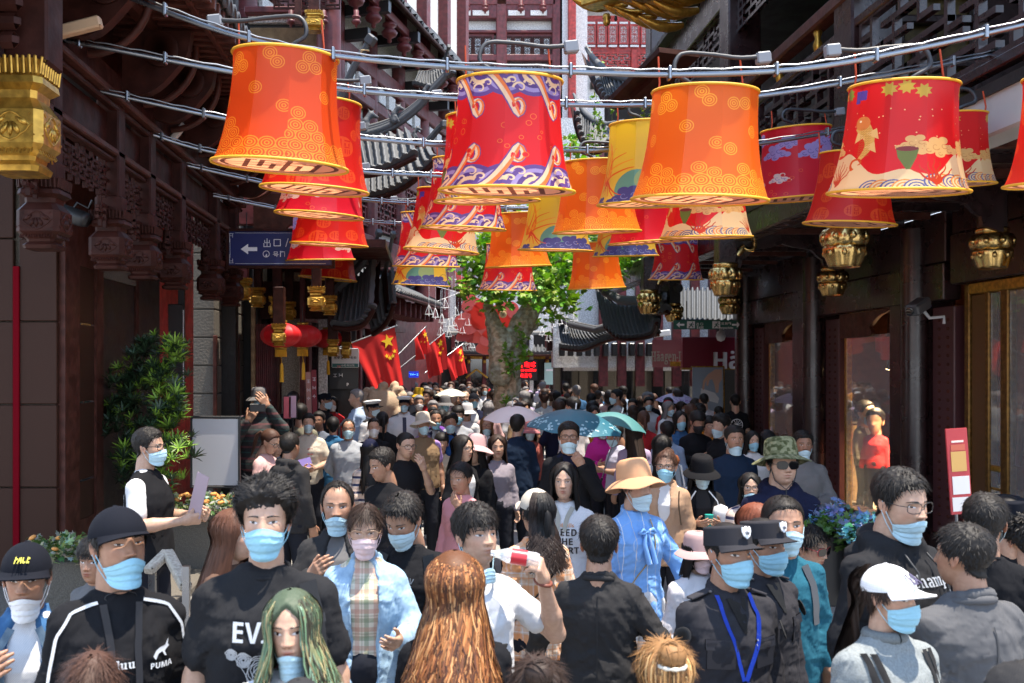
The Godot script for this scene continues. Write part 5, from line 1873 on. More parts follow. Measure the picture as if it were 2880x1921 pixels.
func make_right_shop()->void:
	var t:=thing("dark_shop_building","dark polished timber shop with tall windows, balcony and gilt lotus pendants on the right","building")
	var xr:=5.76
	var m:Material=W.wood_right
	var seg:=func(called,da,db,y0,y1,mm,dx,th):
		put(called,MB.new().box(v3(xr+dx+th*0.5,(y0+y1)*0.5,-(da+db)*0.5),v3(th,y1-y0,db-da-0.004),Basis(),minf(0.012,th*0.2)),mm,t)
	# columns and their carved inner boards
	for c in [[17.28,18.64],[14.08,15.68],[10.98,12.35]]:
		seg.call("column",c[0]+0.544,c[1],0.0,3.8,m,-0.06,0.36)
		seg.call("carved_board",c[0],c[0]+0.48,0.3,2.872,tri(mat(Color(0.09,0.03,0.035),0.4,{albedo_texture=M.tex["speck"]}),2.0),0.02,0.2)
		put("shaft",MB.new().lathe([v2(0.16,0.0),v2(0.16,3.8)],14,Transform3D(Basis(),v3(xr-0.08,0,-c[0]-0.67))),m,t)
		for k in 24:
			for i in 2:
				put("relief_knot",top("knot"),W.wood_edge,t,Transform3D(Basis().scaled(v3(0.014,0.045,0.08)),v3(xr+0.018,0.42+k*0.10,-c[0]-0.136-0.19*i)))
	# windows with a cloud-shaped board over the glass
	for w in [[15.68,17.12],[12.4,14.0]]:
		seg.call("glass_pane",w[0]+0.112,w[1]-0.096,0.25,2.616,W.glass,0.05,0.012)
		seg.call("window_post",w[0],w[0]+0.096,0.2,2.92,m,0.0,0.10)
		seg.call("gilt_post",w[1]-0.088,w[1],0.2,2.92,W.gold,0.06,0.08)
		seg.call("window_sill",w[0],w[1],0.0,0.25,m,0.0,0.3)
		var pl:=PackedVector2Array([v2(w[1],2.92),v2(w[1],2.59),v2(w[0]+0.67,2.59)])
		for k in 7:
			pl.push_back(v2(w[0]+0.67-0.08*sin(PI*k/6),2.59+0.12*(1-cos(PI*k/6))*0.5))
		for k in 7:
			pl.push_back(v2(w[0]+0.64-0.45*k/6.0,2.72+0.16*sin(PI*0.5*k/6)))
		pl.push_back(v2(w[0]+0.03,2.92))
		put("cloud_board",MB.new().prism(pl,0.05,Transform3D(Basis(v3(0,0,-1),Vector3.UP,v3(1,0,0)),v3(xr+0.02,0,0))),W.wood_edge,t)
	# boards above
	seg.call("lower_fascia",11.04,18.72,2.936,3.352,m,-0.07,0.2)
	seg.call("upper_fascia",11.04,18.72,3.36,3.928,m,-0.05,0.2)
	seg.call("door_fascia",5.12,10.96,3.096,3.64,m,-0.04,0.2)
	seg.call("upper_fascia",5.12,10.96,3.648,4.12,m,-0.02,0.2)
	for q in [[3.96,-0.18],[4.04,-0.3]]:
		seg.call("moulding",5.12,19.04,q[0],q[0]+0.07,W.wood_edge if q[1]>-0.2 else m,q[1],0.2)
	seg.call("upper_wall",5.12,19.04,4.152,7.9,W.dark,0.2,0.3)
	# the gold-framed glass door
	for q in [[10.72,10.82],[10.34,10.42],[10.0,10.14],[6.9,7.05]]:
		seg.call("gilt_post",q[0],q[1],0.0,3.08,W.gilt,0.04,0.10)
	seg.call("gilt_rail",5.44,10.72,2.968,3.088,W.gold,0.03,0.10)
	seg.call("gilt_rail",10.14,10.34,1.112,1.176,W.gold,0.05,0.06)
	seg.call("gilt_rail",10.14,10.34,0.92,0.95,W.gold,0.05,0.06)
	seg.call("glass_pane",10.14,10.34,0.02,2.96,W.glass,0.06,0.012)
	seg.call("glass_pane",7.05,10.0,0.02,2.96,W.glass,0.06,0.012)
	seg.call("brown_panel",10.42,10.72,0.02,2.96,plainm(Color(0.10,0.045,0.015),0.35),0.07,0.03)
	var arc:=[]
	for k in 20:
		var a:=PI*0.5*k/19
		arc.push_back(v3(xr+0.12,1.2+1.3*sin(a),-9.95+1.0*(1-cos(a))))
	put("arched_bar",MB.new().tube(arc,0.034,8),W.wood_edge,t)
	# inside: floor, back wall, ceiling, counters, spotlights
	put("back_wall",MB.new().box(v3(xr+4.2,2.0,-12.2),v3(0.15,4.0,13.8)),W.wood_edge,t)
	put("room_end",MB.new().box(v3(xr+2.2,2.0,-18.8),v3(4.0,4.0,0.15)),W.wood_edge,t)
	put("room_end",MB.new().box(v3(xr+2.2,2.0,-5.3),v3(4.0,4.0,0.15)),W.wood_edge,t)
	put("room_ceiling",MB.new().box(v3(xr+2.25,3.9,-12.2),v3(4.1,0.1,13.4)),W.cream,t)
	put("room_floor",MB.new().box(v3(xr+2.25,0.06,-12.2),v3(4.1,0.1,13.4)),W.cream,t)
	for q in [[13.0,1.1],[16.0,1.2],[8.3,1.0]]:
		put("counter",MB.new().box(v3(xr+0.95,q[1]*0.5+0.1,-q[0]),v3(0.6,q[1],1.1),Basis(),0.02),W.pale_wood,t)
		put("counter_top",MB.new().box(v3(xr+0.95,q[1]+0.125,-q[0]),v3(0.66,0.04,1.16),Basis(),0.01),W.cream,t)
	# balcony over the street, carried by hanging posts
	var xb:=3.87
	put("balcony_beam",MB.new().box(v3(xb+0.19,3.99,-7.4),v3(0.26,0.35,4.6),Basis(),0.02),plainm(Color(0.45,0.43,0.40),0.6),t)
	put("balcony_beam",MB.new().box(v3(xb+0.19,3.99,-15.9),v3(0.26,0.35,12.2),Basis(),0.02),m,t)
	put("balcony_floor",MB.new().box(v3(4.96,4.14,-12.2),v3(2.1,0.08,14)),W.dark,t)
	put("soffit",MB.new().box(v3(4.9,3.97,-12.2),v3(1.7,0.06,14)),m,t)
	for k in 22:
		put("soffit_rib",MB.new().box(v3(4.85,3.90,-5.7-k*0.62),v3(1.6,0.08,0.08)),W.wood_edge if k % 2 else m,t)
	put("handrail",MB.new().box(v3(xb+0.05,5.66,-12.2),v3(0.18,0.14,14),Basis(),0.02),W.wood_edge,t)
	put("rail",MB.new().box(v3(xb+0.05,5.34,-12.2),v3(0.10,0.08,14),Basis(),0.01),m,t)
	put("rail",MB.new().box(v3(xb+0.05,4.28,-12.2),v3(0.10,0.08,14),Basis(),0.01),m,t)
	put("upper_lintel",MB.new().box(v3(xb+0.13,7.24,-12.6),v3(0.2,0.48,13.1),Basis(),0.015),m,t)
	put("upper_soffit",MB.new().box(v3(4.8,7.5,-12.6),v3(2.1,0.08,13.1)),W.dark,t)
	for i in 4:
		var z:float=[-9.3,-13.05,-17.6,-5.5][i]
		put("upper_column",MB.new().box(v3(xb+0.19,6.5,z),v3(0.42,4.7,0.42),Basis(),0.02),m,t)
		put("hanging_post",MB.new().box(v3(xb,3.83,z),v3(0.24,0.58,0.24),Basis(),0.015),m,t)
		lotus(t,v3(xb,3.545,z),0.39,0.425)
		lotus(t,v3(5.34,3.51,z-0.16),0.36,0.385)
		put("hanging_post",MB.new().box(v3(5.34,3.74,z-0.16),v3(0.2,0.48,0.2),Basis(),0.015),m,t)
		# the carved arch board between outer and inner post, with a gilt dragon
		var pl:=PackedVector2Array([v2(xb,3.93),v2(xb,3.48),v2(xb+0.16,3.45)])
		for k in 13:
			var a:=PI*k/12
			pl.push_back(v2(4.61-0.54*cos(a),3.51+0.27*sin(a)+0.02*sin(a*9)))
		pl.push_back(v2(5.34,3.45)); pl.push_back(v2(5.34,3.93))
		put("arch_board",MB.new().prism(pl,0.06,Transform3D(Basis(),v3(0,0,z))),m,t)
		var dr:=[]
		var rr:=[]
		for k in 26:
			var s:=k/25.0
			dr.push_back(v3(xb+0.13+0.48*s+0.03*sin(s*20),3.64+0.42*s+0.07*sin(s*13.0),z+0.08))
			rr.push_back(0.035*(1.0-0.7*s)+0.01*absf(sin(s*40)))
		put("gilt_dragon",MB.new().tube(dr,rr,7),W.brass,t)
		if i<3:
			var zn:float=[-13.05,-17.6,-19.2][i]
			var ln:float=z-zn-0.45
			lattice(t,"balustrade",v3(xb+0.05,4.34,z-0.22),v3(0,0,-1),Vector3.UP,ln,0.96,maxi(int(ln/0.38),2),3,0.05,m,i+7)
			lattice(t,"lattice_frieze",v3(xb+0.13,6.55,z-0.22),v3(0,0,-1),Vector3.UP,ln,0.45,maxi(int(ln/0.26),2),2,0.04,m,i+17)
			for k in 3:
				put("gilt_baluster",MB.new().lathe([v2(0.0,0),v2(0.02,0),v2(0.032,0.05),v2(0.018,0.09),v2(0.03,0.13),v2(0.02,0.17),v2(0,0.175)],10,Transform3D(Basis().scaled(Vector3.ONE*1.55),v3(xb+0.05,5.37,z-ln*(k+0.7)/3))),W.gold,t)
	lattice(t,"balustrade",v3(xb+0.05,4.34,-5.6),v3(0,0,-1),Vector3.UP,3.4,0.96,8,3,0.05,m,31)
	# the upper window facing down the street, its warm light painted into the pane
	put("window_wall",MB.new().box(v3(5.2,6.28,-10.0),v3(2.1,4.2,0.16)),m,t)
	var wf:=MB.new()
	var wc:=v3(4.77,5.193,-9.76)
	for q in [[0,0.672,1.152,0.08],[0,0.4,1.152,0.08],[0,-0.512,1.152,0.096],[-0.576,0.048,0.08,1.248],[0.576,0.048,0.08,1.248]]:
		wf.box(wc+v3(q[0],q[1],0),v3(q[2],q[3],0.096),Basis(),0.013)
	for q in [[-0.352,-0.032,0.416,0.064],[0.352,-0.032,0.416,0.064],[-0.16,0.128,0.064,0.384],[0.16,0.128,0.064,0.384],[0,0.16,0.352,0.064],[-0.32,-0.256,0.48,0.064],[0.32,-0.256,0.48,0.064],[0,-0.16,0.064,0.576],[0,-0.384,0.48,0.064]]:
		wf.box(wc+v3(q[0],q[1],-0.006),v3(q[2],q[3],0.064),Basis(),0.01)
	put("upper_window",wf,m,t)
	put("window_pane",MB.new().box(wc+v3(0,0.06,-0.08),v3(1.12,1.22,0.02)),tri(mat(Color(0.10,0.075,0.03),0.12,{albedo_texture=M.tex["blotch"]}),2.5),t)
	# the gilded carved eave end high up
	var g:=MB.new()
	for k in 7:
		var c:=[v3(2.117,6.926,-13),v3(2.274,6.864,-12.767),v3(2.425,6.691,-12.533),v3(2.541,6.543,-12.3),v3(2.651,6.386,-12.067),v3(2.755,6.269,-11.833),v3(2.879,6.367,-11.6)]
		var o:Vector3=c[k]+v3(0.06,0.06,0)
		for q in 3:
			var pts:=[]
			for s in 7:
				var v:=s/6.0
				pts.push_back(o+v3(0.22*v+0.07*q-0.34*(1-v),0.14*q-0.10*sin(v*2.6)+0.03,-0.16*v+0.03*q))
			g.tube(pts,[0.014,0.038,0.055,0.063,0.062,0.055,0.04],8)
	g.bar(v3(2.012,6.845,-12.7),v3(2.414,6.806,-12.2),0.28,0.18,Vector3.UP,0.02)
	g.bar(v3(2.414,6.742,-12.2),v3(3.042,6.536,-11),0.7,0.16,Vector3.UP,0.02)
	put("gilded_eave_carving",g,W.gold,t)
	put("lantern_drop",MB.new().lathe([v2(0,-0.10),v2(0.03,-0.09),v2(0.05,-0.05),v2(0.035,-0.02),v2(0.055,0.0),v2(0.04,0.05),v2(0,0.05)],12,Transform3D(Basis(),v3(2.198,6.535,-12.4))),W.gold,t)
	put("wind_bell",MB.new().tube([v3(2.312,6.665,-12.4),v3(2.312,6.589,-12.4)],0.004,5).lathe([v2(0,-0.07),v2(0.022,-0.05),v2(0.014,0.0),v2(0,0.0)],10,Transform3D(Basis(),v3(2.312,6.562,-12.4))),W.black,t)
	# lamps in the shop
	for q in [[2088.0,900.0,14.0,"lower white round spotlight"],[2038.0,848.0,14.6,"left white round spotlight high"],[2090.0,850.0,13.8,"right white round spotlight high"],[1940.0,945.0,18.0,"farther white round spotlight"]]:
		var p:=pxp(q[0],q[1],q[2])
		var s:=thing("spotlight",q[3]+" glowing behind the right shop glass","spotlight",p,0.0,"spotlights in the shop window")
		put("housing",MB.new().lathe([v2(0,0.13),v2(0.03,0.13),v2(0.036,0.0),v2(0.033,-0.004)],14,Transform3D(Basis(Vector3.BACK,-0.35),Vector3.ZERO)),W.black,s)
		put("bulb",MB.new().lathe([v2(0,0.0),v2(0.031,0.0),v2(0.0,0.006)],14,Transform3D(Basis(Vector3.BACK,-0.35),v3(0,-0.004,0))),W.lit,s)
		put("stem",MB.new().tube([v3(0,0.10,0),v3(0.02,3.85-p.y,0)],0.006,5),W.black,s)
		var l:=SpotLight3D.new()
		l.name="shop_light"
		l.light_color=Color(1.0,0.86,0.66); l.light_energy=9.0; l.spot_range=8; l.spot_angle=50; l.spot_attenuation=2.0; l.light_size=0.03; l.shadow_enabled=true
		l.position=p+v3(-0.005,-0.025,0)
		l.rotation=v3(-PI/2,0,0)
		add_child(l)
	var rd:=thing("red_drape","red drape hung inside the second shop window","drape")
	var dp:=PackedVector3Array()
	for j in 14:
		for i in 20:
			var s:=i/19.0
			dp.push_back(v3(xr+0.5+0.05*sin(s*26.0),2.60-(j/13.0)*(1.4 if s>0.82 else 0.18+0.14*absf(sin(s*7.0))),-14.0+1.6*s))
	put("cloth",MB.new().grid(dp,20,14),plainm(Color(0.45,0.015,0.015),0.7,{backlight_enabled=true,backlight=Color(0.4,0.1,0.1)}),rd)
	var yp:=thing("yellow_notice","yellow notice on the wall inside the gold-framed door","notice",v3(xr+2.2,2.35,-11.5))
	put("sheet",MB.new().box(Vector3.ZERO,v3(0.9,0.45,0.03)),plainm(Color(0.62,0.5,0.12),0.6),yp)
	put("disc",MB.new().lathe([v2(0,-0.01),v2(0.14,-0.01),v2(0.14,0.01),v2(0,0.01)],18,Transform3D(Basis(Vector3.RIGHT,PI/2),v3(0.28,0.02,0.02))),W.red,yp)
	put("print",MB.new().box(v3(-0.12,0.08,0.018),v3(0.4,0.10,0.006)).box(v3(-0.12,-0.1,0.018),v3(0.4,0.05,0.006)),W.dark,yp)
	var ip:=thing("indoor_plant","dark leafy plant standing inside the gold-framed door","plant",v3(xr+1.0,0,-9.9))
	sphere_leaves(ip,v3(0,1.45,0),v3(0.35,0.5,0.35),60,0.16,Color(0.03,0.07,0.02),7)
	put("pot",MB.new().lathe([v2(0,0.1),v2(0.2,0.1),v2(0.28,0.7),v2(0,0.7)],20),W.cream,ip)
	var cam:=thing("security_camera","grey security camera on a bracket beside the gold-framed door","camera",v3(5.097,2.823,-10.4))
	cam.scale=Vector3.ONE*1.5
	put("housing",MB.new().box(v3(0,0,0),v3(0.10,0.08,0.20),Basis(Vector3.UP,-0.9)*Basis(Vector3.RIGHT,0.35),0.012),plainm(Color(0.08,0.08,0.085),0.4),cam)
	put("lens",MB.new().lathe([v2(0,0.0),v2(0.028,0),v2(0.028,0.012),v2(0,0.012)],14,Transform3D(Basis(Vector3.UP,-0.9)*Basis(Vector3.RIGHT,PI/2+0.35),v3(-0.085,-0.035,0.06))),W.glass_dark,cam)
	put("arm",MB.new().tube([v3(0.03,-0.02,0),v3(0.08,-0.08,0),v3(0.18,-0.07,0),v3(0.18,-0.12,0)],0.012,6),plainm(Color(0.5,0.5,0.5),0.5),cam)
	var sp:=thing("loudspeaker","small brown box loudspeaker hanging under the upper right eave","loudspeaker",v3(4.634,5.58,-12.4))
	sp.scale=Vector3.ONE*1.5
	put("box",MB.new().box(Vector3.ZERO,v3(0.10,0.20,0.10),Basis(Vector3.BACK,0.15),0.012),W.wood,sp)
	put("bracket",MB.new().box(v3(0.0,0.12,-0.03),v3(0.03,0.1,0.03)),W.black,sp)

func top(k:String)->Mesh:
	if not top_cache.has(k):
		top_cache[k]=MB.new().lathe([v2(0,-0.5),v2(0.4,-0.3),v2(0.5,0),v2(0.4,0.3),v2(0,0.5)],8).mesh(null)
	return top_cache[k]

func make_right_far()->void:
	var t:=thing("upturned_roof","grey tiled roof corner curling up beside the red lattice gallery","roof")
	tiled_roof(t,[v3(2.122,6.506,-13.5),v3(2.206,6.197,-13.125),v3(2.327,5.932,-12.75),v3(2.502,5.768,-12.375),v3(2.689,5.749,-12)],[v3(2.118,5.816,-12.6),v3(2.148,5.585,-12.36),v3(2.249,5.424,-12.12),v3(2.35,5.386,-11.88),v3(2.466,5.464,-11.64),v3(2.545,5.646,-11.4)],16,5,0.035,W.wood,0.04)
	put("ridge",MB.new().tube([v3(2.11,6.517,-13.5),v3(2.149,6.295,-13.2),v3(2.242,6.043,-12.9),v3(2.327,5.877,-12.6),v3(2.487,5.736,-12.3),v3(2.689,5.733,-12)],[0.02,0.04,0.055,0.06,0.06,0.06],8),W.tile,t)
	put("ridge_edge",MB.new().tube([v3(2.109,6.528,-13.46),v3(2.149,6.305,-13.16),v3(2.24,6.054,-12.86),v3(2.325,5.887,-12.56),v3(2.485,5.745,-12.26),v3(2.68,5.742,-11.96)],0.012,5),W.tile_edge,t)
	put("rafter_board",MB.new().bar(v3(2.295,5.275,-11.6),v3(2.654,5.544,-10.6),0.5,0.06).bar(v3(2.33,5.287,-11.4),v3(2.586,5.465,-10.8),0.1,0.1),W.wood,t)
	var b:=thing("upturned_roof","second curling roof corner below the first with weeds growing on it","roof")
	tiled_roof(b,[v3(2.167,6.288,-15),v3(2.202,5.982,-14.625),v3(2.289,5.729,-14.25),v3(2.441,5.557,-13.875),v3(2.612,5.513,-13.5)],[v3(2.095,5.841,-14.2),v3(2.099,5.49,-13.9),v3(2.155,5.211,-13.6),v3(2.236,5.127,-13.3),v3(2.458,5.192,-13)],12,5,0.035,W.wood,0.04)
	put("ridge",MB.new().tube([v3(2.16,6.302,-15),v3(2.175,6.091,-14.7),v3(2.25,5.848,-14.4),v3(2.333,5.667,-14.1),v3(2.458,5.539,-13.8),v3(2.641,5.502,-13.5)],[0.02,0.035,0.05,0.05,0.05,0.05],8),W.tile,b)
	put("wall",MB.new().box(v3(3.08,5.72,-14.6),v3(1.0,0.9,0.3)),W.dark,b)
	# the shops beyond, with their eaves
	var s:=thing("ice_cream_shop_building","white fronted shop row under sweeping dark tiled eaves with red sign boards","building")
	put("wall",MB.new().box(v3(5.872,1.725,-27.832),v3(4.828,4.26,0.426)),W.grey_stone,s)  # the cream front's shade is put into this darker stone colour
	put("upper_wall",MB.new().box(v3(6.347,5.43,-26.27),v3(6.248,6.532,0.426)),W.plaster,s)
	for k in 7:
		put("upper_column",MB.new().box(pxp(1385+k*42,600,25.986),v3(0.227,6.532,0.17)),W.red_wood,s)
	put("side_wall",MB.new().box(v3(7.6,2.5,-22.5),v3(0.3,5.0,7.0)),W.dark,s)
	for q in [[1300,0.22,0],[1345,0.28,1],[1372,0.2,0],[1398,0.26,1],[1440,0.20,0],[1478,0.34,1],[1508,0.24,0],[1540,0.26,1],[1572,0.2,0]]:
		put("pilaster",MB.new().box(pxp(q[0],890,27.406),v3(q[1]*1.42,3.8,0.17),Basis(),0.01),W.grey_stone if q[2] else W.dark,s)  # darker stone stands in for the shade under the eaves
		if q[2]==0:
			put("shop_glass",MB.new().box(pxp(q[0],890,27.292),v3(q[1]*1.14,3.2,0.03)),W.glass_dark,s)
	put("sign_band",MB.new().box(v3(5.484,2.39,-27.122),v3(3.692,0.625,0.17)),W.wood_edge,s)
	put("white_band",MB.new().box(v3(5.456,2.117,-26.98),v3(3.692,0.085,0.199)),W.plaster,s)
	put("eave_beam",MB.new().box(v3(5.225,2.789,-26.412),v3(4.26,0.369,0.284)),W.wood,s)
	for k in 16:
		put("eave_bracket",MB.new().box(pxp(1290+k*20,803,25.844),v3(0.142,0.341,0.199),Basis(),0.02),W.dark,s)
	tiled_roof(s,[v3(3.301,3.464,-25.56),v3(3.56,3.175,-24.495),v3(3.969,3.03,-23.43),v3(4.327,3.237,-22.365),v3(4.587,3.514,-21.3)],[v3(3.192,2.686,-24.14),v3(3.577,2.637,-23.217),v3(4.02,2.844,-22.294),v3(4.322,2.864,-21.371),v3(4.69,2.907,-20.448)],30,5,0.064,W.wood,0.04)
	tiled_roof(s,[v3(3.543,4.073,-21.3),v3(3.752,3.574,-20.803),v3(4.017,3.435,-20.306),v3(4.352,3.509,-19.809),v3(4.429,3.628,-19.312)],[v3(3.648,3.071,-20.732),v3(3.826,2.829,-20.235),v3(4.078,2.796,-19.738),v3(4.312,2.865,-19.241),v3(4.266,3.069,-18.744)],18,5,0.064,W.wood,0.04)
	tiled_roof(s,[v3(4.272,4.236,-20.59),v3(4.302,3.92,-20.06),v3(4.376,3.764,-19.53),v3(4.507,3.688,-19)],[v3(4.116,3.56,-19.31),v3(4.147,3.339,-18.873),v3(4.196,3.241,-18.437),v3(4.286,3.247,-18)],8,5,0.09,W.wood,0.03)
	tiled_roof(s,[v3(5.261,3.791,-21.016),v3(5.905,3.791,-21.016),v3(6.732,3.791,-21.016)],[v3(4.835,3.053,-19.312),v3(5.426,3.053,-19.312),v3(6.186,3.053,-19.312)],14,6,0.064,W.wood,0.02)
	for q in [[v3(3.383,4.034,-20.448),v3(3.523,3.68,-20.022),v3(3.748,3.495,-19.596),v3(4.044,3.45,-19.17),v3(4.323,3.586,-18.744)],[v3(4.195,4.234,-20.306),v3(4.178,3.927,-19.643),v3(4.295,3.703,-18.981),v3(4.586,3.635,-18.318)],[v3(3.231,3.472,-25.276),v3(3.39,3.21,-24.045),v3(3.815,3.028,-22.815),v3(4.27,3.201,-21.584)]]:
		put("ridge",MB.new().tube(q,0.085,8),W.tile,s)
		put("ridge_edge",MB.new().tube(q.map(func(p):return p+v3(0,0.078,0.028)),0.02,5),W.tile_edge,s)
	put("hanging_post",MB.new().box(v3(4.516,3.581,-18.46),v3(0.199,0.568,0.199)),W.dark,s)
	lotus(s,v3(4.516,3.363,-18.46),0.33,0.34)
	# signs
	var sg:=thing("exit_sign","green and white emergency exit sign hung under the right eave","sign",v3(4.967,2.944,-17.9))
	sg.scale=Vector3.ONE*1.42
	put("board",MB.new().box(Vector3.ZERO,v3(0.84,0.115,0.03),Basis(),0.004),plainm(Color(0.01,0.10,0.07),0.4),sg)
	put("arrow",MB.new().prism(PackedVector2Array([v2(-0.05,0),v2(-0.01,0.035),v2(-0.01,0.012),v2(0.05,0.012),v2(0.05,-0.012),v2(-0.01,-0.012),v2(-0.01,-0.035)]),0.008,Transform3D(Basis(),v3(-0.335,0,0.02))),W.white,sg)
	put("arrow",MB.new().prism(PackedVector2Array([v2(0.05,0),v2(0.01,-0.035),v2(0.01,-0.012),v2(-0.05,-0.012),v2(-0.05,0.012),v2(0.01,0.012),v2(0.01,0.035)]),0.008,Transform3D(Basis(),v3(0.37,0,0.02))),W.white,sg)
	for q in [-0.20,0.12]:
		put("pictogram",MB.new().box(v3(q,0,0.017),v3(0.10,0.09,0.006)),W.white,sg)
		put("running_figure",MB.new().tube([v3(q-0.03,-0.035,0.024),v3(q-0.005,-0.01,0.024),v3(q+0.012,0.018,0.024)],0.007,5).tube([v3(q-0.005,-0.01,0.024),v3(q+0.02,-0.018,0.024),v3(q+0.022,-0.036,0.024)],0.006,5).tube([v3(q-0.022,0.005,0.024),v3(q+0.01,0.014,0.024),v3(q+0.034,0.002,0.024)],0.005,5).lathe([v2(0,-0.009),v2(0.009,0),v2(0,0.009)],8,Transform3D(Basis(),v3(q+0.018,0.032,0.024))),plainm(Color(0.01,0.10,0.07),0.4),sg)
	put("lettering",letters("Exit"),W.white,sg,Transform3D(Basis().scaled(v3(0.05,0.05,0.1)),v3(-0.085,-0.034,0.017)))
	put("lettering",letters("Emergency Shelter"),W.white,sg,Transform3D(Basis().scaled(v3(0.020,0.034,0.1)),v3(0.245,-0.04,0.017)))
	for k in 2:
		put("character",strokes(["5,9,5,0 2,8,2,5 8,8,8,5 2,5,8,5 1,4,1,0 9,4,9,0 1,0,9,0","1,8,9,8 1,8,1,1 9,8,9,1 1,1,9,1"][k],0.11),W.white,sg,Transform3D(Basis().scaled(v3(0.036,0.036,0.1)),v3(-0.115+0.05*k,0.012,0.018)))
	for k in 3:
		put("character",strokes(["1,8,3,8 2,8,2,1 4,7,7,9 7,9,9,7 4,5,8,5 4,1,9,1 5,4,6,2 8,4,7,2","2,9,2,1 0,6,4,6 0,1,4,3 5,8,9,8 9,8,6,5 5,5,9,5 9,5,8,0 7,5,5,1","1,9,4,9 1,9,1,3 1,6,4,6 5,9,9,9 6,9,6,2 6,6,9,6 8,6,8,0"][k],0.11),W.white,sg,Transform3D(Basis().scaled(v3(0.036,0.036,0.1)),v3(0.20+0.046*k,0.018,0.018)))
	put("hanger",MB.new().tube([v3(-0.25,0.06,0),v3(-0.25,0.3,0)],0.008,5).tube([v3(0.25,0.06,0),v3(0.25,0.3,0)],0.008,5),W.black,sg)
	var big:=thing("shop_sign","wine red sign board with large white letters at the right shop corner","sign",v3(5.825,2.481,-20.732))
	big.scale=Vector3.ONE*1.42
	put("board",MB.new().box(v3(0.02,0,0),v3(0.86,0.46,0.10),Basis(),0.01),plainm(Color(0.20,0.012,0.03),0.35),big)
	put("lettering",letters("H\u00e4agen",false,true,0.08),W.white,big,Transform3D(Basis().scaled(v3(0.34,0.34,0.5)),v3(0.62,-0.12,0.07)))
	put("rim",MB.new().box(v3(0.02,-0.235,0.0),v3(0.88,0.03,0.12)),W.gold,big)
	var c:=thing("shop_sign","wine red fascia with gold lettering facing the street beside the poster","sign",v3(5.331,2.477,-21.868))
	c.scale=Vector3.ONE*1.42
	put("board",MB.new().box(Vector3.ZERO,v3(0.62,0.42,0.08),Basis(Vector3.UP,-0.25)),plainm(Color(0.28,0.06,0.07),0.4),c)
	put("lettering",letters("H\u00e4agen-Dazs",true),W.cream,c,Transform3D(Basis(Vector3.UP,-0.25).scaled_local(v3(0.10,0.20,0.3)),v3(-0.02,-0.05,0.06)))
	put("emblem",MB.new().box(v3(0.02,-0.16,0.07),v3(0.16,0.07,0.02)),W.gold,c)
	var ov:=thing("oval_sign","white scalloped oval ice cream sign with dark lettering","sign",v3(5.306,2.303,-26.128))
	ov.scale=Vector3.ONE*1.42
	var pl:=PackedVector2Array()
	for k in 60:
		var a:=TAU*k/60
		pl.push_back(v2(cos(a)*0.175,sin(a)*0.075)*(1.0+0.05*absf(sin(a*7))))
	put("board",MB.new().prism(pl,0.04),W.white,ov)
	put("lettering",letters("H\u00e4agen-Dazs"),W.black,ov,Transform3D(Basis().scaled(v3(0.058,0.065,0.1)),v3(0,-0.025,0.022)))
	var fr:=thing("window_poster","red framed poster of ice cream tubs above the oval sign","poster",v3(5.165,2.539,-26.696))
	fr.scale=Vector3.ONE*1.42
	put("sheet",MB.new().box(Vector3.ZERO,v3(0.56,0.42,0.03)),plainm(Color(0.33,0.04,0.05),0.5),fr)
	for k in 9:
		put("print",MB.new().box(v3(-0.2+0.05*k,-0.04+0.06*sin(k*2.0),0.017),v3(0.035,0.10,0.006)),W.cream if k % 2 else plainm(Color(0.6,0.25,0.3),0.5),fr)
	var po:=thing("hand_poster","large blue grey poster of a hand lifting a glass beneath the wine red sign","poster",v3(5.7,1.565,-20.448))
	po.scale=Vector3.ONE*1.42
	put("sheet",MB.new().box(Vector3.ZERO,v3(0.44,0.86,0.03)),plainm(Color(0.27,0.33,0.41),0.35),po)
	put("frame",MB.new().box(v3(0.228,0,0),v3(0.02,0.88,0.05)).box(v3(0,0.44,0),v3(0.47,0.02,0.05)),W.gold,po)
	var hm:=PackedVector2Array([v2(0.20,0.40),v2(0.10,0.40),v2(0.0,0.33),v2(-0.07,0.24),v2(-0.085,0.12),v2(-0.06,0.10),v2(-0.045,0.20),v2(-0.02,0.245),v2(-0.025,0.17),v2(0.0,0.16),v2(0.02,0.25),v2(0.06,0.26),v2(0.085,0.20),v2(0.115,0.06),v2(0.15,0.07),v2(0.16,0.2),v2(0.20,0.26)])
	put("print",MB.new().prism(hm,0.004,Transform3D(Basis(),v3(0,0,0.019))),plainm(Color(0.55,0.33,0.24),0.4),po)
	put("print",MB.new().prism(PackedVector2Array([v2(-0.10,0.13),v2(0.10,0.06),v2(0.16,-0.02),v2(0.14,-0.09),v2(-0.06,-0.03),v2(-0.11,0.02)]),0.004,Transform3D(Basis(),v3(0,0,0.018))),plainm(Color(0.62,0.64,0.66),0.3),po)
	var dm:=thing("dome_camera","white dome security camera hanging above the large white letters","camera",v3(5.886,2.809,-20.164))
	dm.scale=Vector3.ONE*1.42
	put("dome",MB.new().lathe([v2(0,-0.08),v2(0.05,-0.06),v2(0.07,0.0),v2(0.05,0.06),v2(0.02,0.08),v2(0.02,0.16),v2(0,0.16)],16),W.white,dm)
	var bc:=thing("box_camera","white box camera with hood on the dark eave left of the exit sign","camera",v3(5.29,2.946,-22.72))
	bc.scale=Vector3.ONE*1.42
	put("housing",MB.new().box(Vector3.ZERO,v3(0.26,0.10,0.10),Basis(Vector3.BACK,0.12),0.012),W.white,bc)
	put("lens",MB.new().box(v3(-0.14,-0.02,0.0),v3(0.02,0.07,0.07)),W.black,bc)
	put("shop_inside_shade",MB.new().box(v3(6.636,1.642,-21.6),v3(0.6,1.7,0.14)),W.black,s)  # black slab stands in for the shaded inside of the shop
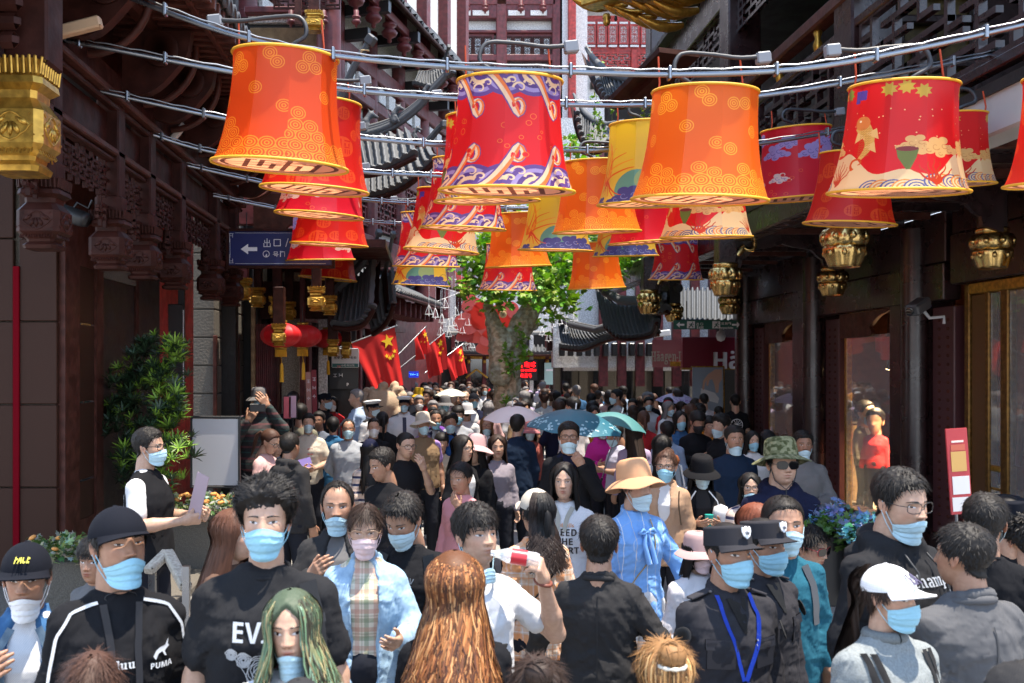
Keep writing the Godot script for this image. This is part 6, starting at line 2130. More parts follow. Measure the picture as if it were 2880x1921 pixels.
	weeds("roof_weed","bright green leafy weed growing on the curled roof between lanterns",[v3(2.211,5.594,-13.4),v3(2.219,5.324,-13.2),v3(2.161,5.064,-13.2),v3(2.219,5.163,-13),v3(2.482,5.645,-13.6),v3(2.123,5.049,-13.4)])
	weeds("roof_weed","small sprig of weed sprouting beside the yellow lantern",[v3(2.659,5.287,-12.4),v3(2.752,5.309,-12.4),v3(2.202,5.874,-13)])

func leaf_mesh()->Mesh:
	if not top_cache.has("leaf"):
		var m:=MB.new()
		m.col=Color.WHITE
		var p:=PackedVector3Array([v3(0,0,0),v3(0.5,0.25,0.04),v3(0.28,0.45,0.02),v3(0.42,0.75,-0.05),v3(0.15,0.75,0),v3(0,1.1,-0.12),v3(-0.15,0.75,0),v3(-0.42,0.75,-0.05),v3(-0.28,0.45,0.02),v3(-0.5,0.25,0.04)])
		var c:=v3(0,0.45,0.06)
		for i in p.size():
			m.quad(c,p[i],p[(i+1) % p.size()],c)
		top_cache["leaf"]=m.mesh(null)
	return top_cache["leaf"]

func leaf_mat(c:Color)->StandardMaterial3D:
	return plainm(c,0.5,{backlight_enabled=true,backlight=Color(0.75,0.85,0.35),vertex_color_use_as_albedo=true})

func leaves(called:String,parent:Node,spots:Array,per:int,spread:float,size:float,c:Color,sd:int,down:=0.3)->void:
	var mm:=MultiMesh.new()
	mm.transform_format=MultiMesh.TRANSFORM_3D
	mm.use_colors=true
	mm.mesh=leaf_mesh()
	mm.instance_count=spots.size()*per
	var r:=RandomNumberGenerator.new()
	r.seed=sd
	var k:=0
	for s in spots:
		for i in per:
			var d:=v3(r.randfn(),r.randfn(),r.randfn())*spread*0.55
			var b:=Basis.from_euler(v3(r.randf_range(-1.2,1.2)-down,r.randf()*TAU,r.randf_range(-0.8,0.8)))*Basis(Vector3.RIGHT,-0.9)
			mm.set_instance_transform(k,Transform3D(b.scaled(Vector3.ONE*size*r.randf_range(0.6,1.25)),s+d))
			mm.set_instance_color(k,Color(r.randf_range(0.7,1.35),r.randf_range(0.8,1.2),r.randf_range(0.5,1.1)))
			k+=1
	var o:=MultiMeshInstance3D.new()
	o.name=called
	o.multimesh=mm
	o.material_override=leaf_mat(c)
	parent.add_child(o,true)
	o.set_meta("kind","stuff")

func weeds(called:String,label:String,spots:Array)->void:
	var t:=thing(called,label,"plant")
	var s:=[]
	for p in spots:
		for k in 4:
			s.push_back(p+v3(0.02*sin(k*2.1),0.07*k,0.01*k))
		put("stem",MB.new().tube([p-v3(0,0.08,0),p+v3(0.01,0.1,0),p+v3(0.03,0.26,0)],0.004,5),plainm(Color(0.2,0.2,0.06),0.7),t)
	leaves("leaves",t,s,7,0.05,0.05,Color(0.20,0.34,0.05),spots.size())

func make_tree()->void:
	var t:=thing("plane_tree","old plane tree with pale patched trunk, lopped limb and bright green leaves in mid street","tree",Vector3.ZERO)
	var d:=19.0
	var bones:=[]
	var tr:=[v3(1.515,0.213,-19),v3(1.448,1.211,-19),v3(1.473,1.876,-19),v3(1.498,2.291,-19),v3(1.556,2.624,-19),v3(1.764,2.998,-19),v3(1.972,3.372,-19),v3(2.03,3.746,-19),v3(2.221,4.12,-19)]
	var rr:=[0.32,0.26,0.235,0.225,0.235,0.21,0.17,0.13,0.10]
	tr[0].y=0.0
	for k in tr.size()-1:
		bones.push_back([tr[k],tr[k+1],rr[k],rr[k+1],0.06])
	var st:=[v3(1.334,2.044,-18.8),v3(1.318,2.537,-18.8),v3(1.252,2.866,-18.8),v3(1.17,3.072,-18.8),v3(1.096,3.343,-18.8)]
	for k in st.size()-1:
		bones.push_back([st[k],st[k+1],[0.22,0.20,0.16,0.12][k],[0.20,0.16,0.12,0.085][k],0.04])
	for q in [[v3(1.581,2.541,-19),v3(1.681,2.79,-19)],[v3(1.482,2.661,-18.8),v3(1.416,2.743,-18.8)],[v3(1.824,3.048,-19.2),v3(1.967,3.006,-19.2)]]:
		bones.push_back([q[0],q[1],0.14,0.12,0.1])
	for q in [[v3(2.039,3.482,-19.4),v3(2.432,3.846,-19.7),v3(2.994,3.959,-20)],[v3(2.03,3.746,-19),v3(1.798,4.151,-18.5),v3(1.592,4.413,-18)],[v3(2.244,4.124,-19.2),v3(2.677,4.438,-19.6),v3(3.257,4.659,-20)],[v3(2.013,3.663,-19),v3(1.572,3.722,-18.7),v3(1.064,3.818,-18.4)]]:
		bones.push_back([q[0],q[1],0.11,0.08,0.06]); bones.push_back([q[1],q[2],0.08,0.03,0.04])
	var m:=nets(bones,[],0.045,0.03,[],5)
	for i in m.v.size():
		var p:=m.v[i]
		var w:=nz.get_noise_3d(p.x*3.0,p.y*1.6,p.z*3.0)+0.35*(0.5 if p.x<1.43 else -0.5)
		m.c[i]=Color(0.74,0.54,0.36) if w>0.12 else (Color(0.50,0.44,0.32) if w>-0.2 else Color(0.62,0.62,0.52))
	put("trunk",m,tri(mat(Color.WHITE,0.9,{vertex_color_use_as_albedo=true,albedo_texture=M.tex["bark"],normal_enabled=true,normal_texture=M.tex["rough_n"],normal_scale=0.8}),2.2),t)
	put("cut_face",MB.new().lathe([v2(0,0.0),v2(0.075,-0.004),v2(0.085,-0.03)],14,Transform3D(Basis(Vector3.RIGHT,0.35)*Basis(Vector3.BACK,0.2),st[4]+v3(-0.01,0.083,0.02))),plainm(Color(0.55,0.42,0.28),0.9),t)
	var s:=[]
	var r:=RandomNumberGenerator.new()
	r.seed=12
	for q in [[1100,600,60,30,18.6],[1090,640,40,25,18.4],[1130,560,40,30,18.5],[1110,660,35,16,18.3],[1180,625,50,22,18.8],[1240,640,55,40,18.8],[1270,590,55,40,19.2],[1150,672,40,10,18.3],[1160,690,40,12,18.3],[1300,640,55,30,19.4],[1350,620,50,30,19.6],[1400,600,55,26,20],[1440,570,45,26,20],[1460,610,30,24,20],[1255,690,45,18,18.6],[1295,700,25,26,18.8],[1380,560,50,26,20],[1310,545,50,30,19.6],[1230,560,40,40,19],[1340,340,40,16,20],[1400,330,40,16,20],[1240,490,40,12,19.5],[1160,520,40,14,19]]:
		for k in int(q[2]*q[3]/90.0)+2:
			s.push_back(pxp(q[0]+r.randfn()*q[2]*0.55,q[1]+r.randfn()*q[3]*0.6,q[4]+r.randfn()*0.4))
	leaves("crown",t,s,11,0.20,0.15,Color(0.19,0.34,0.045),3)
	s=[]
	for q in [[1165,800],[1200,800],[1165,815],[1205,815],[1163,845],[1172,850],[1200,775],[1158,845],[1168,858],[1198,760],[1165,925],[1172,930],[1196,820]]:
		for k in 2:
			s.push_back(pxp(q[0]+r.randfn()*6,q[1]+r.randfn()*6,18.55))
	leaves("shoot_leaves",t,s,6,0.09,0.10,Color(0.20,0.36,0.05),4)
	# the red carp and cloud ornament behind it
	var c:=thing("red_fish_ornament","large coral red cut-out fish tail ornament hanging behind the tree","ornament")
	var red:=plainm(Color(0.72,0.15,0.13),0.6,{backlight_enabled=true,backlight=Color(0.8,0.3,0.3)})
	for q in [[1075,740,34,26,0.5],[1090,705,30,20,-0.3],[1098,765,36,24,0.3],[1130,745,44,34,-0.2],[1155,720,40,26,0.2],[1110,725,34,30,0.8],[1140,775,40,22,0.1],[1082,690,22,14,-0.6],[1118,795,26,18,0.5],[1160,760,30,30,0.0],[1066,770,20,14,0.4]]:
		var pl:=PackedVector2Array()
		for k in 28:
			var a:=TAU*k/28
			pl.push_back(v2(cos(a)*q[2]*0.0105,sin(a)*q[3]*0.0105)*(1.0+0.08*sin(a*3.0+q[0])))
		put("petal",MB.new().prism(pl,0.05,Transform3D(Basis(Vector3.BACK,q[4]),pxp(q[0],q[1],24.0+0.07*(int(q[0]) % 5)))),red,c)
	put("tail",MB.new().prism(PackedVector2Array([v2(-0.05,-0.2),v2(-0.12,0.1),v2(-0.22,0.45),v2(0.0,0.3),v2(0.14,0.05),v2(0.1,-0.2)]),0.05,Transform3D(Basis(),v3(0.803,4.056,-24.1))),red,c)
	for q in [[1125,738,12],[1155,722,9],[1143,745,8],[1132,725,7]]:
		put("gold_disc",MB.new().lathe([v2(0,-0.01),v2(0.01*q[2],-0.01),v2(0.01*q[2],0.01),v2(0,0.01)],18,Transform3D(Basis(Vector3.RIGHT,PI/2),pxp(q[0],q[1],23.85))),plainm(Color(0.65,0.45,0.2),0.5),c)

# ---------------------------------------------------------------- the cloth lanterns on their poles
func fill_poly(im:Image,pts:Array,c:Color)->void:
	var lo:=1e9
	var hi:=-1e9
	for p in pts:
		lo=minf(lo,p.y); hi=maxf(hi,p.y)
	for y in range(maxi(int(lo),0),mini(int(hi)+1,im.get_height())):
		var xs:=[]
		for i in pts.size():
			var a:Vector2=pts[i]
			var b:Vector2=pts[(i+1) % pts.size()]
			if (a.y<=y+0.5)!=(b.y<=y+0.5):
				xs.push_back(a.x+(y+0.5-a.y)/(b.y-a.y)*(b.x-a.x))
		xs.sort()
		for i in range(0,xs.size()-1,2):
			im.fill_rect(Rect2i(int(xs[i]),y,maxi(int(xs[i+1])-int(xs[i]),1),1),c)

func disc(im:Image,x:float,y:float,r:float,c:Color,sy:=1.0)->void:
	var p:=[]
	for k in 24:
		p.push_back(v2(x+cos(TAU*k/24)*r,y+sin(TAU*k/24)*r*sy))
	fill_poly(im,p,c)

func stroke(im:Image,pts:Array,w0:float,w1:float,c:Color)->void:
	var l:=[]
	var rr:=[]
	for k in pts.size():
		var t:Vector2=(pts[mini(k+1,pts.size()-1)]-pts[maxi(k-1,0)]).normalized()
		var w:=lerpf(w0,w1,float(k)/(pts.size()-1))*0.5
		l.push_back(pts[k]+v2(-t.y,t.x)*w)
		rr.push_front(pts[k]-v2(-t.y,t.x)*w)
	fill_poly(im,l+rr,c)

func rings(im:Image,x:float,y:float,r:float,a:Color,b:Color)->void:
	for k in 3:
		var q:=r*(1.0-0.34*k)
		disc(im,x,y,q,a); disc(im,x,y,q-r*0.15,b)

func curl(im:Image,x:float,y:float,r:float,turn:float,sgn:float,w:float,c:Color)->void:
	var p:=[]
	for k in 22:
		var a:=turn+sgn*k*0.26
		var q:=r*(1.0-k/26.0)
		p.push_back(v2(x+cos(a)*q,y+sin(a)*q))
	stroke(im,p,w,w*0.35,c)

func waves(im:Image,y0:float,flip:bool)->void:
	var pal:=[Color(0.135,0.075,0.28),Color(0.36,0.30,0.58),Color(0.10,0.05,0.22),Color(0.85,0.62,0.36),Color(0.135,0.075,0.28),Color(0.85,0.20,0.05)]
	var cre:=Color(0.86,0.66,0.42).linear_to_srgb()
	var ora:=Color(0.88,0.22,0.05).linear_to_srgb()
	var pur:=Color(0.135,0.075,0.28).linear_to_srgb()
	var fy:=func(v:float)->float:return (y0-v*1.5) if flip else (y0+v*1.5)
	for k in 7:
		var x:=k*86.0
		for q in 6:
			disc(im,x,fy.call(112.0),80.0-q*13.0,pal[q].linear_to_srgb(),1.1)
	for k in 5:
		var x:=k*128.0-20
		for z in [[0.0,38.0,pur],[0.0,26.0,cre],[9.0,13.0,ora]]:
			var st:=[]
			for i in 30:
				var s:=i/29.0
				if s<0.6:
					st.push_back(v2(x-40+95*s/0.6+z[0],fy.call(112.0-100.0*pow(s/0.6,1.5))))
				else:
					var a:=(s-0.6)/0.4*5.2-0.6
					var rr:=24.0*(1.0-0.65*(s-0.6)/0.4)
					st.push_back(v2(x+72-17+cos(a-1.0)*rr+z[0]*0.5,fy.call(12.0+19.0+sin(a-1.0)*rr)))
			stroke(im,st,z[1],z[1]*0.35,z[2])
		for q in [[64,84,15],[92,96,11],[40,100,10]]:
			curl(im,x+q[0],fy.call(q[1]-12.0),q[2]*1.5,PI,1.0,8,cre)

func cloud(im:Image,x:float,y:float,s:float,c:Color,d:Color)->void:
	for q in [[0,0,26],[-30,8,20],[30,6,22],[-14,-22,20],[16,-26,18],[-52,16,14],[54,12,15],[4,22,18]]:
		disc(im,x+q[0]*s,y+q[1]*s,q[2]*s,c,0.8)
	for q in [[-10,-4,15],[20,-8,13],[-34,8,10],[36,8,11],[4,20,9]]:
		curl(im,x+q[0]*s,y+q[1]*s,q[2]*s,0.5,1.0,3.5*s,d)

func design(k:String)->ImageTexture:
	var w:=512
	var h:=400
	var im:=Image.create(w,h,false,Image.FORMAT_RGB8)
	var L:=func(r,g,b):return Color(r,g,b).linear_to_srgb()
	var r:=RandomNumberGenerator.new()
	r.seed=k.hash()
	match k:
		"circles_red","circles_orange":
			var o:=k=="circles_orange"
			var base:Color=L.call(0.80,0.155,0.012) if o else L.call(0.74,0.085,0.012)
			var ring:Color=L.call(0.95,0.44,0.04) if o else L.call(0.92,0.33,0.03)
			im.fill(base)
			for q in [[60,30],[84,62],[40,66],[200,26],[226,54],[186,60],[330,40],[352,70],[312,76],[450,28],[474,58],[120,160],[280,190],[410,150],[30,230],[500,210]]:
				if not o or int(q[0]+q[1]) % 3:
					rings(im,q[0],q[1],23,ring,base)
			for row in (2 if o else 4):
				for c in 13:
					var x:=c*44.0+(22 if row % 2 else 0)
					if row<2 or (not o and sin(x*0.024+0.6)>row*0.26-0.3):
						rings(im,x,382-row*36,24,ring,base)
			if o:
				for c in 4:
					rings(im,70+c*128,300,22,ring,base); rings(im,110+c*128,318,20,ring,base)
		"waves":
			im.fill(L.call(0.70,0.016,0.022))
			waves(im,240,false)
			waves(im,160,true)
			im.fill_rect(Rect2i(0,0,w,6),L.call(0.135,0.075,0.28))
			for q in 18:
				var x:=r.randf()*w
				var y:=r.randf_range(110,290)
				var a:=r.randf_range(5,13)
				disc(im,x,y,a,L.call(0.82,0.20,0.03)); disc(im,x,y,a-2,L.call(0.70,0.016,0.022))
		"clouds":
			im.fill(L.call(0.66,0.012,0.03))
			for q in [[70,150,1.2],[150,90,1.3],[160,160,1.2],[300,60,1.0],[400,140,1.2],[470,90,1.0]]:
				cloud(im,q[0],q[1],q[2],L.call(0.36,0.30,0.60),L.call(0.16,0.12,0.36))
			cloud(im,260,300,1.4,L.call(0.78,0.55,0.42),L.call(0.5,0.2,0.16))
			cloud(im,430,290,0.8,L.call(0.78,0.68,0.6),L.call(0.26,0.2,0.5))
			for q in 16:
				var x:=r.randf()*w
				var y:=r.randf_range(200,390)
				disc(im,x,y,9,L.call(0.82,0.16,0.03)); disc(im,x,y,7,L.call(0.66,0.012,0.03))
		"koi":
			im.fill(L.call(0.68,0.014,0.016))
			var cre:Color=L.call(0.80,0.64,0.36)
			var p:=[v2(0,400)]
			for q in 40:
				var x:=q*512.0/39
				p.push_back(v2(x,300-46*sin(x*0.0123+0.3)-18*sin(x*0.04)))
			p.push_back(v2(512,400))
			fill_poly(im,p,cre)
			for q in [[30,250,0.8],[90,240,0.9],[380,236,0.8],[450,250,1.0]]:
				cloud(im,q[0],q[1],q[2],L.call(0.78,0.50,0.18),L.call(0.6,0.3,0.1))
			for q in [[40,360],[330,370],[480,350]]:
				for a in 5:
					rings(im,q[0]+(a-2)*26,q[1]+26,30,[L.call(0.12,0.14,0.32),L.call(0.75,0.26,0.06)][a % 2],cre)
			for q in [[150, 380], [430, 385]]:  # coral
				for a in 7:
					var st:=[]
					for z in 7:
						st.push_back(v2(q[0]+(a-3)*z*3.4+4*sin(z*2.0+a),q[1]-z*(10.0+2*(3-absi(a-3)))))
					stroke(im,st,8,3,L.call(0.55,0.05,0.015))
			# a leaping carp
			var st:=[]
			for z in 14:
				var s:=z/13.0
				st.push_back(v2(226+26*sin(s*3.4),286-130*s))
			stroke(im,st,12,52,L.call(0.74,0.46,0.12))
			disc(im,222,150,26,L.call(0.72,0.24,0.06))
			disc(im,214,142,4,L.call(0.9,0.8,0.5))
			for q in [[-34,200],[44,190],[40,240]]:
				fill_poly(im,[v2(236,q[1]),v2(236+q[0],q[1]+24),v2(236+q[0]*0.8,q[1]-18)],L.call(0.82,0.56,0.2))
			for y in range(170,270,9):
				for x in range(222,256,9):
					curl(im,x,y,5,0.0,1.0,1.6,L.call(0.5,0.24,0.04))
			curl(im,224,300,26,2.0,1.0,10,L.call(0.66,0.10,0.02))
			fill_poly(im,[v2(330,250),v2(390,256),v2(384,286),v2(368,330),v2(358,330),v2(336,286)],L.call(0.16,0.22,0.05))
			disc(im,360,254,30,L.call(0.22,0.04,0.04),0.3)
			for q in [[90,26],[140,20],[300,24],[350,18],[400,34]]:
				var lf:=[]
				for a in 16:
					lf.push_back(v2(q[0],q[1]+10)+v2(cos(TAU*a/16),sin(TAU*a/16))*(28 if a % 2 else 17))
				fill_poly(im,lf,L.call(0.62,0.42,0.05) if q[0]!=140 else L.call(0.24,0.30,0.04))
			for a in 14:
				disc(im,190+(a % 4)*11-(a/4)*1.0,34+(a/4)*11,7,L.call(0.10,0.06,0.32))
			for q in 30:
				disc(im,r.randf()*w,r.randf_range(90,260),2.5,L.call(0.9,0.6,0.25))
		"seal":
			var base:Color=L.call(0.66,0.02,0.012)
			var mk:Color=L.call(0.78,0.085,0.02)
			im.fill(base)
			for q in [[60,60,30],[180,110,44],[300,60,30],[420,120,46],[60,210,46],[190,260,32],[300,210,48],[440,270,36],[70,340,34],[180,360,42],[310,340,34],[420,365,44],[120,150,26],[370,200,26],[240,150,26],[500,190,30],[500,350,30]]:
				var s:float=q[2]
				disc(im,q[0],q[1],s,mk)
				for z in [[-0.62,-0.5,0.12,1.0],[-0.30,-0.72,0.14,1.4],[0.12,-0.66,0.6,0.14],[0.12,-0.36,0.14,0.3],[0.5,-0.36,0.14,0.3],[0.12,-0.02,0.54,0.12],[0.12,0.22,0.12,0.44],[0.54,0.22,0.12,0.44],[0.34,0.22,0.10,0.5],[-0.75,-0.12,0.4,0.1],[-0.7,0.28,0.36,0.1]]:
					im.fill_rect(Rect2i(int(q[0]+z[0]*s),int(q[1]+z[1]*s),maxi(int(z[2]*s),2),maxi(int(z[3]*s),2)),base)
		"phoenix":
			for y in h:
				im.fill_rect(Rect2i(0,y,w,1),L.call(0.82,0.50,0.025).lerp(L.call(0.72,0.48,0.08),y/400.0))
			disc(im,420,330,90,L.call(0.14,0.34,0.26)); disc(im,470,290,60,L.call(0.30,0.42,0.18)); disc(im,20,30,60,L.call(0.35,0.42,0.06))
			for q in [[40,370,1.3],[130,385,0.9],[390,372,1.3],[480,360,1.3],[250,396,0.8]]:
				cloud(im,q[0],q[1],q[2],L.call(0.075,0.075,0.25),L.call(0.24,0.26,0.5))
			for a in 12:
				var st:=[]
				for z in 12:
					var s:=z/11.0
					var an:=-2.75+a*0.22
					st.push_back(v2(250+cos(an)*150*s+26*sin(s*4.0+a),290+sin(an)*200*s+12*cos(s*5)))
				stroke(im,st,13,3,L.call(0.78,0.14,0.02) if a % 2 else L.call(0.85,0.30,0.03))
			for a in 5:
				var st:=[]
				for z in 9:
					var s:=z/8.0
					st.push_back(v2(256+(a*16-10)*s*2.0,292+64*s+12*sin(s*5+a)))
				stroke(im,st,10,3,L.call(0.7,0.07,0.03))
			stroke(im,[v2(30,330),v2(80,300),v2(140,310),v2(190,290)],3,2,L.call(0.08,0.05,0.04))
	return ImageTexture.create_from_image(im)

func base_print()->ImageTexture:
	var im:=Image.create(256,256,false,Image.FORMAT_RGB8)
	var a:=Color(0.84,0.50,0.32).linear_to_srgb()
	var b:=Color(0.14,0.05,0.035).linear_to_srgb()
	im.fill(a)
	disc(im,128,128,112,b); disc(im,128,128,103,a)
	for q in [[60,60,10,136],[60,60,60,10],[110,60,10,90],[86,90,10,106],[86,186,84,10],[134,40,10,176],[160,60,10,90],[160,60,40,10],[190,60,10,136],[166,166,34,10],[60,186,20,10],[110,140,60,10]]:
		im.fill_rect(Rect2i(q[0],q[1],q[2],q[3]),b)
	return ImageTexture.create_from_image(im)

const LP:=[[0.500,0.0],[0.482,0.05],[0.462,0.11],[0.442,0.19],[0.424,0.28],[0.409,0.38],[0.398,0.48],[0.390,0.58],[0.385,0.68],[0.384,0.79]]
func lantern_proto(k:String,base:Material)->Node3D:
	var t:=Node3D.new()
	var m:=mat(Color(1,1,1),0.36,{albedo_texture=design(k),backlight_enabled=true,backlight=Color(1.0,1.0,1.0),metallic_specular=0.5})
	var gores:=10
	for g in gores:
		var b:=MB.new()
		var p:=PackedVector3Array()
		var nu:=7
		for j in LP.size():
			for i in nu:
				var a:=TAU*(g+float(i)/(nu-1))/gores
				var s:=sin(PI*i/(nu-1))
				var r:float=LP[j][0]*(1.0-(0.030*s if j>0 and j<LP.size()-1 else 0.012*s))
				p.push_back(v3(sin(a)*r,LP[j][1],cos(a)*r))
		b.grid(p,nu,LP.size(),false,true,Rect2((g % 5)/5.0,0,0.2,1))
		for i in b.v.size():
			b.u[i].y=1.0-b.v[i].y/0.79
		put("panel",b,m,t)
	var rim:=plainm(Color(0.72,0.36,0.02),0.6)
	for q in [0,LP.size()-1]:
		var c:=[]
		for i in 61:
			var a:=TAU*i/60
			c.push_back(v3(sin(a)*LP[q][0]*1.003,LP[q][1],cos(a)*LP[q][0]*1.003))
		put("rim",MB.new().tube(c,0.011,6,false),rim,t)
	var bp:=MB.new()
	var pp:=PackedVector3Array()
	var k0:=bp.v.size()
	for j in 6:
		for i in 48:
			var a:=TAU*i/48
			var r:=0.492*(1.0-j/5.0)
			pp.push_back(v3(sin(a)*r,0.004,cos(a)*r))
	bp.grid(pp,48,6,true,false)
	for i in bp.v.size():
		bp.u[i]=v2(bp.v[i].x+0.5,bp.v[i].z+0.5)
		bp.n[i]=Vector3.DOWN
	put("base_panel",bp,base,t)
	var wr:=MB.new()
	for i in 3:
		var a:=TAU*i/3+0.4
		wr.tube([v3(sin(a)*0.384,0.79,cos(a)*0.384),v3(0,0.84,0)],0.004,5)
	put("hanger",wr,W.black,t)
	return t

const LANTERNS:=[
	# bearing, height of the base, width there, print, tilt
	[643,382,311,"circles_red",-2.5,"large orange red lantern printed with coin rings, front row at far left"],
	[1163,440,310,"waves",-2.0,"large red lantern with purple wave bands top and bottom, front row centre"],
	[1605,460,305,"circles_orange",-1.5,"large orange lantern printed with ring circles, front row right of centre"],
	[2060,443,300,"koi",3.0,"large red lantern with leaping carp and cream dune, front row right",0.75],
	[2478,420,306,"seal",2.0,"red lantern cut off by the right edge of the picture",0.7],
	[722,437,248,"seal",-2.0,"red lantern with round seal marks directly beneath the far left orange red one"],
	[1118,462,241,"koi",-2.0,"carp lantern mostly hidden behind the large purple wave lantern"],
	[1487,470,228,"phoenix",1.0,"yellow lantern with red phoenix feathers tucked behind the large orange one"],
	[1832,457,198,"clouds",2.0,"red lantern with lilac clouds between the large orange and carp lanterns"],
	[2176,425,198,"koi",3.0,"shaded carp lantern behind the large carp lantern at right",0.6],
	[1950,515,200,"seal",2.0,"crimson seal lantern hanging lowest on the right above gilt pendants",0.7],
	[733,495,203,"clouds",-2.0,"red lantern with lilac cloud, third down in the left stack"],
	[1063,525,196,"waves",-1.5,"mid size wave lantern below the large purple wave lantern"],
	[1370,533,200,"circles_orange",-1.0,"tall orange ring lantern left of the yellow phoenix lantern"],
	[1621,545,205,"koi",1.0,"carp lantern directly below the large orange lantern"],
	[1490,556,184,"clouds",2.0,"dark pink cloud lantern half hidden below the yellow phoenix lantern"],
	[756,562,178,"seal",-1.5,"red seal lantern, fourth down in the left stack beside blue sign"],
	[1013,577,173,"koi",-1.0,"small carp lantern under the mid size wave lantern"],
	[1275,575,170,"phoenix",1.5,"yellow phoenix lantern in front of the tree crown"],
	[1436,588,148,"phoenix",2.0,"blue and yellow phoenix lantern right of the tree crown"],
	[736,597,158,"clouds",-1.5,"red cloud lantern, fifth down in the left stack"],
	[978,612,153,"waves",-0.5,"small wave lantern above the lowest yellow lantern"],
	[1190,612,151,"circles_orange",0.5,"small orange ring lantern in front of the tree crown"],
	[1552,642,124,"waves",2.0,"far crimson wave lantern beside the dark roofs at right"],
	[753,640,133,"seal",-2.0,"smallest red seal lantern at the bottom of the left stack"],
	[966,655,133,"phoenix",0.0,"small yellow phoenix lantern lowest of the middle stack"],
	[1166,666,132,"waves",0.0,"small crimson wave lantern hanging just above the tree fork"],
	[1370,662,131,"circles_orange",0.5,"far orange ring lantern at the right of the tree crown"],
]

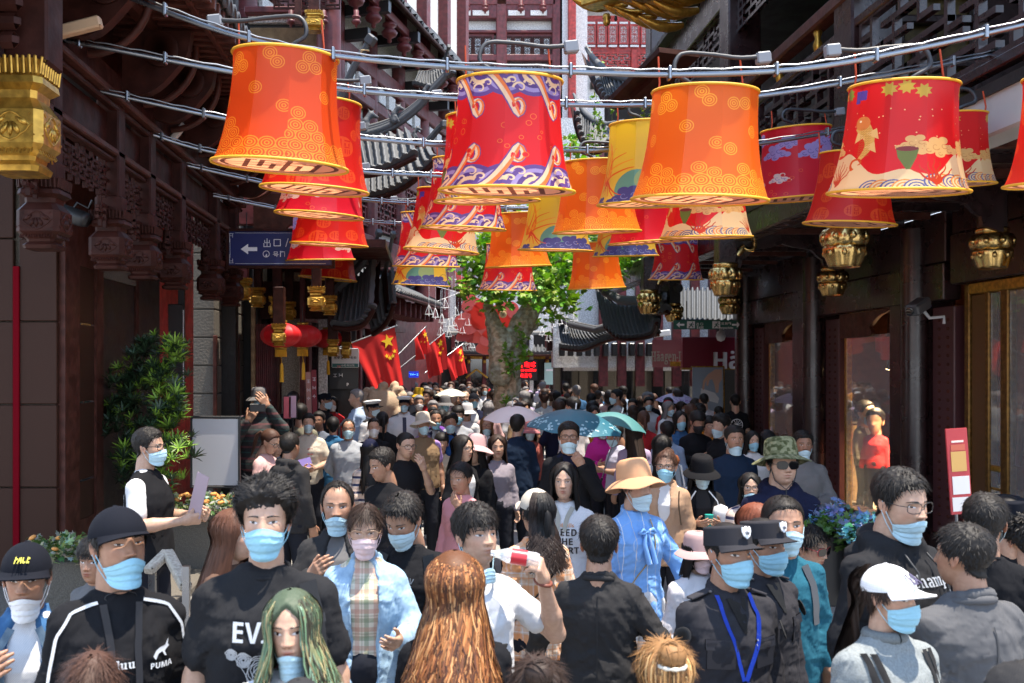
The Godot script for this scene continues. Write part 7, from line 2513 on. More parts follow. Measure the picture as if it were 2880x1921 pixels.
func make_lanterns()->void:
	var bm:=plainm(Color.WHITE,0.6,{albedo_texture=base_print(),backlight_enabled=true,backlight=Color(0.9,0.8,0.7)})
	var protos:={}
	var n:=0
	for q in LANTERNS:
		var dia:float=q[6] if q.size()>6 else 0.8
		var d:float=2285.7*dia/q[2]
		if not protos.has(q[3]):
			protos[q[3]]=lantern_proto(q[3],bm)
		var o:Node3D=protos[q[3]].duplicate()
		o.name=numbered("cloth_lantern")
		add_child(o)
		tag(o,q[5],"lantern","cloth lanterns hung across the street")
		o.position=pxp(q[0],q[1],d)
		o.rotation=v3(0.09,deg_to_rad([6,-18,20,52,30,10,-25][n % 7] if n>5 else [14.0,-8.0,4.0,36.0,0.0,22.0][n]),deg_to_rad(q[4]))
		o.scale=Vector3.ONE*dia
		n+=1
	for k in protos:
		protos[k].free()
	# poles with their wire, clamps and flexible conduit
	var rows:=[
		[v3(-2.034,4.487,-5.9),v3(-1.732,4.349,-5.84),v3(-1.183,4.135,-5.78),v3(-0.67,3.999,-5.72),v3(0.03,3.906,-5.66),v3(0.789,3.854,-5.6),v3(1.387,3.821,-5.54),v3(2.019,3.833,-5.48),v3(2.59,3.914,-5.42),v3(3.197,4.036,-5.36),v3(3.46,4.092,-5.3)],
		[v3(-2.395,4.264,-6.25),v3(-1.903,4.19,-6.325),v3(-1.282,4.09,-6.4),v3(-0.56,3.999,-6.475),v3(0.178,3.957,-6.55),v3(0.905,3.939,-6.625),v3(1.501,3.959,-6.7),v3(2.23,4.035,-6.775),v3(3.033,4.181,-6.85),v3(3.915,4.366,-6.925),v3(4.386,4.485,-7)],
		[v3(-2.354,4.16,-7.1),v3(-1.619,4.033,-7.286),v3(-0.875,3.949,-7.471),v3(0.074,3.898,-7.657),v3(0.9,3.902,-7.843),v3(1.413,3.939,-8.029),v3(2.559,4.018,-8.214),v3(3.573,4.203,-8.4)],
		[v3(-2.362,4.159,-8.4),v3(-1.835,4.04,-8.6),v3(-0.646,3.921,-8.8),v3(0.009,3.921,-9),v3(1.055,3.915,-9.2),v3(2.106,3.972,-9.4),v3(3.411,4.115,-9.6)],
		[v3(-2.351,4.136,-9.6),v3(-1.516,4,-9.96),v3(-0.758,3.929,-10.32),v3(-0.2,3.943,-10.68),v3(1.025,3.944,-11.04),v3(2.555,4.03,-11.4)],
		[v3(-2.374,4.065,-10.9),v3(-1.42,3.922,-11.28),v3(-0.856,3.899,-11.66),v3(-0.383,3.917,-12.04),v3(1.153,3.917,-12.42),v3(2.588,3.998,-12.8)],
	]
	var names:=["front steel lantern pole crossing the whole street below the building tops","second steel lantern pole behind the front one","third steel lantern pole, left end on the arcade beam","fourth steel lantern pole behind the wave lanterns","fifth steel lantern pole over the blue sign","farthest steel lantern pole above the smallest lanterns"]
	for i in rows.size():
		var t:=thing("lantern_pole",names[i],"pole",Vector3.ZERO,0,"poles that carry the lanterns")
		var c:=range(41).map(func(k):return along(rows[i],k/40.0))
		put("pipe",MB.new().tube(c,0.0145,10),W.steel,t)
		var wv:=[]
		for k in 81:
			var p:=along(rows[i],k/80.0)
			wv.push_back(p+v3(0,0.026+0.004*sin(k*2.2),0.012))
		put("wire",MB.new().tube(wv,0.006,5),W.steel,t)
		for k in 11:
			var p:=along(rows[i],(k+0.5)/11)
			put("clamp",MB.new().box(p+v3(0,0.01,0.0),v3(0.02,0.075,0.055),Basis(),0.005),W.steel,t)
	for i in LANTERNS.size():
		var q:Array=LANTERNS[i]
		if q[2]<145:
			continue
		var dia:float=q[6] if q.size()>6 else 0.8
		var d:float=2285.7*dia/q[2]
		var topc:=pxp(q[0],q[1],d)+v3(0,0.805*dia,0)
		var t:=thing("power_cable","ribbed power cable looping into the "+" ".join(q[5].split(",")[0].split(" ").slice(0,9)),"cable")
		var sg:=-1.0 if i % 3==0 else 1.0
		var hi:=0.22 if q[2]>280 else 0.17
		var pts:=[topc+v3(sg*0.02,-0.05,0.0),topc+v3(-sg*0.06,0.04,0.05),topc+v3(-sg*0.16,hi*0.5,0.06),topc+v3(-sg*0.12,hi,0.04),topc+v3(sg*0.05,hi*1.02,0.03),topc+v3(sg*0.22,hi*0.92,0.035),topc+v3(sg*0.34,hi*0.95,0.03)]
		put("conduit",MB.new().tube(range(31).map(func(k):return along(pts,k/30.0)),range(31).map(func(k):return 0.013+0.0015*(k % 2)),7),W.rubber,t)
		put("junction_box",MB.new().box(topc+v3(sg*0.38,hi*0.93,0.02),v3(0.085,0.07,0.06),Basis(Vector3.BACK,0.1),0.008),plainm(Color(0.20,0.21,0.23),0.5),t)
		for k in 2:
			put("tie",MB.new().tube([topc+v3((k-0.5)*0.5,-0.04,0),topc+v3((k-0.5)*0.5+0.01,0.06,0.01),topc+v3((k-0.5)*0.49,hi,0)],0.006,5),plainm(Color(0.42,0.05,0.01),0.7),t)

# ---------------------------------------------------------------- things in the street
func umbrella(label:String,p:Vector3,w:float,cm:Material,under:Material,tilt:Vector3,handle:float,trim:Material=null)->Node3D:
	var t:=thing("umbrella",label,"umbrella",p)
	t.rotation=tilt
	var r:=w*0.5
	for g in 8:
		for lay in 2:
			var q:=PackedVector3Array()
			for j in 8:
				var s:=j/7.0
				for i in 7:
					var u:=i/6.0
					var a:=TAU*(g+u)/8
					var rr:=r*s*(1.0-0.055*sin(PI*u)*s)
					q.push_back(v3(sin(a)*rr,r*0.40*(1.0-pow(s,1.9))-0.03*sin(PI*u)*s*s*-0.3-lay*0.004,cos(a)*rr))
			if lay==0:
				put("panel",MB.new().grid(q,7,8,false,false),cm,t)
			else:
				put("lining",MB.new().grid(q,7,8,false,true),under,t)
		var a:=TAU*g/8
		var rib:=[]
		for j in 7:
			var s:=j/6.0
			rib.push_back(v3(sin(a)*r*s,r*0.40*(1.0-pow(s,1.9))-0.008,cos(a)*r*s))
		put("rib",MB.new().tube(rib,0.003,4),W.steel,t)
	put("ferrule",MB.new().tube([v3(0,r*0.4-0.01,0),v3(0,r*0.4+0.06,0)],0.007,6),W.white,t)
	put("shaft",MB.new().tube([v3(0,r*0.4,0),v3(0,-handle,0)],0.006,6),W.steel,t)
	put("handle",MB.new().tube([v3(0,-handle,0),v3(0,-handle-0.10,0)],0.013,8),W.black,t)
	if trim:
		var b:=MB.new()
		var rg:=RandomNumberGenerator.new()
		rg.seed=5
		for k in 150:
			var a:=rg.randf()*TAU
			var s:=rg.randf_range(0.78,0.97) if k<120 else rg.randf_range(0.6,0.8)
			var u:=fposmod(a/TAU*8,1.0)
			var rr:=r*s*(1.0-0.055*sin(PI*u)*s)
			var c:=v3(sin(a)*rr,r*0.40*(1.0-pow(s,1.9))+0.005,cos(a)*rr)
			var q:=Basis(Vector3.UP,a)*Basis(Vector3.RIGHT,0.9*s*0.76)
			for f in 5:
				b.box(c+q*v3(cos(f*1.257)*0.008,0.0,sin(f*1.257)*0.008),v3(0.010,0.0015,0.007),q*Basis(Vector3.UP,-f*1.257))
		put("flower_print",b,trim,t)
	return t

func flag(label:String,a:Vector3,b:Vector3,w:float,furl:float,sd:int,big:=true)->void:
	var t:=thing("flag",label,"flag",Vector3.ZERO,0,"red flags along the left shops")
	var dir:=(b-a).normalized()
	put("staff",MB.new().tube([a-dir*0.5,b+dir*0.02],0.012,8),W.steel,t)
	put("finial",MB.new().lathe([v2(0,-0.02),v2(0.02,0),v2(0,0.03)],8,Transform3D(Basis(),b+dir*0.03)),W.steel,t)
	var red:=plainm(Color(0.62,0.012,0.010),0.65,{backlight_enabled=true,backlight=Color(0.5,0.2,0.2)})
	var ln:=a.distance_to(b)
	var side:=dir.cross(Vector3.DOWN).normalized()
	var sp := func(u: float, v: float) -> Vector3:  # u along the staff from its tip, v down the cloth
		var s:=b-dir*(ln*u*furl)
		var f:=sin(u*9.0+v*1.5+sd)*0.035*(0.4+v)*(1.4-furl*0.9)+0.02*sin(u*23.0+sd*2.0)*v
		return s+v3(0.04*v,-w*v*(0.97-0.10*u),0)+side*(f*(1.0+2.2*(1.0-furl)))-dir*0.12*v*u*(1.0-furl)+dir*((0.12+0.22*u)*v*furl*furl)
	var p:=PackedVector3Array()
	for j in 22:
		for i in 30:
			p.push_back(sp.call(i/29.0,1.0-j/21.0))
	put("cloth",MB.new().grid(p,30,22),red,t)
	var gold:=plainm(Color(0.85,0.55,0.02),0.6)
	var stars:=MB.new()
	for q in [[0.22,0.20,0.115],[0.11,0.40,0.04],[0.17,0.47,0.04],[0.255,0.49,0.04],[0.335,0.44,0.04]]:
		var c:Vector3=sp.call(q[0],q[1])
		var ux:Vector3=(sp.call(q[0]-0.03,q[1])-sp.call(q[0]+0.03,q[1])).normalized()
		var uy:Vector3=(sp.call(q[0],q[1]-0.03)-sp.call(q[0],q[1]+0.03)).normalized()
		var nn:=ux.cross(uy).normalized()
		if nn.z<0:nn=-nn
		var pl:=PackedVector2Array()
		for k in 10:
			var an:=PI/2+PI*k/5
			pl.push_back(v2(cos(an),sin(an))*q[2]*w*(1.0 if k % 2==0 else 0.4))
		stars.prism(pl,0.012,Transform3D(Basis(ux,uy,nn),c+nn*0.014))
	put("stars",stars,gold,t)

func sign_chars(t:Node,list:Array,at:Vector3,size:float,gap:float,m:Material,w:=0.10)->void:
	for k in list.size():
		put("character",strokes(list[k],w),m,t,Transform3D(Basis().scaled(v3(size,size,0.08)),at+v3(gap*k,0,0)))

func sphere_leaves(parent:Node,c:Vector3,r:Vector3,n:int,size:float,col:Color,sd:int)->void:
	var s:=[]
	var g:=RandomNumberGenerator.new()
	g.seed=sd
	for k in n:
		var d:=v3(g.randfn(),g.randfn(),g.randfn()).normalized()*pow(g.randf(),0.4)
		s.push_back(c+d*r)
	leaves("leaves",parent,s,4,size*0.5,size,col,sd)

func make_street_things()->void:
	# the blue direction sign
	var b:=thing("direction_sign","dark blue hanging direction sign with white arrow beside the red lanterns","sign",v3(-1.74,3.57,-11.6))
	put("board",MB.new().box(v3(0,0,0),v3(1.20,0.40,0.06),Basis(),0.006),plainm(Color(0.012,0.018,0.11),0.35),b)
	put("frame",MB.new().box(v3(0,0.215,0),v3(1.26,0.03,0.09)).box(v3(0,-0.215,0),v3(1.26,0.03,0.09)).box(v3(-0.615,0,0),v3(0.03,0.4,0.09)).box(v3(0.615,0,0),v3(0.03,0.4,0.09)),W.wood,b)
	put("arrow",MB.new().prism(PackedVector2Array([v2(-0.46,-0.01),v2(-0.375,0.05),v2(-0.375,0.012),v2(-0.27,0.012),v2(-0.27,-0.032),v2(-0.375,-0.032),v2(-0.375,-0.07)]),0.006,Transform3D(Basis(),v3(0,0,0.034))),W.white,b)
	sign_chars(b,["5,10,5,0 2,8,2,5 8,8,8,5 2,5,8,5 1,4,1,0 9,4,9,0 1,0,9,0","1,9,9,9 1,9,1,1 9,9,9,1 1,1,9,1","3,0,6,10","1,9,2,8 0,6,1,5 0,1,2,3 5,9,5,5 3,8,8,8 3,5,9,5 5,5,3,1 7,5,7,1 7,1,9,1","2,9,8,9 2,9,2,6 8,9,8,6 2,6,8,6 1,4,9,4 4,4,3,2 3,2,8,2 8,2,7,0"],v3(-0.155,0.065,0.034),0.092,0.118,W.white,0.085)
	sign_chars(b,["2,9,8,9 2,9,2,6 8,9,8,6 2,6,8,6 0,4,10,4 4,4,3,2 3,2,8,2 8,2,7,0","1,10,2,8 1,7,1,0 3,9,9,9 9,9,9,0"],v3(-0.055,-0.066,0.034),0.062,0.08,W.white,0.085)
	var ring:=[]
	for k in 25:
		ring.push_back(v3(-0.165+cos(TAU*k/24)*0.036,-0.066+sin(TAU*k/24)*0.036,0.034))
	put("number_ring",MB.new().tube(ring,0.004,5,false),W.white,b)
	put("numeral",letters("4"),W.white,b,Transform3D(Basis().scaled(v3(0.05,0.05,0.1)),v3(-0.165,-0.085,0.033)))
	for s in [[-0.57,1],[-0.57,-1]]:
		var y:float=s[1]*0.17
		put("corner_fret",MB.new().box(v3(s[0],y,0.033),v3(0.05,0.005,0.004)).box(v3(s[0],y*0.86,0.0331),v3(0.03,0.005,0.004)).box(v3(s[0]-0.02,y*0.7,0.0332),v3(0.005,0.10,0.004)).box(v3(s[0]+0.015,y*0.86,0.0333),v3(0.005,0.05,0.004)),W.pane,b)
	put("border_line",MB.new().box(v3(0,0.178,0.032),v3(1.05,0.004,0.004)).box(v3(0,-0.178,0.032),v3(1.05,0.004,0.004)).box(v3(-0.585,0,0.032),v3(0.004,0.22,0.004)),W.pane,b)
	put("hanger",MB.new().tube([v3(-0.4,0.2,0),v3(-0.4,0.42,0)],0.006,5).tube([v3(0.3,0.2,0),v3(0.3,0.42,0)],0.006,5),W.black,b)
	# red silk lanterns
	for q in [[645,770,86,"large red round silk lantern with yellow tassel, nearest of the three",12.2],[695,772,80,"red round silk lantern half behind the nearest round one",13.2],[752,778,66,"smaller red round silk lantern above the pharmacy sign",15.0]]:
		var r:float=q[2]*0.5/2285.7*q[4]
		var t:=thing("silk_lantern",q[3],"lantern",pxp(q[0],q[1],q[4]),0.0,"red round silk lanterns")
		for k in 16:
			var p:=PackedVector3Array()
			for j in 11:
				var e:=PI*(j/10.0-0.5)*0.93
				for i in 4:
					var a:=TAU*(k+i/3.0)/16
					var rr:=cos(e)*r*(1.0-0.035*sin(PI*i/3.0))
					p.push_back(v3(sin(a)*rr*1.12,sin(e)*r*0.68,cos(a)*rr*1.12))
			put("panel",MB.new().grid(p,4,11,false,true),plainm(Color(0.52,0.008,0.012),0.5,{backlight_enabled=true,backlight=Color(0.6,0.3,0.3)}),t)
		put("collar",MB.new().lathe([v2(0,-0.02),v2(r*0.34,-0.02),v2(r*0.34,0.025),v2(0,0.025)],18,Transform3D(Basis(),v3(0,-r*0.68,0))).lathe([v2(0,-0.02),v2(r*0.34,-0.02),v2(r*0.34,0.025),v2(0,0.025)],18,Transform3D(Basis(),v3(0,r*0.68,0))),W.gold,t)
		var ts:=MB.new()
		for k in 26:
			var a:=TAU*k/26
			ts.tube([v3(sin(a)*r*0.28,-r*0.70,cos(a)*r*0.28),v3(sin(a)*r*0.30,-r*1.15,cos(a)*r*0.30)],0.006,4)
		put("fringe",ts,plainm(Color(0.68,0.36,0.015),0.7),t)
		put("tassel",MB.new().tube([v3(0,-r*1.0,0),v3(0.01,-r*1.55,0)],0.004,4).tube([v3(0.01,-r*1.5,0),v3(0.01,-r*1.62,0),v3(0.012,-r*2.5,0)],[0.012,0.020,0.026],8),plainm(Color(0.68,0.36,0.015),0.7),t)
		put("cord",MB.new().tube([v3(0,r*0.6,0),v3(0,r*1.7,0)],0.006,5),W.black,t)
	# pharmacy sign
	var ph:=thing("pharmacy_sign","white and green pharmacy sign below the round red lanterns","sign",v3(-1.312,2.328,-15.4))
	put("board",MB.new().box(Vector3.ZERO,v3(0.42,0.30,0.05),Basis(),0.012),W.white,ph)
	put("band",MB.new().box(v3(0,-0.115,0.004),v3(0.40,0.055,0.05)),plainm(Color(0.03,0.16,0.15),0.5),ph)
	put("emblem",MB.new().prism(PackedVector2Array([v2(-0.05,0.14),v2(-0.05,0.10),v2(-0.02,0.055),v2(0.03,0.04),v2(0.02,0.065),v2(0.05,0.09),v2(0.055,0.14),v2(0.02,0.11),v2(-0.01,0.09)]),0.01,Transform3D(Basis(),v3(0,0,0.028))),plainm(Color(0.02,0.2,0.16),0.5),ph)
	sign_chars(ph,["1,9,9,9 1,9,1,1 1,1,9,1 3,7,8,7 5,7,5,3 3,5,8,5","2,9,1,5 2,6,2,0 4,9,9,9 4,6,9,6 6,9,6,0 5,4,3,1","1,8,9,8 3,6,8,6 5,6,5,1 2,3,2,0 2,0,9,0 5,3,8,3","5,9,5,5 5,7,9,7 2,5,8,5 2,5,2,2 2,2,8,2 8,5,8,2 1,1,2,0 8,1,9,0","1,9,9,9 5,9,5,6 1,7,1,5 9,7,9,5 3,5,7,2 7,5,3,2","2,8,2,2 8,8,8,0 2,8,8,8 2,5,8,5 4,3,6,1","2,9,2,0 0,6,4,6 5,8,9,8 5,8,5,1 9,8,9,1 5,4,9,4"],v3(-0.15,0.005,0.028),0.042,0.05,W.black,0.13)
	put("numeral",letters("24"),plainm(Color(0.75,0.2,0.2),0.5),ph,Transform3D(Basis().scaled(v3(0.05,0.05,0.1)),v3(-0.10,-0.132,0.031)))
	sign_chars(ph,["5,9,5,0 2,6,1,3 8,6,9,3","1,8,1,2 4,8,4,2 1,8,4,8 1,2,4,2 6,7,9,7 8,9,8,0","2,8,8,8 2,8,2,2 8,8,8,2 2,2,8,2 2,5,8,5","2,9,2,0 0,6,4,6 6,8,9,8 6,5,9,5 7,8,7,0","1,9,1,1 3,7,9,7 5,9,5,0 7,4,9,1"],v3(-0.045,-0.115,0.031),0.036,0.043,W.white,0.13)
	# black board and banners behind
	var bb:=thing("information_board","black board with white lettering below the pharmacy sign","board",v3(-1.385,2.025,-16))
	put("board",MB.new().box(Vector3.ZERO,v3(0.46,0.38,0.04)),plainm(Color(0.02,0.022,0.024),0.5),bb)
	put("lettering",letters("P"),W.white,bb,Transform3D(Basis().scaled(v3(0.07,0.07,0.1)),v3(0.06,-0.12,0.022)))
	sign_chars(bb,["1,8,9,8 5,8,5,1 1,1,9,1","1,9,1,1 9,9,9,1 1,5,9,5"],v3(-0.14,0.03,0.022),0.06,0.09,W.white)
	for q in [[709,905,"tall pale pink paper banner standing by the left shop door",Color(0.45,0.22,0.19)],[722,900,"narrow dark red banner with white characters beside the pale pink banner",Color(0.22,0.02,0.03)]]:
		var t:=thing("banner",q[2],"banner",pxp(q[0],q[1],14.0))
		put("sheet",MB.new().box(Vector3.ZERO,v3(0.07,0.62,0.02),Basis(Vector3.BACK,0.03)),plainm(q[3],0.6),t)
		sign_chars(t,["1,9,9,9 5,9,5,0 2,5,8,5 1,1,9,1"],v3(0,0.18,0.012),0.05,0.06,W.white)
		sign_chars(t,["1,9,1,0 9,9,9,0 1,6,9,6 3,3,7,3"],v3(0,0.06,0.012),0.05,0.06,W.white)
		sign_chars(t,["5,9,1,4 5,9,9,4 2,4,8,4 5,4,5,0"],v3(0,-0.06,0.012),0.05,0.06,W.white)
	for q in [[660,936,"small pink notice stand at the edge of the crowd",Color(0.62,0.12,0.15)],[672,934,"small lilac notice stand with dark frame",Color(0.55,0.35,0.45)]]:
		var t:=thing("notice_stand",q[2],"sign",pxp(q[0],q[1],12.0)*v3(1,0,1))
		var y:float=2.2-(q[1]-841.0)/2285.7*12.0
		put("sheet",MB.new().box(v3(0,y,0),v3(0.085,0.26,0.015)),plainm(q[3],0.5),t)
		put("frame",MB.new().box(v3(0,y,-0.012),v3(0.11,0.29,0.015),Basis(),0.004),W.black,t)
		put("post",MB.new().tube([v3(0,0,-0.02),v3(0,y,-0.02)],0.012,6),W.black,t)
	# lit blue screen of a shop at the far left
	var bs:=thing("lit_shop_screen","blue lit shop screen deep in the dark left shops","screen",v3(-0.364,2.017,-22))
	put("screen",MB.new().box(Vector3.ZERO,v3(0.22,0.14,0.03)),plainm(Color(0.01,0.02,0.08),0.3,{emission_enabled=true,emission=Color(0.05,0.15,0.7),emission_energy_multiplier=0.6}),bs)
	sign_chars(bs,["1,8,9,8 5,8,5,1","1,9,1,1 9,9,9,1 1,5,9,5","1,5,9,5","2,8,8,8 5,8,5,1 1,1,9,1"],v3(-0.07,0,0.017),0.045,0.05,plainm(Color(0.3,0.5,0.9),0.5,{emission_enabled=true,emission=Color(0.3,0.6,1.0),emission_energy_multiplier=2.0}))
	# flags
	flag("largest red flag with five gold stars hanging over the left crowd",v3(-1.241,2.562,-15.6),v3(-0.565,2.829,-15.8),1.0,1.0,1)
	flag("second red flag, furled narrow around its staff",v3(-0.497,2.533,-19),v3(-0.101,2.963,-19.6),0.52,0.55,3)
	flag("third red flag with stars, draped in folds",v3(-0.331,2.384,-20),v3(0.287,2.878,-20.4),0.78,0.62,5)
	flag("farthest red flag, half in shade right of the draped one",v3(0.214,2.306,-22),v3(0.727,2.7,-22.4),0.70,0.8,8)
	# hanging bell shaped wire frames
	var bell:=MB.new()
	for k in 2:
		var pts:=[]
		for i in 11:
			var s:=i/10.0*2-1
			var w:=0.055+0.045*pow(absf(s),2.0)
			pts.push_back(v3(s*0.085,-0.20*pow(absf(s),1.3),0.0).rotated(Vector3.UP,k*PI/2))
		bell.tube(pts,0.006,5)
	var hoop:=[]
	for i in 17:
		hoop.push_back(v3(cos(TAU*i/16)*0.085,-0.20,sin(TAU*i/16)*0.085))
	bell.tube(hoop,0.006,5,false)
	bell.lathe([v2(0,-0.25),v2(0.014,-0.235),v2(0,-0.21)],8)
	var bmesh:=bell.mesh(W.white)
	var tops:=MB.new().tube([Vector3.ZERO,v3(0,0.9,0)],0.004,4).mesh(W.white)
	var n:=0
	var nth:="first second third fourth fifth sixth seventh eighth ninth tenth eleventh twelfth thirteenth fourteenth fifteenth sixteenth seventeenth eighteenth nineteenth twentieth".split(" ")
	for q in [[985,715,22],[1000,722,22],[1012,765,24],[1015,735,23],[1022,700,22],[1030,745,23],[1030,768,24],[1038,742,22],[1045,752,24],[1046,718,23],[1052,780,25],[1060,728,24],[1062,760,24],[1072,786,25],[1075,742,24],[1083,795,26],[1085,766,25],[1092,778,25],[1100,760,25],[1106,790,26],[1240,742,24],[1245,765,25],[1252,720,24],[1260,778,25],[1262,705,23],[1268,745,24],[1275,715,23],[1281,770,25],[1285,738,23],[1290,790,26],[1296,722,22],[1300,760,24],[1308,712,22],[1318,730,22]]:
		var t:=thing("wire_bell","white wire bell on a string, %s from the left of those %s of the tree" % [nth[n if q[0]<1150 else n-20],"left" if q[0]<1150 else "right"],"bell",pxp(q[0],q[1]-14,q[2]),n*0.7,"wire bells hung left of the tree" if q[0]<1150 else "wire bells hung right of the tree")
		put("frame",bmesh,null,t)
		put("string",tops,null,t)
		n+=1
	var wn:=0
	for q in [[v3(-0.99,3.587,-21),v3(-0.286,4.112,-23.5),v3(0.821,4.486,-26)],[v3(-0.944,3.312,-21),v3(-0.08,3.65,-23.5),v3(1.39,4.373,-26)],[v3(-0.845,4.135,-22),v3(0.233,4.101,-24),v3(1.731,3.804,-26)],[v3(2.331,3.653,-22),v3(2.776,3.909,-21),v3(3.519,3.784,-20)],[v3(2.437,3.921,-23),v3(2.937,3.62,-21.5),v3(3.519,3.959,-20)]]:
		var t:=thing("overhead_wire","%s thin pale wire strung over the far street %s" % [["high","low","crossing","sagging","slanting"][wn],"left of the tree" if wn<3 else "right of the tree"],"wire")
		put("strand",MB.new().tube(range(13).map(func(k):return along(q,k/12.0)),0.006,4),W.white,t)
		wn+=1
	# stone lion
	var li:=thing("stone_lion","tan carved stone lion with curled mane and red ribbon in the crowd","statue",v3(-0.701,2.2,-14.6)*v3(1,0,1))
	li.scale=Vector3.ONE*1.06
	var lb:=[[v3(0,0.5,-0.1),v3(0,1.1,0),0.36,0.30,0.1],[v3(0,1.42,0.05),v3(0.02,1.55,0.1),0.26,0.24,0.1],[v3(0.18,1.40,0.16),v3(0.26,1.42,0.20),0.11,0.09,0.05],[v3(-0.2,0.9,0.2),v3(-0.22,0.2,0.28),0.12,0.11,0.06],[v3(0.2,0.9,0.2),v3(0.22,0.2,0.28),0.12,0.11,0.06]]
	var lr:=RandomNumberGenerator.new()
	lr.seed=6
	for k in 46:
		var a:=lr.randf_range(-2.6,2.6)
		var y:=lr.randf_range(1.30,1.80)
		var rr:=0.30*sqrt(maxf(1.0-pow((y-1.5)/0.36,2),0.05))
		var c:=v3(sin(a)*rr,y,cos(a)*rr+0.02)
		if absf(a)<0.7 and y<1.6:continue
		lb.push_back([c,c+v3(0.02,0.02,0),0.055,0.055,0.012])
	put("figure",nets(lb,[],0.022),W.lion,li)
	put("plinth",MB.new().box(v3(0,0.1,0),v3(0.9,0.24,0.8),Basis(),0.02),W.grey_stone,li)
	var rb:=[]
	for k in 13:
		rb.push_back(v3(-0.30+0.05*k,1.22-0.10*sin(PI*k/12.0),0.30+0.06*sin(PI*k/12.0)))
	put("ribbon",MB.new().tube(rb,0.035,8),plainm(Color(0.55,0.02,0.02),0.6),li)
	put("rosette",MB.new().lathe([v2(0,-0.07),v2(0.09,-0.04),v2(0.10,0.0),v2(0.07,0.05),v2(0,0.06)],24,Transform3D(Basis(Vector3.RIGHT,PI/2),v3(0.33,1.2,0.28)),11,0.25),plainm(Color(0.55,0.02,0.02),0.6),li)
	# the planter, its flowers, the bush, the blank board
	var pl:=thing("planter","long grey stone planter full of silver and orange flowers","planter",v3(0,0,0))
	put("box",MB.new().box(v3(-2.001,0.776,-8.7)+v3(0,-0.25,-0.25),v3(0.82,0.66,0.5),Basis(),0.01),W.grey_stone,pl)
	put("rim",MB.new().box(v3(-1.992,0.889,-8.66)+v3(0,0,-0.25),v3(0.88,0.05,0.58),Basis(),0.012),W.grey_stone,pl)
	for z in [0,1]:
		var spots:=[]
		var r:=RandomNumberGenerator.new()
		r.seed=20+z
		var c:Vector3=[v3(-1.978,1,-8.6),v3(-2.469,0.929,-6.9)][z]
		var hw:float=[0.36,0.30][z]
		var fl:=pl
		if z==1:
			fl=thing("flower_bed","low bed of silver leaves and orange flowers at the foot of the granite pier","flowers",Vector3.ZERO)
			put("box",MB.new().box(c+v3(0,-0.24,-0.1),v3(0.75,0.34,0.4),Basis(),0.01),W.grey_stone,fl)
		for k in 70:
			spots.push_back(c+v3(r.randf_range(-hw,hw),r.randf_range(-0.06,0.05),r.randf_range(-0.2,0.15)))
		leaves("silver_leaves",fl,spots,7,0.05,0.05,Color(0.34,0.38,0.36),8+z)
		leaves("green_leaves",fl,spots,4,0.06,0.045,Color(0.05,0.10,0.03),9+z)
		if not top_cache.has("marigold"):
			top_cache["marigold"]=MB.new().lathe([v2(0,-0.016),v2(0.020,-0.010),v2(0.026,0.002),v2(0.016,0.012),v2(0,0.014)],16,Transform3D(),9,0.22).mesh(plainm(Color(0.62,0.26,0.06),0.8))
		for k in 34 if z==0 else 9:
			put("flower",top_cache["marigold"],null,fl,Transform3D(Basis.from_euler(v3(r.randf_range(-0.3,0.7),r.randf()*6,0)).scaled(Vector3.ONE*r.randf_range(0.7,1.1)),c+v3(r.randf_range(-hw,hw),r.randf_range(0.02,0.10),r.randf_range(-0.15,0.2))))
	var bd:=thing("blank_board","blank pale grey advertising board in a black frame above the planter","board",v3(-2.005,1.398,-9.3)*v3(1,0,1))
	var by:=2.2-(1038.0-841.0)/2285.7*9.3
	put("panel",MB.new().box(v3(0,by,0),v3(0.425,0.62,0.02)),plainm(Color(0.46,0.46,0.48),0.55),bd)
	put("frame",MB.new().box(v3(0,by+0.327,0),v3(0.465,0.02,0.04),Basis(),0.004).box(v3(0,by-0.327,0),v3(0.465,0.02,0.04),Basis(),0.004).box(v3(-0.2225,by,0),v3(0.018,0.634,0.04)).box(v3(0.2225,by,0),v3(0.018,0.634,0.04)),W.black,bd)
	put("leg",MB.new().box(v3(-0.15,by*0.5-0.15,-0.01),v3(0.03,by-0.3,0.03)),W.black,bd)
	put("leg",MB.new().box(v3(0.15,by*0.5-0.15,-0.01),v3(0.03,by-0.3,0.03)),W.black,bd)
	var bu:=thing("podocarpus_bush","tall dark green bush of narrow leaves in bright tufts beside the blank board","bush",Vector3.ZERO)
	put("stem",MB.new().tube([v3(-2.542,0.685,-8.9),v3(-2.503,1.192,-8.9),v3(-2.552,1.665,-8.8)],0.03,7).tube([v3(-2.522,1.114,-8.9),v3(-2.34,1.395,-8.8),v3(-2.321,1.742,-8.8)],0.02,7),W.wood,bu)
	var lf:=MB.new()
	for k in 14:
		var a:=TAU*k/14+(k % 3)*0.2
		var e:=0.35+0.5*(k % 3)/2.0
		var d:=v3(cos(a)*cos(e),sin(e),sin(a)*cos(e))
		lf.col=Color(0.35,0.36,0.42) if k % 3==0 else Color(1,1,1)
		lf.ribbon([Vector3.ZERO,d*0.5,d*1.0+v3(0,-0.10,0)],[Vector3.UP,Vector3.UP,Vector3.UP],[0.05,0.075,0.012])
	var mm:=MultiMesh.new()
	mm.transform_format=MultiMesh.TRANSFORM_3D
	mm.use_colors=true
	mm.mesh=lf.mesh(null)
	mm.instance_count=460
	var r2:=RandomNumberGenerator.new()
	r2.seed=14
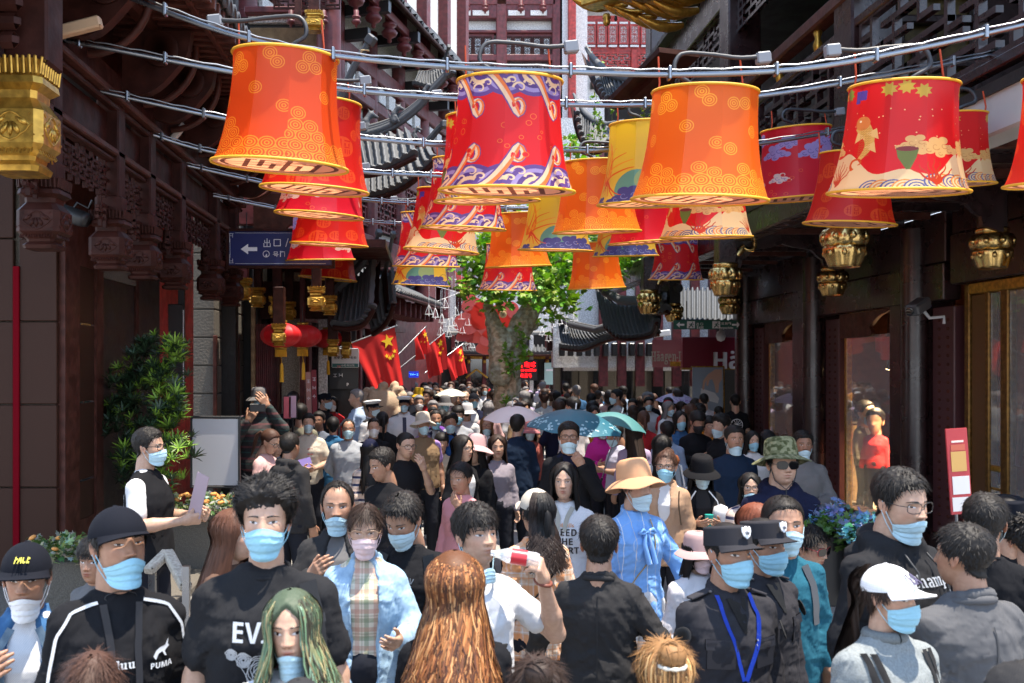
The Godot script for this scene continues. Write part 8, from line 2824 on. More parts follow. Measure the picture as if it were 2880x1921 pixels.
	var blobs:=[[330,850,60,9.0],[290,880,50,9.1],[370,860,50,8.8],[400,800,30,8.7],[385,900,45,8.7],[310,930,55,9.0],[380,960,55,8.7],[300,1000,60,9.0],[360,1020,60,8.7],[400,1030,35,8.6],[400,930,30,8.6],[300,1080,50,8.9],[375,1090,50,8.6],[260,950,40,9.2],[340,800,35,9.0]]
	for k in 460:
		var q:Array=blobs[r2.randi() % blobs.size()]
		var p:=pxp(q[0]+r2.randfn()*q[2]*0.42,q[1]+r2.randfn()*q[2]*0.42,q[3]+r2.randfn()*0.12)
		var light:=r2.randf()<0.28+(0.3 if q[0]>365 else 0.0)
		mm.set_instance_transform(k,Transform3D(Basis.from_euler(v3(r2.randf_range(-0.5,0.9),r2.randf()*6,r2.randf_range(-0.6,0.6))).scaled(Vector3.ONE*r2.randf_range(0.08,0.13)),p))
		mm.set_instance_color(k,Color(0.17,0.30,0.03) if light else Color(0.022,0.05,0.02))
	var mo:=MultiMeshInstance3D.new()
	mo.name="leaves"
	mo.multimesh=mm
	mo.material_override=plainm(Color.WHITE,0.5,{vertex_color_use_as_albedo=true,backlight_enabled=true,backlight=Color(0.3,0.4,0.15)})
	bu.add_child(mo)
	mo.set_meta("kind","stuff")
	# the folded metal barrier by the steps
	var hr:=thing("handrail","weathered tan and steel handrail sloping down to the steps at left","handrail",Vector3.ZERO)
	put("rail",MB.new().bar(v3(-1.672,0.984,-5.9),v3(-1.609,1.06,-6.1),0.07,0.05,Vector3.UP,0.01).bar(v3(-1.609,1.06,-6.1),v3(-1.396,0.931,-5.7),0.07,0.05,Vector3.UP,0.01),W.cream,hr)
	put("post",MB.new().box(v3(-1.66,0.771,-5.95),v3(0.04,0.5,0.04)).box(v3(-1.396,0.756,-5.7),v3(0.04,0.6,0.04)),W.steel,hr)
	# red poster stand and hydrangeas at the right
	var rp:=thing("red_poster_stand","narrow tilted red poster stand by the gold-framed door at right","poster",v3(2.654,1.673,-5))
	put("sheet",MB.new().box(Vector3.ZERO,v3(0.105,0.43,0.012),Basis(Vector3.BACK,0.07)),plainm(Color(0.42,0.03,0.035),0.5),rp)
	var rb2:=Basis(Vector3.BACK,0.07)
	for q in [[0,0.15,0.06,0.010,0],[0,0.12,0.07,0.03,1],[0,0.05,0.075,0.10,2],[0.004,-0.07,0.085,0.09,3],[0.0,-0.165,0.09,0.07,3]]:
		put("print",MB.new().box(rb2*v3(q[0],q[1],0.0075+0.0002*q[4]),v3(q[2],q[3],0.002),rb2),plainm([Color(0.7,0.6,0.5),Color(0.5,0.1,0.05),Color(0.55,0.3,0.08),Color(0.62,0.58,0.55)][q[4]],0.5),rp)
	put("leg",MB.new().tube([v3(0,-0.2,-0.02),v3(0.02,1.673*-1.0+0.02,-0.05)],0.008,5),W.steel,rp)
	var hy:=thing("hydrangea_pots","blue and violet hydrangeas in dark pots under the right shop window","flowers",Vector3.ZERO)
	for q in [[1905,1175,5.7,0.09],[1925,1195,5.6,0.08],[1890,1200,5.7,0.07],[1955,1215,5.5,0.08],[1975,1195,5.6,0.07],[1990,1210,5.5,0.08],[1962,1232,5.45,0.07]]:
		var sp:=[]
		var c:=pxp(q[0],q[1],q[2])
		for k in 22:
			sp.push_back(c+v3(rng.randfn(),rng.randfn(),rng.randfn()).normalized()*q[3]*0.8)
		leaves("blossom",hy,sp,4,0.02,0.034,Color(0.15,0.20,0.5) if int(q[0]) % 2 else Color(0.13,0.35,0.62),int(q[0]))
	sphere_leaves(hy,v3(2.296,1.259,-5.6),v3(0.2,0.08,0.1),30,0.07,Color(0.06,0.14,0.03),4)
	put("pot",MB.new().box(v3(2.358,1.045,-5.75),v3(0.36,0.40,0.3),Basis(),0.01).box(v3(2.419,1.075,-5.6),v3(0.2,0.36,0.2),Basis(),0.01),W.black,hy)
	# umbrellas
	var teal:=plainm(Color(0.010,0.105,0.155),0.5,{rim_enabled=true,rim=0.3})
	umbrella("teal blue umbrella with white flower border held over a man in black",v3(1.358,1.608,-9.4),0.93,teal,plainm(Color(0.008,0.01,0.014),0.8),v3(0.10,0.2,-0.06),0.62,plainm(Color(0.35,0.55,0.62),0.6))
	umbrella("white and pale pink umbrella left of the teal blue one",v3(0.915,1.627,-11),0.66,plainm(Color(0.78,0.70,0.68),0.6,{backlight_enabled=true,backlight=Color(0.5,0.5,0.5)}),plainm(Color(0.45,0.3,0.32),0.7),v3(0.12,0.1,0.06),0.6)
	umbrella("dull sea green umbrella peeping out behind the teal blue one",v3(2.004,1.579,-10.6),0.62,plainm(Color(0.06,0.19,0.20),0.5),plainm(Color(0.012,0.012,0.014),0.7),v3(0.15,0.3,-0.25),0.6)
	umbrella("violet and white umbrella in front of the hand poster",v3(4.698,1.527,-19),0.80,plainm(Color(0.52,0.44,0.62),0.5),plainm(Color(0.3,0.25,0.3),0.7),v3(0.08,0.5,0.0),0.55,plainm(Color(0.25,0.08,0.36),0.6))
	umbrella("small cream umbrella over the distant crowd left of the tree",v3(0.348,1.716,-16.5),0.54,plainm(Color(0.55,0.53,0.42),0.6,{backlight_enabled=true,backlight=Color(0.4,0.4,0.3)}),plainm(Color(0.25,0.22,0.2),0.7),v3(0.05,0,0),0.5)
	# crowd barrier by the lion
	var br:=thing("crowd_barrier","steel tube crowd barrier beside the stone lion","barrier",v3(-0.979,1.502,-14)*v3(1,0,1))
	for k in 7:
		put("bar",MB.new().tube([v3(-0.25+0.08*k,0.15,0),v3(-0.25+0.08*k,1.42,0)],0.012,6),W.steel,br)
	put("frame",MB.new().tube([v3(-0.3,0,0),v3(-0.3,1.35,0),v3(-0.22,1.45,0),v3(0.2,1.45,0),v3(0.28,1.35,0),v3(0.28,0,0)],0.02,8),W.steel,br)

const PEOPLE:=[
	{label="man in dark cap and denim jacket, white mask under his chin, hand raised",x=-1.453,d=3.588,h=1.542,t=14,hs=1.103,near=true,head="mo",skin=1,hair="short",top="jacket",tc="de",tt="denim",inner="wh",mask="mw",mdy=-0.042,hat="cap",hcol="ink",ra="dn",la="ch",b=1,seed=3,more="denim",hp=4},
	{label="man in plain black cap and track jacket with white piping, mask below nose",x=-1.025,d=3.274,h=1.729,t=26,near=true,head="mw",skin=1,top="long",tc="bk",mask="mb",mdy=-0.03,hat="cap",hcol="ink",seed=4,hy=14,hp=-6,b=1,more="track"},
	{label="tall young man with tousled dark hair and blue mask in a black printed tee",x=-0.526,d=3.182,h=1.844,t=4,hs=0.894,near=true,head="m",skin=2,hair="messy",top="tee",tc="bk2",mask="mb",seed=5,b=1.02,more="evi"},
	{label="woman with long straight brown hair behind the tousled man, hand at her ear",x=-0.94,d=4.746,h=1.483,t=62,hs=1.146,near=true,head="fw",skin=2,hair="long",hc="brown",top="blouse",tc="br",ra="ea",seed=6,op=1,hy=10},
	{label="young woman with green dyed hair, mask under her chin, white and pink top",x=-0.375,d=2.75,h=1.592,t=-4,hs=0.902,near=true,head="f",skin=2,hair="long",hc="green0",top="long",tc="wh",mask="mb2",mdy=-0.05,seed=7,more="green",ln=0.12,wv=0.03,op=0.85,hr=4},
	{label="person in a dark grey cap seen from behind, cut off at the bottom edge",x=-0.334,d=2.55,h=1.429,t=170,hs=0.811,near=true,head="m",hair="short",top="long",tc="gy",hat="cap",hcol="ch",seed=8},
	{label="brown haired woman at the bottom left corner, only forehead and parting in view",x=-0.845,d=2.5,h=1.503,t=8,hs=0.884,near=true,head="f",skin=2,hair="tied",hc="brown2",top="long",tc="ch",seed=9,hp=14},
	{label="middle aged man with blue mask under his nose in a dark open jacket",x=-0.479,d=5.15,h=1.573,t=2,hs=1.133,near=true,head="mo",skin=1,hair="thin",top="jacket",tc="ch",inner="gy",mask="mb2",mdy=-0.028,seed=10,la="ch"},
	{label="woman with glasses and pink mask in light denim jacket over a checked dress",x=-0.295,d=4.5,h=1.564,t=2,hs=1.039,near=true,head="sq",skin=2,hair="tied",hc="dbrown",top="jacket",tc="dl",tt="denim",inner="dress",mask="mp",glasses="clear",gc="tn",seed=11,ra="ho",more="dress",hp=5},
	{label="man bowing his head in a black deer print tee with backpack straps",x=-0.108,d=4.85,h=1.569,t=-14,hs=1.108,near=true,head="m",skin=1,hair="short",top="tee",tc="bk",mask="mw2",hp=24,hy=-14,seed=12,b=1.08,more="deer"},
	{label="man in a white tee drinking from a plastic bottle with red label",x=0.193,d=4,h=1.622,t=42,hs=1.048,near=true,head="m",skin=2,hair="fringe",top="tee",tc="wh",ra="ms",rh="grip",seed=13,hy=-14,hp=-8,mask="mb2",mdy=-0.115,more="bottle",gz=0.25},
	{label="woman with very long wavy copper hair seen from behind, phone in hand",x=0.083,d=3.333,h=1.552,t=172,hs=1.095,near=true,head="fw",skin=2,hair="long",hc="copper",top="coat",tc="bk",ra="dn",la="ph",lh="grip",seed=14,more="copper",ln=0.42,wv=0.09,op=0.9},
	{label="person in a beige cap with dark curly ponytail and orange checked shirt seen from behind",x=0.55,d=5.152,h=1.54,t=196,hs=1.104,near=true,head="f",hair="pony",hc="bk1",top="shirt",tc="plaid",hat="cap",hcol="be",seed=15,more="curls"},
	{label="woman with loose black hair and scarf in a white tee with black capital letters",x=0.836,d=6.2,h=1.592,t=-14,near=true,head="sq",skin=2,hair="long",top="tee",tc="wh",seed=16,ln=0.22,more="need",op=0.8},
	{label="person with short black hair in a charcoal blazer seen from behind in mid picture",x=0.761,d=4.48,h=1.487,t=166,hs=1.143,near=true,head="m",hair="short",top="blazer",tc="ch",seed=17,b=1.05,ra="wd",la="wd",more="shine"},
	{label="woman in a tan bucket hat and loose blue striped blouse with a bow, looking right",x=1.176,d=5.714,h=1.613,t=18,hs=1.054,near=true,head="f",skin=2,hair="tied",top="shirt",tc="bstripe",mask="mw2",mdy=-0.022,hat="sunhat",hcol="tn2",seed=18,hy=14,more="bow",ra="wd",la="dn",lc="wh"},
	{label="woman with round glasses, hair claw and mask in a camel blazer behind the tan hat",x=1.845,d=7.778,h=1.51,t=-24,hs=1.126,head="f",skin=2,hair="bun",hc="brown2",top="blazer",tc="tn",inner="wh",mask="mb",glasses="clear",seed=19,more="claw"},
	{label="woman in a black bucket hat with lowered face, mask and black jacket with white panels",x=2.17,d=7.97,h=1.445,t=-3,hs=1.177,head="f",hair="long",hc="bk1",top="jacket",tc="bk",inner="ch",mask="mw2",hat="bucket",hcol="bk",seed=20,ra="ph",la="ph",hp=10,more="panels",ln=0.25},
	{label="security guard in black cap with white badge, blue lanyard and blue mask",x=1.155,d=3.857,h=1.575,t=14,hs=1.079,near=true,head="mn",skin=1,hair="buzz",top="shirt",tc="uni",mask="mb",hat="police",hcol="uni",seed=21,hy=8,hp=-2,more="guard",b=1.05},
	{label="second guard in black cap and dark uniform half hidden behind the lanyard guard",x=1.453,d=4.346,h=1.513,t=30,hs=1.124,near=true,head="m",skin=1,hair="buzz",top="shirt",tc="uni",mask="mb",hat="police",hcol="uni",seed=22,more="guard2",b=1.1},
	{label="heavy man with cropped hair and blue mask in a teal shirt with backpack strap",x=1.682,d=4.75,h=1.53,t=-2,hs=1.25,near=true,head="mw",skin=1,hair="buzz",top="shirt",tc="te",mask="mb2",seed=23,b=1.05,more="strap"},
	{label="woman in dark red sunglasses half hidden behind the teal shirt man",x=2.112,d=5.6,h=1.255,t=40,hs=1.354,near=true,head="f",skin=2,hair="tied",top="long",tc="lg",glasses="sun",gc="rd",seed=24,hp=12},
	{label="child in a dusty pink bucket hat and white and pink sweatshirt beside the guard",x=1.348,d=5,h=1.364,t=20,hs=0.938,near=true,head="k",skin=2,hair="bob",hc="bk1",top="long",tc="wp",mask="mp",mdy=-0.02,hat="bucket",hcol="dp",seed=25,more="pinkfront",ln=0.12},
	{label="man in a camouflage brimmed hat, dark sunglasses and navy hooded jacket",x=2.093,d=5.926,h=1.736,t=2,hs=0.979,near=true,head="mw",skin=2,hair="short",top="hood",tc="nv",glasses="sun",hat="boonie",hcol="camo",seed=26,b=1.1,more="chinstrap"},
	{label="man in glasses, mask below nose, black hooded sweatshirt with white script",x=1.755,d=3.733,h=1.821,t=22,hs=0.933,near=true,head="mw",skin=2,hair="short",top="hood",tc="bk2",mask="mb2",mdy=-0.032,glasses="clear",seed=27,hp=6,b=1,more="champ"},
	{label="woman in a white patterned cap with blue mask, grey knit top and black pinafore",x=1.473,d=3.2,h=1.573,t=18,hs=0.913,near=true,head="f",skin=2,hair="pony",hc="dbrown",top="long",tc="knit",tt="knit",mask="mb",hat="cap",hcol="wcap",seed=28,hy=16,more="pinafore"},
	{label="man in a grey suit jacket seen from behind at the right",x=1.851,d=3.45,h=1.659,t=196,hs=0.922,near=true,head="m",skin=1,hair="short",top="blazer",tc="suit",seed=29,b=1.1,hy=20,more="shine"},
	{label="man in black with dark hair and a mask cord, turned away beside the red poster",x=2.439,d=4.375,h=1.617,t=150,hs=1.051,near=true,head="m",skin=1,hair="short",top="tee",tc="bk",seed=30,b=1.05,mask="mw2"},
	{label="person in a black cap turned away at the right edge behind the dark haired man",x=2.931,d=5.059,h=1.52,t=160,hs=1.118,near=true,head="m",hair="short",top="tee",tc="bk",hat="police",hcol="ink",seed=31},
	{label="woman with curly dark hair clips and a frilly white blouse at the right edge",x=2.971,d=5,h=1.407,t=200,hs=1.209,near=true,head="f",hair="curly",top="blouse",tc="wh",seed=32},
	{label="person in a dark grey jacket cut off by the bottom right corner",x=1.619,d=2.5,h=1.764,t=185,hs=0.882,near=true,head="m",hair="short",top="jacket",tc="ch",seed=33,b=1.05},
	{label="woman with blond streaked hair in a top bun seen from behind at the bottom edge",x=0.683,d=2.9,h=1.39,t=182,hs=1.045,near=true,head="f",hair="bun",hc="blond",top="long",tc="ch",seed=34,more="blondbun"},
	{label="woman with dark hair tied in a low bun, top of head at the bottom edge",x=0.292,d=2.7,h=1.407,t=176,near=true,head="f",hair="bun",hc="dbrown",top="long",tc="bk",seed=35},
	{label="person with reddish hair mostly hidden between the guards and the teal shirt man",x=1.608,d=4.9,h=1.511,t=30,hs=1.033,near=true,head="f",hair="bob",hc="auburn",top="long",tc="ch",seed=36},
	{label="boy with dark hair hidden behind the black track jacket man",x=-1.804,d=5.364,h=1.21,t=-8,hs=1.405,near=true,head="k",skin=1,hair="boyfringe",top="tee",tc="gy",seed=37},
	{label="man in black vest over white tee holding a flyer in profile by the bush",x=-1.84,d=6.512,h=1.797,t=80,hs=0.946,head="m",skin=2,hair="short",top="vest",tc="bk",inner="wh",ra="ph",la="ph",mask="mb2",glasses="clear",seed=38,more="vest",rh="grip",lh="grip"},
	{label="woman in a pink tee with ponytail bending over by the blank board",x=-1.615,d=9.824,h=1.571,t=68,hs=1.082,head="f",skin=2,hair="pony",hc="brown2",top="tee",tc="lp",seed=39,hp=24,ra="bo",la="bo",glasses="clear"},
	{label="balding man in a black hooded jacket seen from behind left of centre",x=-1.232,d=8.75,h=1.6,t=150,hs=1.062,head="mo",skin=1,hair="thin",top="hood",tc="ch",seed=40,more="strap0"},
	{label="man in a beige tee and light mask holding a purple booklet",x=-1.42,d=11.6,h=1.653,t=8,hs=0.938,head="mn",skin=2,hair="short",top="tee",tc="be",mask="mw2",ra="bo",la="bo",seed=41,more="booklet"},
	{label="man with glasses and mask in a pale grey sweatshirt, hands behind his back",x=-0.92,d=11.2,h=1.608,t=2,hs=0.952,head="mo",skin=1,hair="thin",top="long",tc="lg2",mask="mb2",glasses="clear",ra="bk",la="bk",seed=42},
	{label="man with cropped hair and white mask in a black tee with shoulder strap",x=-0.676,d=11.9,h=1.572,t=6,hs=1.034,head="mn",skin=2,hair="buzz",top="tee",tc="bk",mask="mw",seed=43},
	{label="woman in a striped cream and navy shirt with navy cap seen from behind",x=-0.578,d=9.585,h=1.468,t=195,hs=1.158,head="f",hair="long",top="long",tc="nstripe",hat="cap",hcol="nv",seed=44,ln=0.32},
	{label="man in a black tee with green print looking down to the left",x=-0.335,d=7.368,h=1.577,t=-42,hs=1.078,head="mn",skin=1,hair="short",top="long",tc="bk",seed=45,hp=14,hy=-12,more="greenprint"},
	{label="man with glasses in a black tee rubbing his nose",x=-0.236,d=9.333,h=1.561,t=32,hs=1.089,head="mw",skin=2,hair="buzz",top="tee",tc="bk",ra="fc",glasses="clear",seed=46,hp=8},
	{label="person in a wide beige sun hat and brown fishing vest over a violet shirt",x=-0.077,d=11.1,h=1.666,t=16,hs=0.918,head="mo",skin=1,hair="short",top="vest",tc="kh",inner="vio",mask="mb2",hat="sunhat",hcol="be",seed=47,more="pockets"},
	{label="shaven headed man in a navy jacket, mask at chin, behind the sun hat",x=0.067,d=12.6,h=1.645,t=10,hs=0.976,head="m",skin=1,hair="buzz",top="jacket",tc="nv",inner="lg",mask="mb",mdy=-0.03,seed=48},
	{label="small boy in a denim and cream jacket looking at the camera",x=0.14,d=12.245,h=1.317,t=4,hs=1.291,head="k",skin=2,hair="boyfringe",top="long",tc="cream",seed=49},
	{label="woman with dark shoulder length hair and glasses in a black jacket looking right",x=0.293,d=9.032,h=1.55,t=48,hs=1.097,head="f",skin=2,hair="bob",top="jacket",tc="bk",inner="wh",glasses="clear",seed=50,ln=0.18},
	{label="woman in a pink bucket hat with yellow print and black jacket looking left",x=0.426,d=9.351,h=1.494,t=-38,hs=1.138,head="f",skin=2,hair="long",top="blazer",tc="bk",inner="bk",hat="sunhat",hcol="pk2",seed=51,more="hatprint"},
	{label="woman with long dark hair in a lavender grey blouse facing the camera",x=0.675,d=10,h=1.478,t=2,hs=1.15,head="fw",skin=2,hair="long",hc="dbrown",top="blouse",tc="gl",seed=52,ln=0.24},
	{label="woman in a pink sweatshirt raising her hand to her chin, looking left",x=0.239,d=7.568,h=1.436,t=-34,hs=1.184,head="fw",skin=1,hair="tied",hc="bk1",top="long",tc="pk",ra="fc",seed=53,hp=6},
	{label="man in a navy blazer seen from behind, face turned left with mask",x=0.919,d=10.6,h=1.684,t=204,hs=0.955,head="mn",skin=2,hair="short",top="blazer",tc="nv2",mask="mb",seed=54,hy=-46},
	{label="woman with short ginger hair, glasses and mask at her chin near the white umbrella",x=0.797,d=14,h=1.458,t=-6,hs=1.166,head="fw",skin=2,hair="bob",hc="ginger",top="jacket",tc="bk",inner="wh",mask="mb2",mdy=-0.04,glasses="clear",seed=55},
	{label="woman in a fluffy rose hat and rust jacket with mask",x=1.339,d=13.416,h=1.408,t=4,hs=1.207,head="fw",skin=1,hair="bob",top="jacket",tc="ru",mask="mw2",hat="bucket",hcol="rose",seed=56},
	{label="man in black under the teal umbrella pulling down his mask",x=1.181,d=8.485,h=1.713,t=-6,head="mw",skin=1,hair="short",top="jacket",tc="bk",inner="nv",mask="mw2",mdy=-0.025,glasses="clear",ra="fc",la="dn",seed=57,rh="grip"},
	{label="woman in a bright magenta hooded jacket and mask looking at her phone",x=2.045,d=11.8,h=1.562,t=0,hs=1.032,head="f",skin=2,hair="short",top="hood",tc="mg",mask="mw2",seed=58,ra="ph",la="ph"},
	{label="man in a pale lavender tee in profile looking at his phone",x=2.108,d=11.2,h=1.544,t=-78,hs=1.101,head="m",skin=1,hair="buzz",top="tee",tc="lv",mask="mb2",mdy=-0.02,ra="ph",la="ph",rh="grip",lh="grip",seed=59,hp=16,b=1.12,more="phone"},
	{label="woman with long brown hair in a lilac blouse seen from behind",x=2.233,d=10.9,h=1.562,t=184,hs=1.102,head="f",hair="long",hc="dbrown",top="blouse",tc="lil",seed=60,ln=0.3},
	{label="woman in a red top with ponytail seen from behind",x=2.788,d=13,h=1.606,t=176,hs=1.032,head="f",hair="pony",hc="brown2",top="long",tc="rd",seed=61},
	{label="man in a pale blue and white shirt seen from behind",x=2.762,d=11.6,h=1.537,t=180,hs=1.054,head="m",hair="short",top="shirt",tc="lb",seed=62},
	{label="woman with long straight black hair seen from behind carrying a white bag",x=2.254,d=9.7,h=1.503,t=182,hs=1.136,head="f",hair="long",hc="bk1",top="blouse",tc="lg2",seed=63,ln=0.36,more="whitebag"},
	{label="woman with long dark hair and blue mask in a denim shirt, standing behind the shirts",x=3.165,d=12.6,h=1.618,t=6,hs=1.04,head="f",skin=2,hair="long",top="shirt",tc="de",tt="denim",mask="mb",seed=64},
	{label="person all in black with a black mask looking down at a phone",x=3.155,d=11.8,h=1.659,t=14,hs=1.037,head="m",skin=1,hair="fringe",top="long",tc="bk",mask="bk",ra="ph",la="ph",seed=65,hp=16},
	{label="boy with glasses in an orange hooded top with a letter U",x=3.529,d=12.6,h=1.538,t=8,hs=1.089,head="mn",skin=2,hair="boyfringe",top="hood",tc="or",glasses="clear",seed=66,more="letteru"},
	{label="young man in black with thick dark hair turned left in profile",x=3.328,d=11.4,h=1.617,t=-62,hs=1.07,head="mn",skin=2,hair="messy",top="hood",tc="bk",mask="mw2",mdy=-0.02,seed=67},
	{label="laughing man in a dark navy sweatshirt with mask under his chin",x=2.851,d=9.333,h=1.622,t=0,hs=1.048,head="mw",skin=1,hair="short",top="long",tc="nv2",mask="mw2",mdy=-0.05,seed=68,b=1.1},
	{label="bald man in a white tee seen from behind below the hand poster",x=4.535,d=16.5,h=1.759,t=182,hs=0.968,head="m",skin=2,hair="bald",top="tee",tc="wh",seed=69},
	{label="bald older man in a white shirt seen from behind",x=4.635,d=16,h=1.556,t=186,hs=1.03,head="m",skin=1,hair="bald",top="shirt",tc="wh",seed=70},
	{label="woman with curly dark hair seen from behind in front of the bald men",x=4.111,d=15.2,h=1.594,t=184,hs=1.042,head="f",hair="curly",top="long",tc="kh",seed=71},
	{label="man in a black tee with a white wheel print on its back",x=5.208,d=17,h=1.702,t=176,hs=1.092,head="m",skin=2,hair="buzz",top="tee",tc="bk",seed=72,more="wheel"},
	{label="woman with long black hair and blue mask in a pale blouse before the dark column",x=3.303,d=10.2,h=1.544,t=2,hs=0.923,head="f",skin=2,hair="long",top="blouse",tc="wh",mask="mb",seed=73},
	{label="woman with dark hair turned away beside the camouflage hat",x=3.523,d=10.4,h=1.509,t=160,hs=1.088,head="f",hair="long",hc="bk1",top="long",tc="gy",seed=74},
	{label="man in shade with a lowered white mask and grey shirt right of the camouflage hat",x=3.296,d=8.8,h=1.612,t=-8,hs=1.027,head="mo",skin=3,hair="short",top="shirt",tc="gy",mask="mw2",mdy=-0.03,ra="bo",la="bo",seed=75},
	{label="girl with glasses peeping out beside the navy hooded jacket",x=2.313,d=7.2,h=1.422,t=-10,head="k",skin=2,hair="bob",hc="bk1",top="long",tc="nstripe",mask="mb2",mdy=-0.03,glasses="clear",seed=76},
	{label="person in dark striped shirt and grey hat raising a phone on the left step",x=-1.964,d=11.4,h=1.984,t=10,hs=0.822,head="m",skin=1,hair="short",top="long",tc="dstripe",ra="up",la="fc",hat="bucket",hcol="gy",mask="mb",seed=77,more="rphone"},
	{label="dark haired person in black with back turned beside the banners",x=-1.84,d=13.4,h=1.879,t=178,hs=0.866,head="m",hair="short",top="long",tc="bk",seed=78},
	{label="officer in black uniform cap with blue lanyard in profile by the barrier",x=-1.481,d=14,h=1.852,t=70,hs=0.865,head="mn",skin=1,hair="buzz",top="shirt",tc="bk",mask="mb2",hat="police",hcol="ink",seed=79},
	{label="woman in a red waistcoat and white mask behind the black uniform",x=-1.518,d=15.5,h=1.737,t=4,hs=0.921,head="f",skin=2,hair="bob",top="vest",tc="rd",inner="wh",mask="mw",seed=80},
	{label="grey haired man in a pale blue shirt turned left beside the lion",x=-1.01,d=13.6,h=1.904,t=-70,hs=0.868,head="mo",skin=2,hair="short",hc="grey",top="shirt",tc="lb",seed=81},
	{label="officer in a white peaked cap and white shirt turned right before the lion",x=-0.761,d=13.2,h=1.776,t=58,hs=0.86,head="mn",skin=1,hair="buzz",top="shirt",tc="wh",mask="mw2",hat="officer",hcol="ink",seed=82,more="tie"},
	{label="officer in a white peaked cap, white shirt and dark tie facing the camera",x=-0.366,d=14,h=1.802,t=4,hs=0.856,head="mn",skin=1,hair="buzz",top="shirt",tc="wh",mask="mb2",hat="officer",hcol="ink",seed=83,more="tie"},
	{label="person in a bright yellow headscarf left of the cream umbrella",x=-0.214,d=19,h=1.761,t=14,hs=1.048,head="f",skin=2,hair="none",top="long",tc="gy",hat="bucket",hcol="yel",seed=84},
	{label="person in a grey hat and mask beneath the cream umbrella",x=0.236,d=15.8,h=1.719,t=4,head="mn",skin=2,hair="short",top="jacket",tc="lg2",inner="wh",mask="mb",hat="bucket",hcol="gy",seed=85},
	{label="woman with a dark perm and mask in a black jacket over blue",x=0.251,d=12.4,h=1.589,t=4,hs=1.042,head="fw",skin=1,hair="curly",top="jacket",tc="bk",inner="bl",mask="mb2",seed=86},
	{label="man in a pale grey sweatshirt with script and mask behind the perm",x=0.371,d=13.2,h=1.66,t=-4,head="mn",skin=2,hair="fringe",top="long",tc="lg2",mask="mb",seed=87},
	{label="person in a white bucket hat seen from behind near the tree",x=0.559,d=15,h=1.619,t=166,hs=1.04,head="f",hair="short",top="long",tc="wh",hat="bucket",hcol="wh",seed=88},
	{label="tall person in a white tee, dark cap and blue mask beside the tree trunk",x=0.745,d=17,h=1.73,t=8,hs=1.048,head="mn",skin=2,hair="short",top="jacket",tc="nv",inner="wh",mask="mb",hat="cap",hcol="ink",seed=89},
	{label="man with glasses and mask below his nose in a dark top beside the tree",x=0.618,d=17.6,h=1.753,t=0,hs=1.097,head="mw",skin=2,hair="thin",top="jacket",tc="bk",inner="wh",mask="mw2",mdy=-0.03,glasses="clear",seed=90},
	{label="woman in a purple top partly hidden behind the navy jacket",x=0.037,d=13.8,h=1.648,t=20,hs=0.915,head="f",skin=2,hair="tied",top="long",tc="pur",seed=91},
	{label="person in an olive grey shirt with bag strap seen from behind at the left",x=-1.59,d=12.2,h=1.731,t=176,head="m",hair="short",top="long",tc="ol",seed=92,more="strap0"},
	{label="dark man with glasses in a slate tee behind the beige tee",x=-1.432,d=12.8,h=1.609,t=-10,head="mo",skin=3,hair="short",top="tee",tc="slate",glasses="clear",seed=93},
	{label="woman in a blue denim jacket seen from behind left of the grey sweatshirt",x=-1.189,d=12.2,h=1.567,t=184,hs=1.04,head="f",hair="tied",hc="bk1",top="jacket",tc="bl2",tt="denim",seed=94},
	{label="woman in black with a long ponytail seen from behind near the white cap officers",x=-0.596,d=12.4,h=1.627,t=190,head="f",hair="pony",hc="bk1",top="long",tc="bk",seed=95},
	{label="dark haired woman in white hidden between the board and the pink tee",x=-1.659,d=10.6,h=1.45,t=40,hs=1.11,head="f",skin=2,hair="bob",top="shirt",tc="lb",seed=96,hp=20},
	{label="older man in shadow with cropped hair beyond the pink tee",x=-1.735,d=11.4,h=1.444,t=40,hs=1.102,head="mo",skin=3,hair="buzz",top="long",tc="bk",seed=97},
	{label="woman in a crimson long sleeve top behind the dark shop glass",x=6.44,d=14.4,h=1.438,t=-40,hs=1.764,head="f",skin=1,hair="short",top="long",tc="rd",seed=98},
	{label="woman in an olive top with white mask behind the dark shop glass",x=6.457,d=14.8,h=1.545,t=30,hs=1.744,head="f",skin=2,hair="tied",top="jacket",tc="ol",inner="wh",mask="mb",seed=99},
]

